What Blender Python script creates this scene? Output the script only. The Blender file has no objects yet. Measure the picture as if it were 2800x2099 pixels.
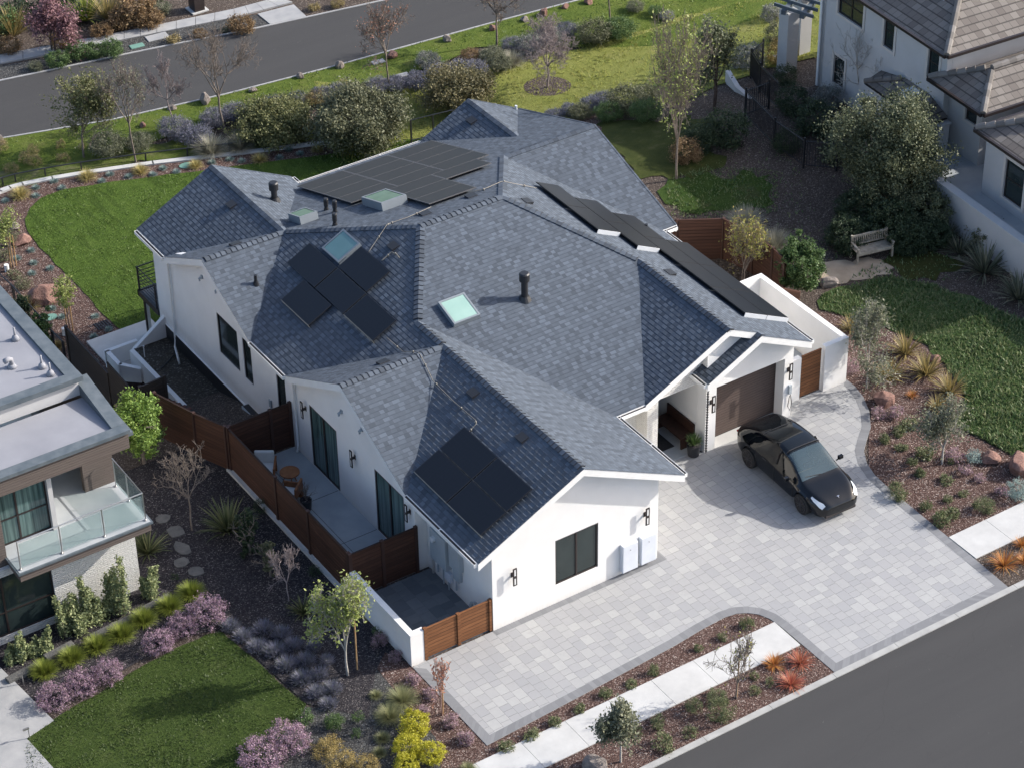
import bpy, bmesh, math, random
import numpy as np
from mathutils import Vector, Matrix
random.seed(7)
C=bpy.context.scene.collection
R=math.radians
# ------------------------------------------------------------------ camera
YAW,PIT,ROL=R(-32.72),R(-35.734),R(-1.098)
FPX=6932.845; CAM=Vector((-30.209,-49.101,51.203))
fwd=Vector((-math.sin(YAW)*math.cos(PIT),math.cos(YAW)*math.cos(PIT),math.sin(PIT)))
rt=Vector((math.cos(YAW),math.sin(YAW),0)); up0=rt.cross(fwd)
rgt=rt*math.cos(ROL)+up0*math.sin(ROL); upv=-rt*math.sin(ROL)+up0*math.cos(ROL)
cd=bpy.data.cameras.new('camera'); cam=bpy.data.objects.new('camera',cd); C.objects.link(cam)
cd.sensor_width=36; cd.lens=FPX/2800*36; cd.clip_end=2000; cd.clip_start=1
cam.matrix_world=Matrix(((rgt.x,upv.x,-fwd.x,CAM.x),(rgt.y,upv.y,-fwd.y,CAM.y),(rgt.z,upv.z,-fwd.z,CAM.z),(0,0,0,1)))
bpy.context.scene.camera=cam
# survey helpers: photo position -> place on the ground / on a plane
def rayd(px,py): return (fwd*FPX+rgt*(px-1400)-upv*(py-1049.5)).normalized()
def U(px,py,v=0,ax=2):
    d=rayd(px,py); return CAM+d*((v-CAM[ax])/d[ax])
def ss(t): t=min(1,max(0,t)); return t*t*(3-2*t)
def zt(x,y):
    zl=-2.0*ss((y-13)/9) if x<8 else 0
    zr=-2.0*ss((y-20)/12)
    w=ss((x-8)/9)
    a=-2.0*ss((y-13)/9)
    return a*(1-w)+zr*w
def G(px,py):
    z=0
    for _ in range(12):
        P=U(px,py,z); z=zt(P.x,P.y)
    return U(px,py,z)
def crop(ox,oy,k): return lambda x,y:(ox+k*x,oy+k*y)
a=crop(0,600,.4295); tl=crop(0,0,.4295); tm=crop(900,0,.4295); tr=crop(1850,0,.4295); b=crop(900,600,.4295)
c_=crop(1850,600,.4295); bl=crop(0,1200,.5422); bm=crop(900,1200,.5422); br=crop(1850,1200,.5422)
def mpp(P): return (P-CAM).length/FPX
# ------------------------------------------------------------------ node helpers
class NT:
    def __init__(s,name,rough=.7,spec=.3):
        s.m=bpy.data.materials.new(name); s.m.use_nodes=True; s.t=s.m.node_tree; s.n=s.t.nodes; s.l=s.t.links
        s.b=s.n['Principled BSDF']; s.b.inputs['Roughness'].default_value=rough; s.b.inputs['Specular IOR Level'].default_value=spec
        s.out=s.n['Material Output']
    def node(s,ty,**k):
        n=s.n.new(ty)
        for a_,v in k.items(): setattr(n,a_,v)
        return n
    def put(s,inp,v):
        if hasattr(v,'links') or isinstance(v,bpy.types.NodeSocket): s.l.new(v,inp)
        else: inp.default_value=v
    def math(s,op,x,y=0,z=None):
        n=s.node('ShaderNodeMath',operation=op); s.put(n.inputs[0],x); s.put(n.inputs[1],y)
        if z is not None: s.put(n.inputs[2],z)
        return n.outputs[0]
    def pos(s): return s.node('ShaderNodeNewGeometry').outputs['Position']
    def obj(s): return s.node('ShaderNodeTexCoord').outputs['Object']
    def uv(s): return s.node('ShaderNodeTexCoord').outputs['UV']
    def isl(s): return s.node('ShaderNodeNewGeometry').outputs['Random Per Island']
    def orand(s): return s.node('ShaderNodeObjectInfo').outputs['Random']
    def sep(s,v):
        n=s.node('ShaderNodeSeparateXYZ'); s.l.new(v,n.inputs[0]); return n.outputs
    def comb(s,x,y,z=0):
        n=s.node('ShaderNodeCombineXYZ'); s.put(n.inputs[0],x);s.put(n.inputs[1],y);s.put(n.inputs[2],z); return n.outputs[0]
    def noise(s,co,scale,detail=3,rough=.55):
        n=s.node('ShaderNodeTexNoise'); s.l.new(co,n.inputs['Vector']); n.inputs['Scale'].default_value=scale; n.inputs['Detail'].default_value=detail; n.inputs['Roughness'].default_value=rough; return n.outputs[0]
    def vor(s,co,scale,out='Color',feat='F1'):
        n=s.node('ShaderNodeTexVoronoi',feature=feat); s.l.new(co,n.inputs['Vector']); n.inputs['Scale'].default_value=scale; return n.outputs[out]
    def white(s,x,y,z=0):
        n=s.node('ShaderNodeTexWhiteNoise',noise_dimensions='3D'); s.l.new(s.comb(x,y,z),n.inputs[0]); return n.outputs[0]
    def ramp(s,f,stops,const=False):
        n=s.node('ShaderNodeValToRGB'); s.l.new(f,n.inputs[0]); cr=n.color_ramp
        if const: cr.interpolation='CONSTANT'
        while len(cr.elements)<len(stops): cr.elements.new(.5)
        for e,(p,c) in zip(cr.elements,stops): e.position=p; e.color=(*c,1)
        return n.outputs[0]
    def mix(s,f,x,y,mode='MIX'):
        n=s.node('ShaderNodeMix',data_type='RGBA',blend_type=mode); s.put(n.inputs[0],f)
        for i,v in ((6,x),(7,y)):
            if isinstance(v,tuple): n.inputs[i].default_value=(*v,1)
            else: s.l.new(v,n.inputs[i])
        return n.outputs[2]
    def col(s,c):
        if isinstance(c,tuple): s.b.inputs['Base Color'].default_value=(*c,1)
        else: s.l.new(c,s.b.inputs['Base Color'])
        return s
    def bump(s,h,dist=.02,st=1):
        n=s.node('ShaderNodeBump'); s.l.new(h,n.inputs['Height']); n.inputs['Distance'].default_value=dist; n.inputs['Strength'].default_value=st
        s.l.new(n.outputs[0],s.b.inputs['Normal']); return s
    def translucent(s,c,f=.35):
        t=s.node('ShaderNodeBsdfTranslucent'); s.put(t.inputs[0],c) if not isinstance(c,tuple) else setattr(t.inputs[0],'default_value',(*c,1))
        m=s.node('ShaderNodeMixShader'); m.inputs[0].default_value=f; s.l.new(s.b.outputs[0],m.inputs[1]); s.l.new(t.outputs[0],m.inputs[2]); s.l.new(m.outputs[0],s.out.inputs[0]); return s
def sc(c,k): return tuple(min(1,x*k) for x in c)
def noisy(name,c1,c2,scale=4,rough=.8,bump=.0,bs=30,spec=.3,co='obj',metal=0):
    m=NT(name,rough,spec); p=m.obj() if co=='obj' else m.pos()
    f=m.noise(p,scale,5); m.col(m.ramp(f,[(.3,c1),(.7,c2)]))
    if bump: m.bump(m.noise(p,bs,4),bump)
    if metal: m.b.inputs['Metallic'].default_value=metal
    return m.m
def plain(name,c,rough=.5,spec=.5,metal=0):
    m=NT(name,rough,spec); m.col(m.mix(m.noise(m.obj(),3,3),sc(c,.88),sc(c,1.12))); m.b.inputs['Metallic'].default_value=metal; return m.m
def leafm(name,cols,tr=.3,rough=.55):
    m=NT(name,rough,.35); r=m.isl()
    stops=[(i/max(1,len(cols)-1),c) for i,c in enumerate(cols)]
    c=m.ramp(r,stops); n=m.noise(m.obj(),2.2,2)
    c=m.mix(n,sc_node(m,c,.8),c)
    m.col(c); m.translucent(c,tr); return m.m
def sc_node(m,c,k): return m.mix(1.0,c,(k,k,k),'MULTIPLY')
# ------------------------------------------------------------------ materials
M={}
def shingle(name,base,sunny=1.0):
    m=NT(name,.85,.25); o=m.sep(m.uv()); u,v=o[0],o[1]
    row=m.math('FLOOR',m.math('DIVIDE',v,.15)); fv=m.math('FRACT',m.math('DIVIDE',v,.15))
    uo=m.math('ADD',u,m.math('MULTIPLY',m.white(row,3.3),7.7))
    cell=m.math('FLOOR',m.math('DIVIDE',uo,.37)); fu=m.math('FRACT',m.math('DIVIDE',uo,.37))
    sp=m.math('MULTIPLY_ADD',m.white(cell,row,5),.34,.36); half=m.math('GREATER_THAN',fu,sp)
    tab=m.math('ADD',m.math('MULTIPLY',cell,2),half)
    r=m.math('MULTIPLY_ADD',half,-.38,m.math('MULTIPLY_ADD',m.white(tab,row,1),.62,.38))
    c=m.ramp(r,[(0,sc(base,.55)),(.35,sc(base,.85)),(.7,sc(base,1.2)),(1,sc(base,1.55))])
    g=m.noise(m.uv(),90,2,.8); c=m.mix(m.math('MULTIPLY',g,.5),c,sc(base,1.5))
    big=m.noise(m.uv(),.35,3); c=m.mix(m.math('MULTIPLY',big,.35),c,sc(base,.75))
    edge=m.math('LESS_THAN',fv,.10); c=m.mix(m.math('MULTIPLY',edge,.45),c,sc(base,.25))  # dark line on each course paints the shadow of the shingle edge
    m.col(c)
    up_=m.math('MINIMUM',1,m.math('DIVIDE',fv,.26)); dn=m.math('SUBTRACT',1,m.math('MULTIPLY',m.math('MAXIMUM',0,m.math('SUBTRACT',fv,.26)),1.1))
    rz_=m.math('SUBTRACT',1,half); h=m.math('MULTIPLY',m.math('MULTIPLY',up_,dn),m.math('MULTIPLY_ADD',rz_,.75,.25))
    m.bump(h,.014,1.0); return m.m
SH=(.071,.086,.108)
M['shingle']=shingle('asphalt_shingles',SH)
m=NT('white_stucco',.85,.3); p=m.pos(); o=m.sep(p); c=m.ramp(m.noise(p,1.1,4),[(.3,(.72,.712,.695)),(.7,(.77,.763,.748))])
d=m.math('MULTIPLY',m.math('SUBTRACT',1,m.math('MINIMUM',1,m.math('MULTIPLY',m.math('ABSOLUTE',o[2]),3.2))),m.noise(m.comb(m.math('MULTIPLY',m.math('ADD',o[0],o[1]),4),0,o[2]),2.5,4)); c=m.mix(m.math('MULTIPLY',d,.55),c,(.45,.40,.34))
st=m.noise(m.comb(m.math('MULTIPLY',m.math('ADD',o[0],o[1]),7),0,m.math('MULTIPLY',o[2],.35)),1.4,4,.6); c=m.mix(m.math('MULTIPLY',m.math('GREATER_THAN',st,.62),.06),c,(.55,.53,.50)); m.col(c); m.bump(m.noise(p,120,4),.006); M['white']=m.m
M['trim']=plain('white_painted_trim',(.74,.74,.725),.45)
M['stone']=None
m=NT('white_textured_brick',.8,.3); p=m.pos(); o=m.sep(p); bk=m.node('ShaderNodeTexBrick'); m.l.new(m.comb(m.math('ADD',o[0],o[1]),o[2]),bk.inputs['Vector']); bk.inputs['Scale'].default_value=1; bk.inputs['Brick Width'].default_value=.24; bk.inputs['Row Height'].default_value=.08; bk.inputs['Mortar Size'].default_value=.012; bk.inputs['Mortar Smooth'].default_value=.3
nz=m.noise(p,17,5,.75); c=m.ramp(nz,[(.33,(.42,.41,.39)),(.44,(.68,.67,.64)),(1,(.76,.755,.73))]); c=m.mix(m.math('MULTIPLY',bk.outputs['Fac'],.45),c,(.45,.44,.42)); m.col(c); m.bump(m.math('SUBTRACT',nz,bk.outputs['Fac']),.03); M['stone']=m.m
M['soffit']=plain('white_soffit',(.75,.75,.74),.7)
M['dark']=plain('dark_bronze_metal',(.025,.018,.017),.4)
M['black']=plain('black_metal',(.018,.019,.022),.45)
M['gutin']=plain('dark_parts_and_gutter_shade',(.03,.025,.025),.8)  # near black for dark parts, and painted shade in the gutters
m=NT('window_glass',.06,.6); m.col(m.mix(m.noise(m.obj(),.9,2),(.012,.018,.018),(.03,.045,.045))); M['glass']=m.m
m=NT('curtain_glass',.08,.6); o=m.sep(m.pos()); w=m.noise(m.comb(m.math('MULTIPLY',m.math('ADD',o[0],o[1]),9),0,m.math('MULTIPLY',o[2],.3)),1.2,2); m.col(m.ramp(w,[(.3,(.03,.055,.055)),(.7,(.12,.19,.18))])); M['curtain']=m.m
m=NT('skylight_glass',.12,.8); m.col(m.mix(m.noise(m.obj(),1.5,2),(.22,.36,.31),(.33,.48,.42))); M['skyglass']=m.m
m=NT('skylight_glass_teal',.1,.8); m.col(m.mix(m.noise(m.obj(),1.5,2),(.10,.20,.20),(.15,.27,.265))); M['skyteal']=m.m
m=NT('skylight_glass_green',.1,.8); m.col(m.mix(m.noise(m.obj(),1.5,2),(.07,.14,.10),(.18,.30,.24))); M['skygreen']=m.m
m=NT('solar_cell_black',.32,.45); o=m.sep(m.uv()); 
gl=m.math('MINIMUM',m.math('FRACT',m.math('MULTIPLY',o[0],12)),m.math('FRACT',m.math('MULTIPLY',o[1],6)))
m.col(m.mix(m.math('LESS_THAN',gl,.06),(.006,.007,.010),(.011,.012,.016))); M['solar']=m.m; M['pframe2']=plain('grey_panel_edge',(.10,.10,.105),.4)
M['pframe']=plain('black_anodised_frame',(.02,.02,.022),.35)
M['skirt']=plain('bare_aluminium_skirt',(.62,.64,.66),.5,.5)
M['skirtd']=plain('bronze_grey_skirt',(.22,.215,.19),.5)
M['grey']=plain('grey_powder_coat',(.33,.37,.40),.45)
M['batt']=plain('glossy_white_enclosure',(.60,.63,.68),.3)
M['steel']=plain('brushed_steel',(.55,.54,.53),.3,.5,.9)
M['conduit']=plain('galvanised_conduit',(.20,.185,.16),.5,.5,.2)
def wood(name,c1,c2,ax=0,board=.14):
    m=NT(name,.65,.3); p=m.obj(); o=m.sep(p); u=m.math('ADD',o[0],o[1])
    row=m.math('FLOOR',m.math('DIVIDE',o[2],board))
    st=m.noise(m.comb(m.math('MULTIPLY',u,1.3),m.math('MULTIPLY',o[2],26),row),1.6,5,.7)
    c=m.ramp(st,[(.3,c1),(.7,c2)]); c=m.mix(m.math('MULTIPLY',m.white(row,1,2),.5),c,sc(c1,.7)); 
    f=m.math('FRACT',m.math('DIVIDE',o[2],board)); c=m.mix(m.math('MULTIPLY',m.math('LESS_THAN',f,.1),.8),c,(.01,.006,.004))
    m.col(c); m.bump(m.math('GREATER_THAN',f,.1),.01); return m.m
M['wood']=wood('red_brown_stained_wood',(.05,.023,.015),(.115,.052,.033))
M['woodgate']=wood('sun_lightened_cedar',(.13,.05,.020),(.27,.12,.05),board=.13)  # lighter copy of the fence wood, sunlight put into its colour
M['wooddark']=wood('charcoal_stained_wood',(.018,.016,.016),(.035,.032,.032))
M['woodgrey']=noisy('weathered_teak',(.22,.19,.15),(.40,.36,.29),6,.8,.005,60)
M['teak']=noisy('oiled_teak',(.20,.075,.03),(.32,.14,.06),6,.6)
M['fabric']=plain('off_white_cushion',(.6,.6,.58),.95)
m=NT('brown_garage_door',.55,.35); p=m.obj(); o=m.sep(p); f=m.math('FRACT',m.math('DIVIDE',o[2],.105)); st=m.noise(m.comb(m.math('MULTIPLY',o[0],1.2),0,m.math('MULTIPLY',o[2],40)),1.5,4)
c=m.ramp(st,[(.3,(.075,.052,.045)),(.7,(.115,.085,.075))]); c=m.mix(m.math('LESS_THAN',f,.14),c,(.028,.02,.018)); m.col(c); m.bump(m.math('GREATER_THAN',f,.14),.008); M['gdoor']=m.m
# pavers : rows run front to back, mixed lengths
def paver(name,cols,w=.335,ls=.42,dirt=.6):
    m=NT(name,.85,.25); o=m.sep(m.pos()); x,y=o[0],o[1]
    row=m.math('FLOOR',m.math('DIVIDE',x,w)); fx=m.math('FRACT',m.math('DIVIDE',x,w))
    yo=m.math('ADD',y,m.math('MULTIPLY',m.white(row,2.2),3.1))
    cell=m.math('FLOOR',m.math('DIVIDE',yo,ls*1.6)); fy=m.math('FRACT',m.math('DIVIDE',yo,ls*1.6))
    sp=m.math('MULTIPLY_ADD',m.math('FLOOR',m.math('MULTIPLY',m.white(cell,row,4),2.99)),.125,.375); half=m.math('GREATER_THAN',fy,sp)
    pid=m.math('ADD',m.math('MULTIPLY',cell,2),half); r=m.white(pid,row,9)
    c=m.ramp(r,cols)
    n=m.noise(m.pos(),7,4); c=m.mix(m.math('MULTIPLY',n,dirt),c,cols[0][1]) 
    big=m.noise(m.pos(),.55,3); c=m.mix(m.math('MULTIPLY',m.math('GREATER_THAN',big,.0),m.math('MULTIPLY',big,.25)),c,sc(cols[0][1],.9))
    j1=m.math('MAXIMUM',m.math('LESS_THAN',fx,.035),0); j2=m.math('LESS_THAN',m.math('ABSOLUTE',m.math('SUBTRACT',fy,sp)),.011); j3=m.math('LESS_THAN',fy,.018)
    j=m.math('MAXIMUM',j1,m.math('MAXIMUM',j2,j3))
    c=m.mix(m.math('MULTIPLY',m.noise(m.comb(m.math('MULTIPLY',x,1.5),m.math('MULTIPLY',y,.22)),1.1,4,.6),.30),c,sc(cols[0][1],.85)); c=m.mix(m.math('MULTIPLY',j,.42),c,(.12,.12,.12)); c=m.mix(m.math('MULTIPLY',m.math('GREATER_THAN',m.noise(m.pos(),1.7,5,.7),.60),.13),c,(.25,.245,.235)); m.col(c); m.bump(m.math('SUBTRACT',m.math('MULTIPLY',n,.3),j),.006); return m.m
M['paver']=paver('light_grey_pavers',[(0,(.31,.315,.32)),(.3,(.345,.345,.347)),(.7,(.38,.38,.372)),(1,(.44,.44,.425))])
M['paverd']=paver('shade_tinted_court_pavers',[(0,(.12,.135,.15)),(.5,(.16,.175,.19)),(1,(.22,.235,.245))],.4,.5)  # darker, bluer copy of the pavers with the court's shade painted in
m=NT('dark_grey_border_pavers',.85,.25); p=m.uv(); o=m.sep(p); f=m.math('FRACT',m.math('DIVIDE',o[0],.16)); r=m.white(m.math('FLOOR',m.math('DIVIDE',o[0],.16)),0)
c=m.ramp(r,[(0,(.175,.18,.188)),(1,(.225,.23,.238))]); c=m.mix(m.math('MULTIPLY',m.math('LESS_THAN',f,.06),.4),c,(.12,.12,.12)); c=m.mix(m.math('MULTIPLY',m.noise(m.pos(),8,4),.3),c,(.16,.16,.165)); m.col(c); M['border']=m.m
m=NT('pale_concrete',.85,.25); p=m.pos(); c=m.ramp(m.noise(p,1.3,6,.65),[(.3,(.43,.43,.42)),(.7,(.52,.52,.505))]); c=m.mix(m.math('MULTIPLY',m.math('GREATER_THAN',m.noise(p,5,5,.75),.66),.3),c,(.33,.32,.30)); m.col(c); m.bump(m.noise(p,80,3),.003); M['concrete']=m.m
M['concgrey']=noisy('grey_concrete',(.27,.275,.28),(.36,.36,.355),1.6,.85,.003,80,co='pos')
M['patio']=noisy('patio_concrete',(.30,.325,.345),(.40,.42,.43),1.0,.85,.003,60,co='pos')
M['kerb']=noisy('kerb_concrete',(.30,.30,.29),(.40,.40,.385),2,.85,.003,60,co='pos')
m=NT('asphalt',.9,.2); p=m.pos(); g=m.noise(p,55,3,.8); big=m.noise(p,.28,4); o=m.sep(p)
st=m.noise(m.comb(m.math('MULTIPLY',o[0],.12),m.math('MULTIPLY',o[1],1.6)),1.5,4,.6)
c=m.ramp(g,[(.25,(.034,.034,.035)),(.6,(.047,.047,.048)),(.8,(.095,.095,.095))]); c=m.mix(m.math('MULTIPLY',big,.3),c,(.04,.04,.042)); c=m.mix(m.math('MULTIPLY',st,.25),c,(.08,.08,.08))
sp=m.noise(p,3.3,6,.75); c=m.mix(m.math('MULTIPLY',m.math('GREATER_THAN',sp,.68),.5),c,(.15,.15,.15)); dn=m.noise(p,.9,3); cr=m.node('ShaderNodeTexVoronoi',feature='DISTANCE_TO_EDGE'); m.l.new(m.comb(m.math('MULTIPLY_ADD',dn,2.5,o[0]),m.math('MULTIPLY_ADD',dn,1.7,o[1])),cr.inputs['Vector']); cr.inputs['Scale'].default_value=.16
c=m.mix(m.math('MULTIPLY',m.math('LESS_THAN',cr.outputs[0],.002),.18),c,(.022,.022,.023)); tw=m.noise(m.comb(m.math('MULTIPLY',o[0],.05),m.math('MULTIPLY',o[1],.75)),1.0,2); c=m.mix(m.math('MULTIPLY',tw,.28),c,(.105,.104,.102)); m.col(c); m.bump(g,.006); M['asphalt']=m.m
def mulch(name,cols,scale=26,grey=None):
    m=NT(name,.95,.15); p=m.pos(); wob=m.noise(p,9,3)
    o=m.sep(p); q=m.comb(m.math('ADD',o[0],m.math('MULTIPLY',wob,.15)),o[1],o[2])
    v=m.vor(q,scale,'Color'); d=m.vor(q,scale,'Distance'); s=m.sep(v)[0]
    c=m.ramp(s,cols); c=m.mix(m.math('MULTIPLY',m.math('GREATER_THAN',d,.42),.7),c,sc(cols[0][1],.4))
    big=m.noise(p,.9,4); c=m.mix(m.math('MULTIPLY',big,.45),c,grey or cols[0][1]); m.col(c)
    m.bump(m.math('ADD',d,m.noise(p,60,3,.8)),.05,.9); return m.m
M['mulch']=mulch('red_brown_bark_mulch',[(0,(0.102,0.060,0.052)),(.4,(0.192,0.120,0.100)),(.7,(0.300,0.204,0.174)),(.88,(0.480,0.372,0.324)),(1,(0.792,0.684,0.612))])
M['mulchd']=mulch('dark_bark_mulch',[(0,(0.041,0.037,0.043)),(.5,(0.075,0.070,0.078)),(.85,(0.145,0.133,0.133)),(1,(0.374,0.340,0.323))])
M['mulchb']=mulch('brown_leaf_mulch',[(0,(0.098,0.076,0.064)),(.5,(0.161,0.129,0.110)),(.85,(0.241,0.201,0.172)),(1,(0.483,0.414,0.356))],22)
M['soil']=mulch('bare_grey_soil',[(0,(.085,.075,.062)),(.5,(.12,.108,.09)),(.9,(.17,.155,.135)),(1,(.3,.29,.26))],14)
M['dg']=noisy('decomposed_granite',(.30,.235,.165),(.42,.34,.25),2.2,.95,.01,30,co='pos')
M['gravel']=mulch('dark_gravel',[(0,(.07,.07,.07)),(.5,(.13,.13,.13)),(.9,(.21,.21,.2)),(1,(.34,.33,.32))],20)
def lawnm(name,c1,c2,c3,stripe=False,s=2.2):
    m=NT(name,.9,.15); p=m.pos(); o=m.sep(p); n=m.noise(p,s,5,.65); f=m.noise(p,38,3,.7)
    c=m.ramp(n,[(.3,c1),(.55,c2),(.75,c3)]); c=m.mix(m.math('MULTIPLY',f,.55),c,sc(c1,.6))
    if stripe:
        w=m.noise(m.comb(m.math('MULTIPLY',o[0],3.2),m.math('MULTIPLY',o[1],.35)),1.0,3); c=m.mix(m.math('MULTIPLY',m.math('GREATER_THAN',w,.56),.55),c,sc(c1,.62))
    m.col(c); m.bump(m.noise(p,45,4,.8),.06,1); return m.m
M['lawn']=lawnm('mown_lawn',(.065,.115,.018),(.09,.15,.024),(.12,.18,.034),True)
M['lawnd']=lawnm('shade_darkened_lawn',(.045,.075,.016),(.065,.10,.022),(.09,.12,.035),s=1.2)  # colour lowered to stand in for shade over the side garden
M['lawnr']=lawnm('rough_lawn',(.045,.09,.022),(.08,.125,.04),(.20,.18,.11),s=.9)
M['field']=lawnm('yellow_green_meadow',(.20,.225,.05),(.25,.265,.07),(.31,.29,.11),s=.6)
M['weeds']=lawnm('weedy_verge',(.10,.15,.02),(.14,.16,.05),(.22,.19,.13),s=1.6)
M['brick']=noisy('red_brick_tread',(.09,.04,.033),(.15,.07,.055),8,.85,.004,60)
M['roofmem']=noisy('light_grey_roof_membrane',(.23,.235,.26),(.29,.295,.32),.7,.75,.002,40)
M['coping']=noisy('blue_grey_metal_coping',(.075,.095,.11),(.13,.15,.165),3,.5)
def siding(name,c1,c2,h=.09):
    m=NT(name,.7,.25); o=m.sep(m.obj()); f=m.math('FRACT',m.math('DIVIDE',o[2],h)); st=m.noise(m.comb(o[0],o[1],m.math('MULTIPLY',o[2],14)),1.5,4)
    c=m.ramp(st,[(.3,c1),(.7,c2)]); c=m.mix(m.math('MULTIPLY',m.math('LESS_THAN',f,.12),.6),c,sc(c1,.3)); m.col(c); m.bump(m.math('GREATER_THAN',f,.12),.01); return m.m
M['siding']=siding('brown_fibre_siding',(.115,.093,.082),(.14,.115,.102))
M['ngrey']=noisy('warm_grey_stucco',(.44,.435,.43),(.49,.485,.48),1,.85,.003,100)
m=NT('concrete_roof_tiles',.8,.25); o=m.sep(m.uv()); fv=m.math('FRACT',m.math('DIVIDE',o[1],.36)); row=m.math('FLOOR',m.math('DIVIDE',o[1],.36)); uu=m.math('DIVIDE',m.math('ADD',o[0],m.math('MULTIPLY',m.white(row,1),5)),.33)
r=m.white(m.math('FLOOR',uu),row); fu=m.math('FRACT',uu)
c=m.ramp(r,[(0,(.12,.105,.095)),(1,(.19,.172,.155))]); e=m.math('MAXIMUM',m.math('LESS_THAN',fv,.16),m.math('LESS_THAN',fu,.05)); c=m.mix(m.math('MULTIPLY',e,.75),c,(.03,.027,.026)); m.col(c); m.bump(m.math('SUBTRACT',1,fv),.05,1); M['tile']=m.m
M['bark']=noisy('grey_bark',(.13,.105,.085),(.24,.20,.17),9,.9,.01,30)
M['barkpale']=noisy('pale_grey_bark',(.30,.28,.25),(.45,.42,.38),9,.9,.01,30)
M['barkpurp']=noisy('purple_grey_bark',(.20,.16,.155),(.32,.27,.26),9,.9); M['barkred']=noisy('reddish_bark',(.22,.13,.11),(.35,.23,.19),9,.9)
M['barkdark']=noisy('dark_bark',(.05,.035,.03),(.10,.075,.065),9,.9)
M['stake']=noisy('lodge_pole_stake',(.28,.17,.08),(.42,.28,.15),5,.8)
M['rock']=None
def rockm(name,c1,c2):
    m=NT(name,.9,.2); p=m.obj(); n=m.noise(p,3,8,.7); m.col(m.ramp(n,[(.3,c1),(.7,c2)])); m.bump(m.noise(p,9,6,.7),.06); return m.m
M['rockred']=rockm('reddish_boulder',(.17,.09,.075),(.34,.21,.17)); M['rockgrey']=rockm('grey_boulder',(.15,.13,.12),(.36,.31,.27))
M['flag']=rockm('flagstone',(.09,.09,.088),(.17,.165,.155))
LF={}
def LM(k,*cols,tr=.3):
    def ad(c):
        g=sum(c)/3; return tuple(min(.8,(x*.82+g*.18)*1.55) if max(c)<.3 else x for x in c)
    LF[k]=leafm('foliage_'+k,[ad(c) for c in cols],tr)
LM('green',(.035,.075,.018),(.06,.11,.025),(.10,.16,.04))
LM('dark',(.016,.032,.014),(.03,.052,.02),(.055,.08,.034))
LM('olive',(.06,.068,.032),(.10,.105,.048),(.145,.148,.072),tr=.22); LM('mixgreen',(.05,.08,.025),(.10,.12,.04),(.17,.165,.08))
LM('bright',(.09,.17,.02),(.16,.26,.035),(.26,.36,.07))
LM('yellow',(.36,.34,.02),(.52,.48,.03),(.62,.60,.10))
LM('lime',(.10,.135,.008),(.16,.20,.012),(.25,.28,.03)); LM('ivy',(.11,.145,.05),(.18,.21,.08),(.27,.29,.12))
LM('pink',(.10,.10,.05),(.30,.19,.25),(.42,.27,.36),(.55,.40,.48))
LM('pinkpale',(.12,.13,.07),(.38,.24,.28),(.55,.38,.44))
LM('lav',(.055,.07,.055),(.10,.11,.12),(.14,.14,.20),(.21,.205,.31))
LM('blue',(.12,.18,.16),(.20,.28,.26),(.30,.38,.36))
LM('greyshrub',(.10,.11,.09),(.17,.175,.15),(.25,.25,.23))
LM('lavgrey',(.09,.10,.09),(.16,.16,.19),(.24,.23,.31))
LM('tan',(.18,.14,.06),(.30,.24,.10),(.45,.36,.17))
LM('straw',(.32,.28,.10),(.52,.44,.18),(.72,.62,.30),tr=.4)
LM('feather',(.12,.14,.05),(.22,.23,.10),(.38,.37,.20),tr=.4)
LM('pampas',(.13,.14,.09),(.26,.25,.18),(.50,.47,.40))
LM('flax',(.04,.055,.02),(.09,.11,.035),(.20,.19,.07))
LM('flaxgold',(.08,.07,.025),(.22,.17,.05),(.42,.32,.12))
LM('flaxgrey',(.05,.06,.035),(.11,.12,.07),(.22,.21,.14))
LM('orange',(.28,.09,.02),(.50,.20,.05),(.62,.36,.10))
LM('redgrass',(.26,.06,.04),(.48,.14,.09),(.60,.30,.16))
LM('brown',(.09,.05,.02),(.17,.10,.04),(.24,.16,.06))
LM('rusty',(.16,.12,.03),(.28,.20,.05),(.38,.30,.10))
LM('purpleleaf',(.10,.045,.055),(.19,.085,.10),(.28,.15,.16))
LM('rust',(.30,.12,.08),(.42,.19,.12),(.5,.3,.2))
LM('maple',(.20,.22,.05),(.34,.34,.08),(.42,.32,.12),tr=.4)
LM('lightgreen',(.20,.25,.06),(.32,.38,.10),(.46,.50,.18),tr=.4)
LM('rustolive',(.08,.075,.03),(.13,.115,.045),(.18,.15,.06)); LM('bush',(.065,.078,.024),(.115,.122,.036),(.17,.168,.055))
LM('silver',(.075,.085,.045),(.125,.135,.075),(.19,.195,.12))
LM('treegreen',(.055,.068,.030),(.09,.105,.045),(.135,.145,.068),tr=.22)
LM('meadowblade',(.22,.25,.05),(.28,.30,.07),(.36,.34,.12),tr=.5)
LM('lawnblade',(.062,.108,.014),(.09,.145,.02),(.125,.18,.03),tr=.3)
LM('roughblade',(.05,.10,.025),(.09,.15,.045),(.19,.20,.085),tr=.3)
LM('shadeblade',(.035,.06,.014),(.055,.085,.02),(.085,.11,.032),tr=.3)  # blades darkened in colour to match the shaded side lawn
M['valve']=plain('green_plastic_lid',(.14,.27,.22),.6); M['wooddk']=noisy('dark_walnut',(.03,.016,.012),(.06,.03,.022),6,.5); M['rug']=noisy('dark_doormat',(.02,.02,.022),(.04,.04,.042),30,.95)
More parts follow.
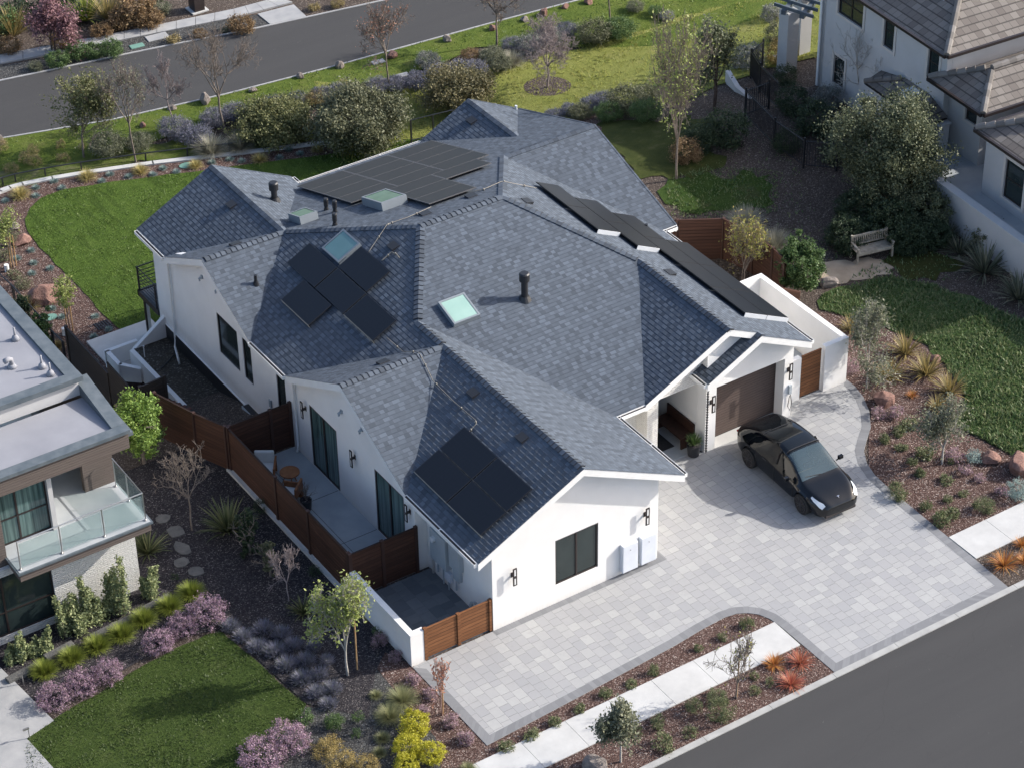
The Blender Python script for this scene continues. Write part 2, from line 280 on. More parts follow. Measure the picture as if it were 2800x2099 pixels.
# ------------------------------------------------------------------ object helpers
def link(o,parent=None):
    C.objects.link(o)
    if parent: o.parent=parent
    return o
def tag(o,label=None,cat=None,group=None,kind=None):
    if label: o['label']=label
    if cat: o['category']=cat
    if group: o['group']=group
    if kind: o['kind']=kind
    return o
def thing(name,label,cat,loc=(0,0,0),rz=0,group=None):
    o=bpy.data.objects.new(name,None); o.empty_display_size=.3; link(o); o.location=loc; o.rotation_euler=(0,0,rz); return tag(o,label,cat,group)
def npmesh(name,V,F,mat=None,uv=None,smooth=False):
    V=np.asarray(V,dtype=np.float32); F=np.asarray(F,dtype=np.int32); me=bpy.data.meshes.new(name); k=F.shape[1]
    me.vertices.add(len(V)); me.vertices.foreach_set('co',V.ravel()); me.loops.add(F.size); me.loops.foreach_set('vertex_index',F.ravel())
    me.polygons.add(len(F)); me.polygons.foreach_set('loop_start',np.arange(0,F.size,k,dtype=np.int32)); me.polygons.foreach_set('loop_total',np.full(len(F),k,dtype=np.int32))
    if mat: me.materials.append(mat)
    if smooth: me.polygons.foreach_set('use_smooth',np.ones(len(F),dtype=bool))
    me.update(calc_edges=True); return me
class MB:
    """collects shapes; every face keeps a material slot and planar metre UVs"""
    def __init__(s): s.v=[];s.f=[];s.mi=[];s.mats=[]
    def slot(s,m):
        if m not in s.mats: s.mats.append(m)
        return s.mats.index(m)
    def add(s,vs,fs,m):
        k=len(s.v); s.v+= [tuple(x) for x in vs]; i=s.slot(m)
        for f in fs: s.f.append([k+j for j in f]); s.mi.append(i)
    def box(s,x0,x1,y0,y1,z0,z1,m,top=None):
        vs=[(x,y,z) for z in(z0,z1) for y in(y0,y1) for x in(x0,x1)]
        s.add(vs,[(0,2,3,1),(4,5,7,6),(0,1,5,4),(2,6,7,3),(0,4,6,2),(1,3,7,5)],m)
    def obox(s,p,q,w,h,m,up=(0,0,1),off=(0,0,0)):
        """bar from p to q, width w (sideways), height h (along up)"""
        p=Vector(p)+Vector(off);q=Vector(q)+Vector(off);d=(q-p).normalized();u=Vector(up); sd=d.cross(u)
        if sd.length<1e-4: sd=Vector((1,0,0))
        sd.normalize(); u=sd.cross(d).normalized(); vs=[]
        for e in(p,q):
            for i,j in((-1,-1),(1,-1),(1,1),(-1,1)): vs.append(e+sd*(w/2*i)+u*(h/2*j))
        s.add(vs,[(0,3,2,1),(4,5,6,7),(0,1,5,4),(1,2,6,5),(2,3,7,6),(3,0,4,7)],m)
    def prism(s,poly,z0,z1,m,mtop=None):
        n=len(poly); vs=[(x,y,z0) for x,y in poly]+[(x,y,z1) for x,y in poly]
        A=sum(poly[i][0]*poly[(i+1)%n][1]-poly[(i+1)%n][0]*poly[i][1] for i in range(n))
        if A<0: poly=poly[::-1]; vs=[(x,y,z0) for x,y in poly]+[(x,y,z1) for x,y in poly]
        s.add(vs,[tuple(range(n))[::-1]]+[(i,(i+1)%n,n+(i+1)%n,n+i) for i in range(n)],m); s.add(vs,[tuple(range(n,2*n))],mtop or m)
    def tube(s,pts,r,m,n=8,caps=True):
        pts=[Vector(p) for p in pts]; rs=r if isinstance(r,(list,tuple)) else [r]*len(pts); k=len(s.v); vs=[];fs=[]
        for i,p in enumerate(pts):
            d=(pts[min(i+1,len(pts)-1)]-pts[max(i-1,0)]).normalized(); u=Vector((0,0,1)) if abs(d.z)<.9 else Vector((1,0,0)); x=d.cross(u).normalized(); y=x.cross(d)
            for j in range(n): t=2*math.pi*j/n; vs.append(p+(x*math.cos(t)+y*math.sin(t))*rs[i])
        for i in range(len(pts)-1):
            for j in range(n): fs.append((i*n+j,i*n+(j+1)%n,(i+1)*n+(j+1)%n,(i+1)*n+j))
        if caps: fs+= [tuple(range(n))[::-1],tuple(range((len(pts)-1)*n,len(pts)*n))]
        s.add(vs,fs,m)
    def build(s,name,parent=None,smooth=False,bev=0,loc=None):
        me=bpy.data.meshes.new(name); me.from_pydata(s.v,[],s.f)
        for m in s.mats: me.materials.append(m)
        me.polygons.foreach_set('material_index',s.mi)
        bm=bmesh.new(); bm.from_mesh(me); bmesh.ops.recalc_face_normals(bm,faces=bm.faces)
        uvl=bm.loops.layers.uv.new('UVMap')
        for f in bm.faces:
            n=f.normal
            if abs(n.z)<.2: ud=Vector((0,0,1)).cross(n)
            elif n.xy.length<.02: ud=Vector((1,0,0))
            else: ud=Vector((-n.y,n.x,0))
            ud=Vector((round(ud.x,4),round(ud.y,4),0)); ud=ud.normalized() if ud.length>1e-5 else Vector((1,0,0)); vd=n.cross(ud)
            for l in f.loops: l[uvl].uv=(l.vert.co.dot(ud),l.vert.co.dot(vd))
        bm.to_mesh(me); bm.free()
        if smooth: me.polygons.foreach_set('use_smooth',[True]*len(me.polygons))
        o=bpy.data.objects.new(name,me); link(o,parent)
        if loc: o.location=loc
        if bev:
            md=o.modifiers.new('bevel','BEVEL'); md.width=bev; md.segments=2; md.limit_method='ANGLE'
        return o
def copytree(o,parent=None):
    c=o.copy(); C.objects.link(c); c.parent=parent
    for ch in list(o.children): copytree(ch,c)
    return c
def ragged(poly,amp,step=.35,seed=1):
    rnd=random.Random(seed); out=[]
    for i in range(len(poly)):
        p=Vector(poly[i]);q=Vector(poly[(i+1)%len(poly)]); L=(q-p).length
        if L>25: out.append(tuple(p)); continue
        n=max(1,int(L/step)); d=(q-p)/max(L,1e-6); nn=Vector((-d.y,d.x)); ph=rnd.uniform(0,6)
        for k in range(n): out.append(tuple(p+d*(L*k/n)+nn*((rnd.uniform(-amp,amp)+amp*.9*math.sin(k*.55+ph)) if k else rnd.uniform(-amp,amp)*.3)))
    return out
def drape(name,poly,mat,off,cell=1.0,kind='structure',flat=None,uvline=False,rag=0,step=.35):
    if rag: poly=ragged(poly,rag,step)
    """lay a sheet with this outline over the terrain"""
    bm=bmesh.new(); vs=[bm.verts.new((x,y,0)) for x,y in poly]; f=bm.faces.new(vs); f.normal_update(); bmesh.ops.triangulate(bm,faces=[f],ngon_method="EAR_CLIP")
    xs=[p[0] for p in poly]; ys=[p[1] for p in poly]
    if flat is None:
        for ax,lo,hi in((0,min(xs),max(xs)),(1,min(ys),max(ys))):
            k=math.ceil(lo/cell)
            while k*cell<hi:
                co=(k*cell,0,0) if ax==0 else (0,k*cell,0); no=(1,0,0) if ax==0 else (0,1,0)
                bmesh.ops.bisect_plane(bm,geom=bm.verts[:]+bm.edges[:]+bm.faces[:],plane_co=co,plane_no=no,dist=1e-5); k+=1
    for v in bm.verts: v.co.z=(zt(v.co.x,v.co.y) if flat is None else flat)+off
    bmesh.ops.recalc_face_normals(bm,faces=bm.faces)
    for f in bm.faces:
        if f.normal.z<0: f.normal_flip()
    uvl=bm.loops.layers.uv.new('UVMap')
    for f in bm.faces:
        for l in f.loops: l[uvl].uv=l.vert.co.xy
    me=bpy.data.meshes.new(name); bm.to_mesh(me); bm.free(); me.materials.append(mat); o=bpy.data.objects.new(name,me); link(o)
    if kind: o['kind']=kind
    return o
def Gp(pts): return [tuple(G(*p).xy) for p in pts]
def inpoly(x,y,poly):
    r=False; n=len(poly); j=n-1
    for i in range(n):
        xi,yi=poly[i];xj,yj=poly[j]
        if (yi>y)!=(yj>y) and x<(xj-xi)*(y-yi)/(yj-yi)+xi: r=not r
        j=i
    return r
ORD=['first','second','third','fourth','fifth','sixth','seventh','eighth','ninth','tenth','eleventh','twelfth','thirteenth','fourteenth','fifteenth','sixteenth','seventeenth','eighteenth','nineteenth','twentieth']
# ================================================================== GROUND
def build_ground():
    xs=list(np.arange(-40,70.1,1.0)); ys=list(np.arange(-14,60.1,1.0))
    xs=[-500,-250,-120,-70]+xs+[90,140,260,500]; ys=[-400,-150,-60,-30]+ys+[75,110,180,320,600]
    V=[(x,y,zt(x,y)-.03) for y in ys for x in xs]; nx=len(xs)
    F=[(j*nx+i,j*nx+i+1,(j+1)*nx+i+1,(j+1)*nx+i) for j in range(len(ys)-1) for i in range(nx-1)]
    # leave an opening where the planting bed, patio level cuts and retaining walls drop below grade
    o=bpy.data.objects.new('ground',npmesh('ground',V,F,M['mulchb'])); link(o); o['kind']='structure'
build_ground()
# --- driveway
DRV=[(-2.17,.35),(-2.15,-3.72),(1.4,-3.52),(4.9,-3.30),(6.0,-3.17),(6.9,-3.12),(7.3,-3.18),(7.6,-3.34),(7.85,-3.6),(8.0,-3.95),(8.06,-4.4),(8.08,-5.4),(8.1,-6.95),(15.0,-6.95),(15.07,-5.3),(15.12,-3.3),(15.17,-1.34),(15.26,-.25),(15.46,.39),(15.8,.95),(16.3,1.40),(16.84,1.84),(17.37,2.55),(17.74,3.3),(17.9,3.95),(17.92,4.5),(15.0,4.5),(15.0,3.95),(11.3,3.95),(11.3,4.1),(6.87,4.1),(6.87,.35)]
def offpoly(P,d):
    out=[]; n=len(P)
    for i in range(n):
        p0=Vector(P[i-1]);p1=Vector(P[i]);p2=Vector(P[(i+1)%n]); d1=(p1-p0).normalized();d2=(p2-p1).normalized()
        n1=Vector((-d1.y,d1.x));n2=Vector((-d2.y,d2.x)); mvec=(n1+n2).normalized(); out.append(p1+mvec*(d/max(.4,mvec.dot(n1))))
    return out
def band(name,P,i0,i1,w,mat,z):
    """paving strip of width w along the outline between two corners"""
    Q=offpoly(P,w); V=[];F=[];uv=[]; L=0; k=0
    for i in range(i0,i1+1):
        if i>i0: L+=(Vector(P[i])-Vector(P[i-1])).length
        V+=[(*P[i],z),(*Q[i],z)]; uv+=[(L,0),(L,w)]
        if i>i0: F.append((2*k-2,2*k-1,2*k+1,2*k)); 
        k+=1
    me=bpy.data.meshes.new(name); me.from_pydata(V,[],F); me.materials.append(mat); ul=me.uv_layers.new(name='UVMap')
    for l in me.loops: ul.data[l.index].uv=uv[l.vertex_index]
    me.update(); o=bpy.data.objects.new(name,me); link(o); o['kind']='structure'
    if me.polygons[0].normal.z<0: me.flip_normals()
    return o
mb=MB(); mb.prism(DRV,-.08,.0,M['paver']); drv=mb.build('driveway'); drv['kind']='structure'
band('paving_border',DRV,0,25,.30,M['border'],.004)
o=drape('wall_foot_paving',[(6.88,3.95),(6.88,.38),(.70,.38),(.70,.12),(7.1,.12),(7.1,3.95)],M['border'],.005,flat=0); o.name='paving_border'  # thin strip of darker border pavers along the wall foot
mb=MB(); mb.box(9.5,11.5,4.1,7.2,-.05,.02,M['patio']); mb.build('entry_floor')['kind']='structure'
# --- sidewalk slabs with joints
def slabs(name,x0,x1,y0,y1,step,mat,z0=-.1,z1=.02,skew=0):
    mb=MB(); x=x0; d=1 if x1>x0 else -1
    while (x-x1)*d<-1e-6:
        e=x+d*step
        if (e-x1)*d>0: e=x1
        A,B=min(x,e),max(x,e); mb.box(A+.006,B-.006,y0,y1,z0,z1,mat); x=e
    o=mb.build(name); o['kind']='structure'; return o
slabs('sidewalk',8.02,-34,-5.42,-4.16,1.55,M['concrete']); slabs('sidewalk',15.1,60,-5.35,-4.06,1.55,M['concrete'])
slabs('kerb',-40,70,-7.16,-6.95,2.4,M['kerb'],-.3,.012)
mb=MB(); mb.box(-300,400,-60,-7.16,-.3,-.02,M['asphalt']); mb.build('front_road')['kind']='structure'
# --- mulch beds
drape('mulch_bed',[(-34,-4.16),(8.0,-4.16),(8.05,-3.2),(6.9,-3.0),(4.9,-3.2),(-2.1,-3.6),(-2.1,.5),(-2.6,1.6),(-3.0,1.2),(-3.3,-.6),(-3.3,-2.4),(-3.9,-3.8),(-6,-3.9),(-34,-3.9)],M['mulch'],.0,flat=-.012)
drape('mulch_bed',[(-34,-6.96),(8.1,-6.96),(8.1,-5.4),(-34,-5.4)],M['mulch'],.0,flat=-.01)
drape('mulch_bed',[(14.95,-6.96),(60,-6.96),(60,-5.3),(15.0,-5.3)],M['mulchb'],.0,flat=-.01)
BEDR=[(15.0,-4.1),(60,-4.1),(60,-2.6),(19.7,-2.6),(19.5,-1.2),(19.2,.1),(19.9,1.0),(20.5,1.4),(21.2,3.2),(21.5,4.4),(21.0,6.2),(20.3,7.6),(19.6,8.4),(18.6,7.6),(18.0,5.2),(17.8,4.3),(17.5,2.6),(16.2,1.2),(15.3,.1)]
drape('mulch_bed',BEDR,M['mulch'],.0,flat=-.011)
# --- left neighbour garden
drape('mulch_bed',[(-2.1,.4),(-2.5,1.4),(-3.2,.8),(-4.4,-.8),(-5.6,.8),(-6.0,5.1),(-7.3,5.5),(-12,4.7),(-14,6),(-14,9),(-7,9),(-6,14),(-2.2,14),(-2.15,4)],M['mulchd'],.0)
drape('mulch_bed',[(-3.1,.9),(-3.2,-2.6),(-3.8,-3.9),(-7,-3.9),(-9,-.8),(-5.7,.7),(-4.6,-.3)],M['gravel'],-.006)
LAWNL=[(-13.1,4.05),(-12.1,4.35),(-9.0,4.95),(-6.6,5.15),(-6.15,5.0),(-5.62,.75),(-5.85,.5),(-7.4,-.3),(-9.2,-1.0),(-14,-3.4),(-14.4,1.0)]
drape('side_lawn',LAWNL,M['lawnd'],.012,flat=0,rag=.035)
pth=Gp([bl(0,1150),bl(272,1420),bl(135,1510),bl(275,1665),bl(180,1800),bl(-160,1800),bl(-160,1150)])
mb=MB(); mb.prism(pth,-.1,.03,M['concgrey']); mb.build('garden_path')['kind']='structure'
# --- right rough lawn
LAWNR=[(19.9,8.3),(20.6,9.0),(21.75,8.95),(23.3,8.55),(24.3,7.2),(25.0,5.0),(25.5,3),(27,-2.6),(19.75,-2.6),(19.55,-1.2),(19.25,.1),(20.0,.9),(20.6,1.3),(21.3,3.2),(21.6,4.4),(21.1,6.2),(20.3,7.5)]
drape('rough_lawn',LAWNR,M['lawnr'],.005,flat=0,rag=.13)
drape('garden_soil',[(19.0,8.6),(20.2,9.3),(22,9.2),(23.6,8.8),(24.8,7.4),(25.8,4),(27.3,-2.6),(33,-2.6),(33,14),(26,14.5),(20,16),(18.6,12.4)],M['mulchb'],-.012)
drape('bench_pad',Gp([c_(895,300),c_(1000,262),c_(1150,250),c_(1300,255),c_(1390,310),c_(1370,350),c_(1250,380),c_(1080,410),c_(960,390),c_(905,345)]),M['dg'],.0,rag=.12,step=.2)
drape('mossy_lawn_patch',Gp([c_(1380,190),c_(1560,180),c_(1750,240),c_(1780,330),c_(1650,390),c_(1420,370),c_(1395,310)]),lawnm('mossy_ground',(.045,.055,.015),(.07,.075,.02),(.11,.09,.04)),.0,rag=.3)
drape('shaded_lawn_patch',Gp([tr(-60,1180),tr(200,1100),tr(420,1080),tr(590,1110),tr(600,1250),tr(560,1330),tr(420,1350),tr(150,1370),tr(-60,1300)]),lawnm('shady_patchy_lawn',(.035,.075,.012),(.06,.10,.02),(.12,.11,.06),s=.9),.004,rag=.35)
# --- back garden
LAWNB=Gp([a(782,712),a(640,590),a(480,410),a(330,260),a(230,150),tl(175,1475),tl(158,1400),tl(190,1330),tl(260,1265),tl(400,1210),tl(650,1170),tl(1000,1125),tl(1300,1088),tl(1700,1035),tl(2250,960),tl(2600,890)])+[(20,26),(20,20.5),(.4,20.5),(.5,24.3)]
drape('back_lawn',LAWNB,M['lawn'],.02,rag=.03)
BEDB=Gp([tl(-200,1290),tl(0,1240),tl(110,1195),tl(330,1150),tl(560,1112),tl(970,1052),tl(1500,992),tl(2130,915),tl(2600,860)])+[(24,29),(22,23),(3,21),(-1.6,22.1),(-3.4,17),(-3.4,24),(-6,30),(-12,36)]
drape('mulch_bed',BEDB,M['mulch'],.0)
drape('mulch_bed',[(-3.3,16.2),(-1.2,16.2),(-1.2,22.0),(-3.3,22.4)],mulch('dark_red_mulch',[(0,(.03,.016,.014)),(.5,(.055,.03,.026)),(.9,(.09,.055,.05)),(1,(.2,.15,.13))]),.008)
# retaining kerb of the back garden and the metal rail on it
KB=[G(*p) for p in [tl(-140,1300),tl(-60,1252),tl(0,1222),tl(60,1200),tl(140,1178),tl(330,1140),tl(560,1102),tl(970,1043),tl(1500,982),tl(2130,906),tl(2500,862)]]
mb=MB()
for p,q in zip(KB,KB[1:]):
    mb.obox(Vector((p.x,p.y,-2.25)),Vector((q.x,q.y,-2.25))+(q-p).normalized()*.05,.26,.62,M['concrete'])
o=mb.build('garden_wall'); tag(o,'long low pale concrete garden wall curving behind the back lawn bed','wall')
t=thing('metal_rail','low black metal rail running along the curved back garden wall','railing',(0,0,0))
mb=MB(); off=Vector((-.12,.34,0)); pts=[Vector((p.x,p.y,-1.62))+off for p in KB]; mb.tube(pts,.028,M['black'],6); mb.build('top_rail',t)
L=0
for p,q in zip(pts,pts[1:]):
    n=max(1,int((q-p).length/1.6))
    for i in range(n):
        s=p.lerp(q,i/n); mb=MB(); mb.box(s.x-.025,s.x+.025,s.y-.025,s.y+.025,-2.4,-1.62,M['black']); mb.build('post',t)
# black guard rail seen behind the olive tree
t=thing('guard_rail','short black metal guard railing behind the roof beside the round dark bush','railing',(0,0,0))
P=[G(*tm(525,915)),G(*tm(665,880)),G(*tm(790,850))]
for p in P:
    mb=MB(); mb.box(p.x-.03,p.x+.03,p.y-.03,p.y+.03,p.z-.2,p.z+1.1,M['black']); mb.build('post',t)
for h in(1.1,.15):
    mb=MB(); mb.tube([p+Vector((0,0,h)) for p in P],.022,M['black'],6); mb.build('rail',t)
# concrete pad beside the back corner
mb=MB(); mb.prism([(-1.75,24.2),(.9,24.2),(.9,21.5),(-1.2,21.5),(-1.75,22.0)],-2.3,-1.93,M['concrete']); mb.build('concrete_pad')['kind']='structure'
# --- far side : verge, road, sidewalk
near=[tuple(G(*p).xy) for p in [(0,380),(300,330),(620,258),(900,186),(1329,68),(1587,0)]]
far=[tuple(G(*p).xy) for p in [(0,223),(429,133),(700,80),(950,25)]]
def ext(L,a_,b_):
    p0,p1=Vector(L[0]),Vector(L[1]); q0,q1=Vector(L[-2]),Vector(L[-1])
    return [tuple(p0-(p1-p0).normalized()*a_)]+L+[tuple(q1+(q1-q0).normalized()*b_)]
near=ext(near,40,40); far=ext(far,40,60)
drape('back_road',near+far[::-1],M['asphalt'],.03,cell=2)
def edgebar(name,L,w,z0,z1,mat):
    mb=MB()
    for p,q in zip(L,L[1:]): mb.obox((*p,-2+(z0+z1)/2),(*q,-2+(z0+z1)/2),w,z1-z0,mat)
    o=mb.build(name); o['kind']='structure'
edgebar('kerb',near,.09,-.1,.035,M['concgrey']); edgebar('kerb',far,.10,-.1,.06,M['concgrey'])
VERGE=near+[tuple(G(*p).xy) for p in [(1900,120),(1300,130),(1200,180),(900,250),(700,290),(500,360),(330,420),(0,470),(-300,540)]]
drape('verge_grass',VERGE,lawnm('verge_grass',(.09,.14,.022),(.13,.17,.03),(.18,.19,.06),s=1.2),.012,cell=2)
FIELD=[tuple(G(*p).xy) for p in [tm(-100,520),tm(150,600),tm(600,520),tm(1000,440),tm(1400,340),tm(1700,270),tm(2200,120),tm(2900,-60)]]+[(62,42),(56,20),(34,23),(30,24.5),(26,24),(22,26),(12,29)]
drape('meadow',FIELD,M['field'],.014,cell=2,rag=.2,step=.6)
drape('weedy_strip',Gp([tl(-200,1240),tl(0,1190),tl(560,1090),tl(1500,960),tl(2200,870),tl(2200,800),tl(1500,900),tl(900,900),tl(500,940),tl(0,1010),tl(-300,1080)]),M['weeds'],.010,rag=.18)
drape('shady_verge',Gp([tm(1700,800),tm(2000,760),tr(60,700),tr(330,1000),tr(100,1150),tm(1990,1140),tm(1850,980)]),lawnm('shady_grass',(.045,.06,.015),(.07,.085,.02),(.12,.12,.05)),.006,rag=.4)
# far sidewalk and parkway
sw=[G(*p) for p in [(0,176),(250,128),(429,92),(640,50),(800,8)]]; sw2=[G(*p) for p in [(0,152),(250,106),(429,71),(640,27),(760,-5)]]
mb=MB()
def q4(p0,p1,p2,p3,mat,h=.05): mb.prism([tuple(p.xy) for p in(p0,p1,p2,p3)],-2.1,-2+h,mat)
for i in range(len(sw)-1):
    n=4
    for j in range(n):
        A=sw[i].lerp(sw[i+1],j/n+.003);B=sw[i].lerp(sw[i+1],(j+1)/n-.003);Cc=sw2[i].lerp(sw2[i+1],(j+1)/n-.003);D=sw2[i].lerp(sw2[i+1],j/n+.003); q4(A,B,Cc,D,M['concgrey'])
q4(G(*tl(-400,520)),G(0,176),G(0,150),G(*tl(-400,460)),M['concgrey'])
q4(G(*tl(1640,95)),G(*tl(1720,160)),G(*tl(1950,110)),G(*tl(1870,35)),M['concgrey'])
mb.build('sidewalk')['kind']='structure'
drape('gravel_parkway',[tuple(G(*p).xy) for p in [tl(-100,560),tl(-100,430),tl(300,380),tl(700,290),tl(1000,190),tl(1640,95),tl(1715,160),tl(1300,255),tl(700,395),tl(300,465)]],M['gravel'],.012,cell=2)
drape('gravel_parkway',[tuple(G(*p).xy) for p in [tl(1880,35),tl(1955,110),tl(2212,62),tl(2500,-10),tl(2100,-20)]],M['mulchb'],.012,cell=2)
# ================================================================== HOUSE
house=thing('house','white stucco single storey house with blue-grey shingle roofs and solar panels','house',(3.8,.4,0))
H=lambda mb,name,**k: mb.build(name,**k)
def hp(o):
    """parent to the house keeping world place"""
    o.parent=house; o.matrix_parent_inverse=Matrix.Translation((-3.8,-.4,0)); return o
ZE=3.25;S2=.33
W1=3.79;H1=ZE+.5*W1; YM=12.73;YE=3.62;HM=ZE+S2*(YM-YE);X3=(HM-ZE)/.5;X4=9.28;XR=15.3;X5=12.0;H5=ZE+.5*(XR-X5);Y5=YE+(H5-ZE)/S2
X6=13.15;H6=ZE+.5*(XR-X6);WS=3.145;HS=ZE+.5*WS;YS=YM+(HM-HS)/S2;YB=YM+(YM-YE);YD=16.77;HD=ZE+S2*(YB-YD);XP6=XR-(HD-ZE)/.5;XD=15.87
XC=13.7;WC=2.17;HC=ZE+.5*WC;YC0=YB-(HC-ZE)/S2;Y2=YE+(H1-ZE)/S2;YDE=YB-2*(YB-YD);YJ=7.77;YL3=22.35;XG=2*W1;XG2=XR-2*(XR-X5)
G3L=11.0;ZG3=H6-.5*(X6-G3L);YF3=3.38
P=lambda *k:Vector(k)
ROOF=[('left',[P(0,0,ZE),P(W1,0,H1),P(W1,YJ,H1),P(0,YJ-W1,ZE)]),
('left',[P(W1,YJ,H1),P(W1,Y2,H1),P(X3,YM,HM),P(WS,YS,HS),P(0,YS-WS,ZE),P(0,YJ+W1,ZE)]),
('l1f',[P(0,YJ-W1,ZE),P(W1,YJ,H1),P(0,YJ,H1)]),('l1b',[P(0,YJ,H1),P(W1,YJ,H1),P(0,YJ+W1,ZE)]),
('l2f',[P(0,YS-WS,ZE),P(WS,YS,HS),P(0,YS,HS)]),('l2b',[P(0,YS,HS),P(WS,YS,HS),P(0,YS+WS,ZE)]),
('l3l',[P(0,YS+WS,ZE),P(WS,YS,HS),P(WS,YL3,HS),P(0,YL3,ZE)]),('l3r',[P(WS,YS,HS),P(2*WS,YB,ZE),P(2*WS,YL3,ZE),P(WS,YL3,HS)]),
('back',[P(WS,YS,HS),P(X3,YM,HM),P(X4,YM,HM),P(XP6,YD,HD),P(XD,YD,HD),P(XD,YB,ZE),P(XC,YC0,HC),P(XC-WC,YB,ZE),P(2*WS,YB,ZE)]),
('main',[P(XG,YE,ZE),P(XG2,YE,ZE),P(X5,Y5,H5),P(X4,YM,HM),P(X3,YM,HM),P(W1,Y2,H1)]),
('g1r',[P(W1,0,H1),P(XG,0,ZE),P(XG,YE,ZE),P(W1,Y2,H1)]),
('g2l',[P(XG2,YE,ZE),P(X5,YE,H5),P(X5,Y5,H5)]),
('right',[P(X5,YE,H5),P(X6,YE,H6),P(X6,YF3,H6),P(XR,YF3,ZE),P(XR,YDE,ZE),P(XP6,YD,HD),P(X4,YM,HM),P(X5,Y5,H5)]),
('g3l',[P(G3L,YF3,ZG3),P(X6,YF3,H6),P(X6,YE,H6),P(X6,4.15,H6),P(G3L,4.15,ZG3)]),
('d',[P(XR,YDE,ZE),P(XD,YDE,ZE),P(XD,YD,HD),P(XP6,YD,HD)]),
('cl',[P(XC-WC,YB,ZE),P(XC,YC0,HC),P(XC,YB+.02,HC)]),('cr',[P(XC,YC0,HC),P(XD,YB,ZE),P(XC,YB+.02,HC)])]
def pn(poly):
    n=Vector((0,0,0))
    for i in range(len(poly)): n+=(poly[i]-poly[0]).cross(poly[(i+1)%len(poly)]-poly[0])
    n.normalize(); return n if n.z>0 else -n
PL=[(k,p,pn(p)) for k,p in ROOF]
def roofz(x,y):
    best=None
    for k,p,n in PL:
        if inpoly(x,y,[(v.x,v.y) for v in p]):
            z=p[0].z-((x-p[0].x)*n.x+(y-p[0].y)*n.y)/n.z
            if best is None or z>best: best=z
    return best if best is not None else ZE
def onroof(px,py,lift=0):
    d=rayd(px,py); best=None
    for k,p,n in PL:
        t=(p[0]+n*lift-CAM).dot(n)/d.dot(n); Q=CAM+d*t
        if inpoly(Q.x,Q.y,[(v.x,v.y) for v in p]) and (best is None or t<best[0]): best=(t,Q,n,k)
    return (best[1],best[2],best[3]) if best else (CAM+d*60,Vector((0,0,1)),'none')
def build_roof():
    allv=[]
    for _,p in ROOF:
        for v in p:
            if not any((v-w).length<1e-3 for w in allv): allv.append(v)
    polys=[]
    for k,p in ROOF:
        out=[]
        for i in range(len(p)):
            A,B=p[i],p[(i+1)%len(p)]; out.append(A); ins=[]
            for w in allv:
                t=(w-A).dot(B-A)/(B-A).length_squared
                if 1e-3<t<1-1e-3 and (A.lerp(B,t)-w).length<4e-3: ins.append((t,w))
            out+=[w for t,w in sorted(ins,key=lambda e:e[0])]
        polys.append(out)
    idx=lambda v: next(i for i,w in enumerate(allv) if (v-w).length<1e-3)
    ec={}; mb=MB(); lowm=M['soffit']
    T=.17
    for p in polys:
        # keep face winding up
        n=Vector((0,0,0))
        for i in range(len(p)): n+=(p[i]-p[0]).cross(p[(i+1)%len(p)]-p[0])
        if n.z<0: p.reverse()
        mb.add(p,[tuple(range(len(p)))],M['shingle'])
        mb.add([v-Vector((0,0,T)) for v in p],[tuple(range(len(p)))[::-1]],lowm)
        for i in range(len(p)):
            e=(idx(p[i]),idx(p[(i+1)%len(p)])); ec.setdefault(tuple(sorted(e)),[]).append((p[i],p[(i+1)%len(p)]))
    rakes=[];eaves=[]
    for e,l in ec.items():
        if len(l)==1:
            A,B=l[0]; out=(B-A).cross(Vector((0,0,1))); out.z=0; out.normalize()
            mb.add([A,B,B-Vector((0,0,T)),A-Vector((0,0,T))],[(0,1,2,3)],M['trim'])
            (eaves if abs(A.z-B.z)<1e-3 else rakes).append((A,B,out))
    roof=hp(mb.build('roof'))
    
    for A,B,out in rakes:
        if (B-A).length<.3: continue
        d=(B-A).normalized(); n=out.cross(d); n=n if n.z>0 else -n
        fa=MB(); D=Vector((0,0,.27)); i_,o_=out*.004,out*.05; dz=Vector((0,0,.004))
        fa.add([A+i_-D,B+i_-D,B+o_-D,A+o_-D,A+i_-dz,B+i_-dz,B+o_-dz,A+o_-dz],[(0,3,2,1),(4,5,6,7),(0,1,5,4),(1,2,6,5),(2,3,7,6),(3,0,4,7)],M['trim'])
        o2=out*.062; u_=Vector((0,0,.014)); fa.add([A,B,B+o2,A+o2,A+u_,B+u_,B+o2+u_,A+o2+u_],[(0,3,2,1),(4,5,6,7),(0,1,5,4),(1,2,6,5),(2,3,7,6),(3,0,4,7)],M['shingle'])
        hp(fa.build('fascia'))
    for A,B,out in eaves:
        d=(B-A).normalized()
        if (B-A).length<.4 or A.z>ZE+.05: continue
        g=MB(); up=Vector((0,0,1)); L=(B-A).length
        g.obox(A+out*.118-up*.075,B+out*.118-up*.075,.012,.13,M['trim']); g.obox(A+out*.062-up*.135,B+out*.062-up*.135,.115,.012,M['trim'])
        g.obox(A+out*.012-up*.09,B+out*.012-up*.09,.014,.18,M['trim'])
        g.obox(A+out*.064-up*.05,B+out*.064-up*.05,.09,.03,M['gutin'])  # dark strip painted as shade inside the channel
        n=max(1,int(L/1.6))
        for i in range(1,n): 
            q=A.lerp(B,i/n)+out*.06-up*.02; g.obox(q-out*.07,q+out*.07,.03,.012,M['trim'])
        g.obox(A+out*.062-up*.075-d*.004,A+out*.062-up*.075+d*.008,.12,.13,M['trim']); g.obox(B+out*.062-up*.075-d*.008,B+out*.062-up*.075+d*.004,.12,.13,M['trim'])
        hp(g.build('gutter'))
build_roof()
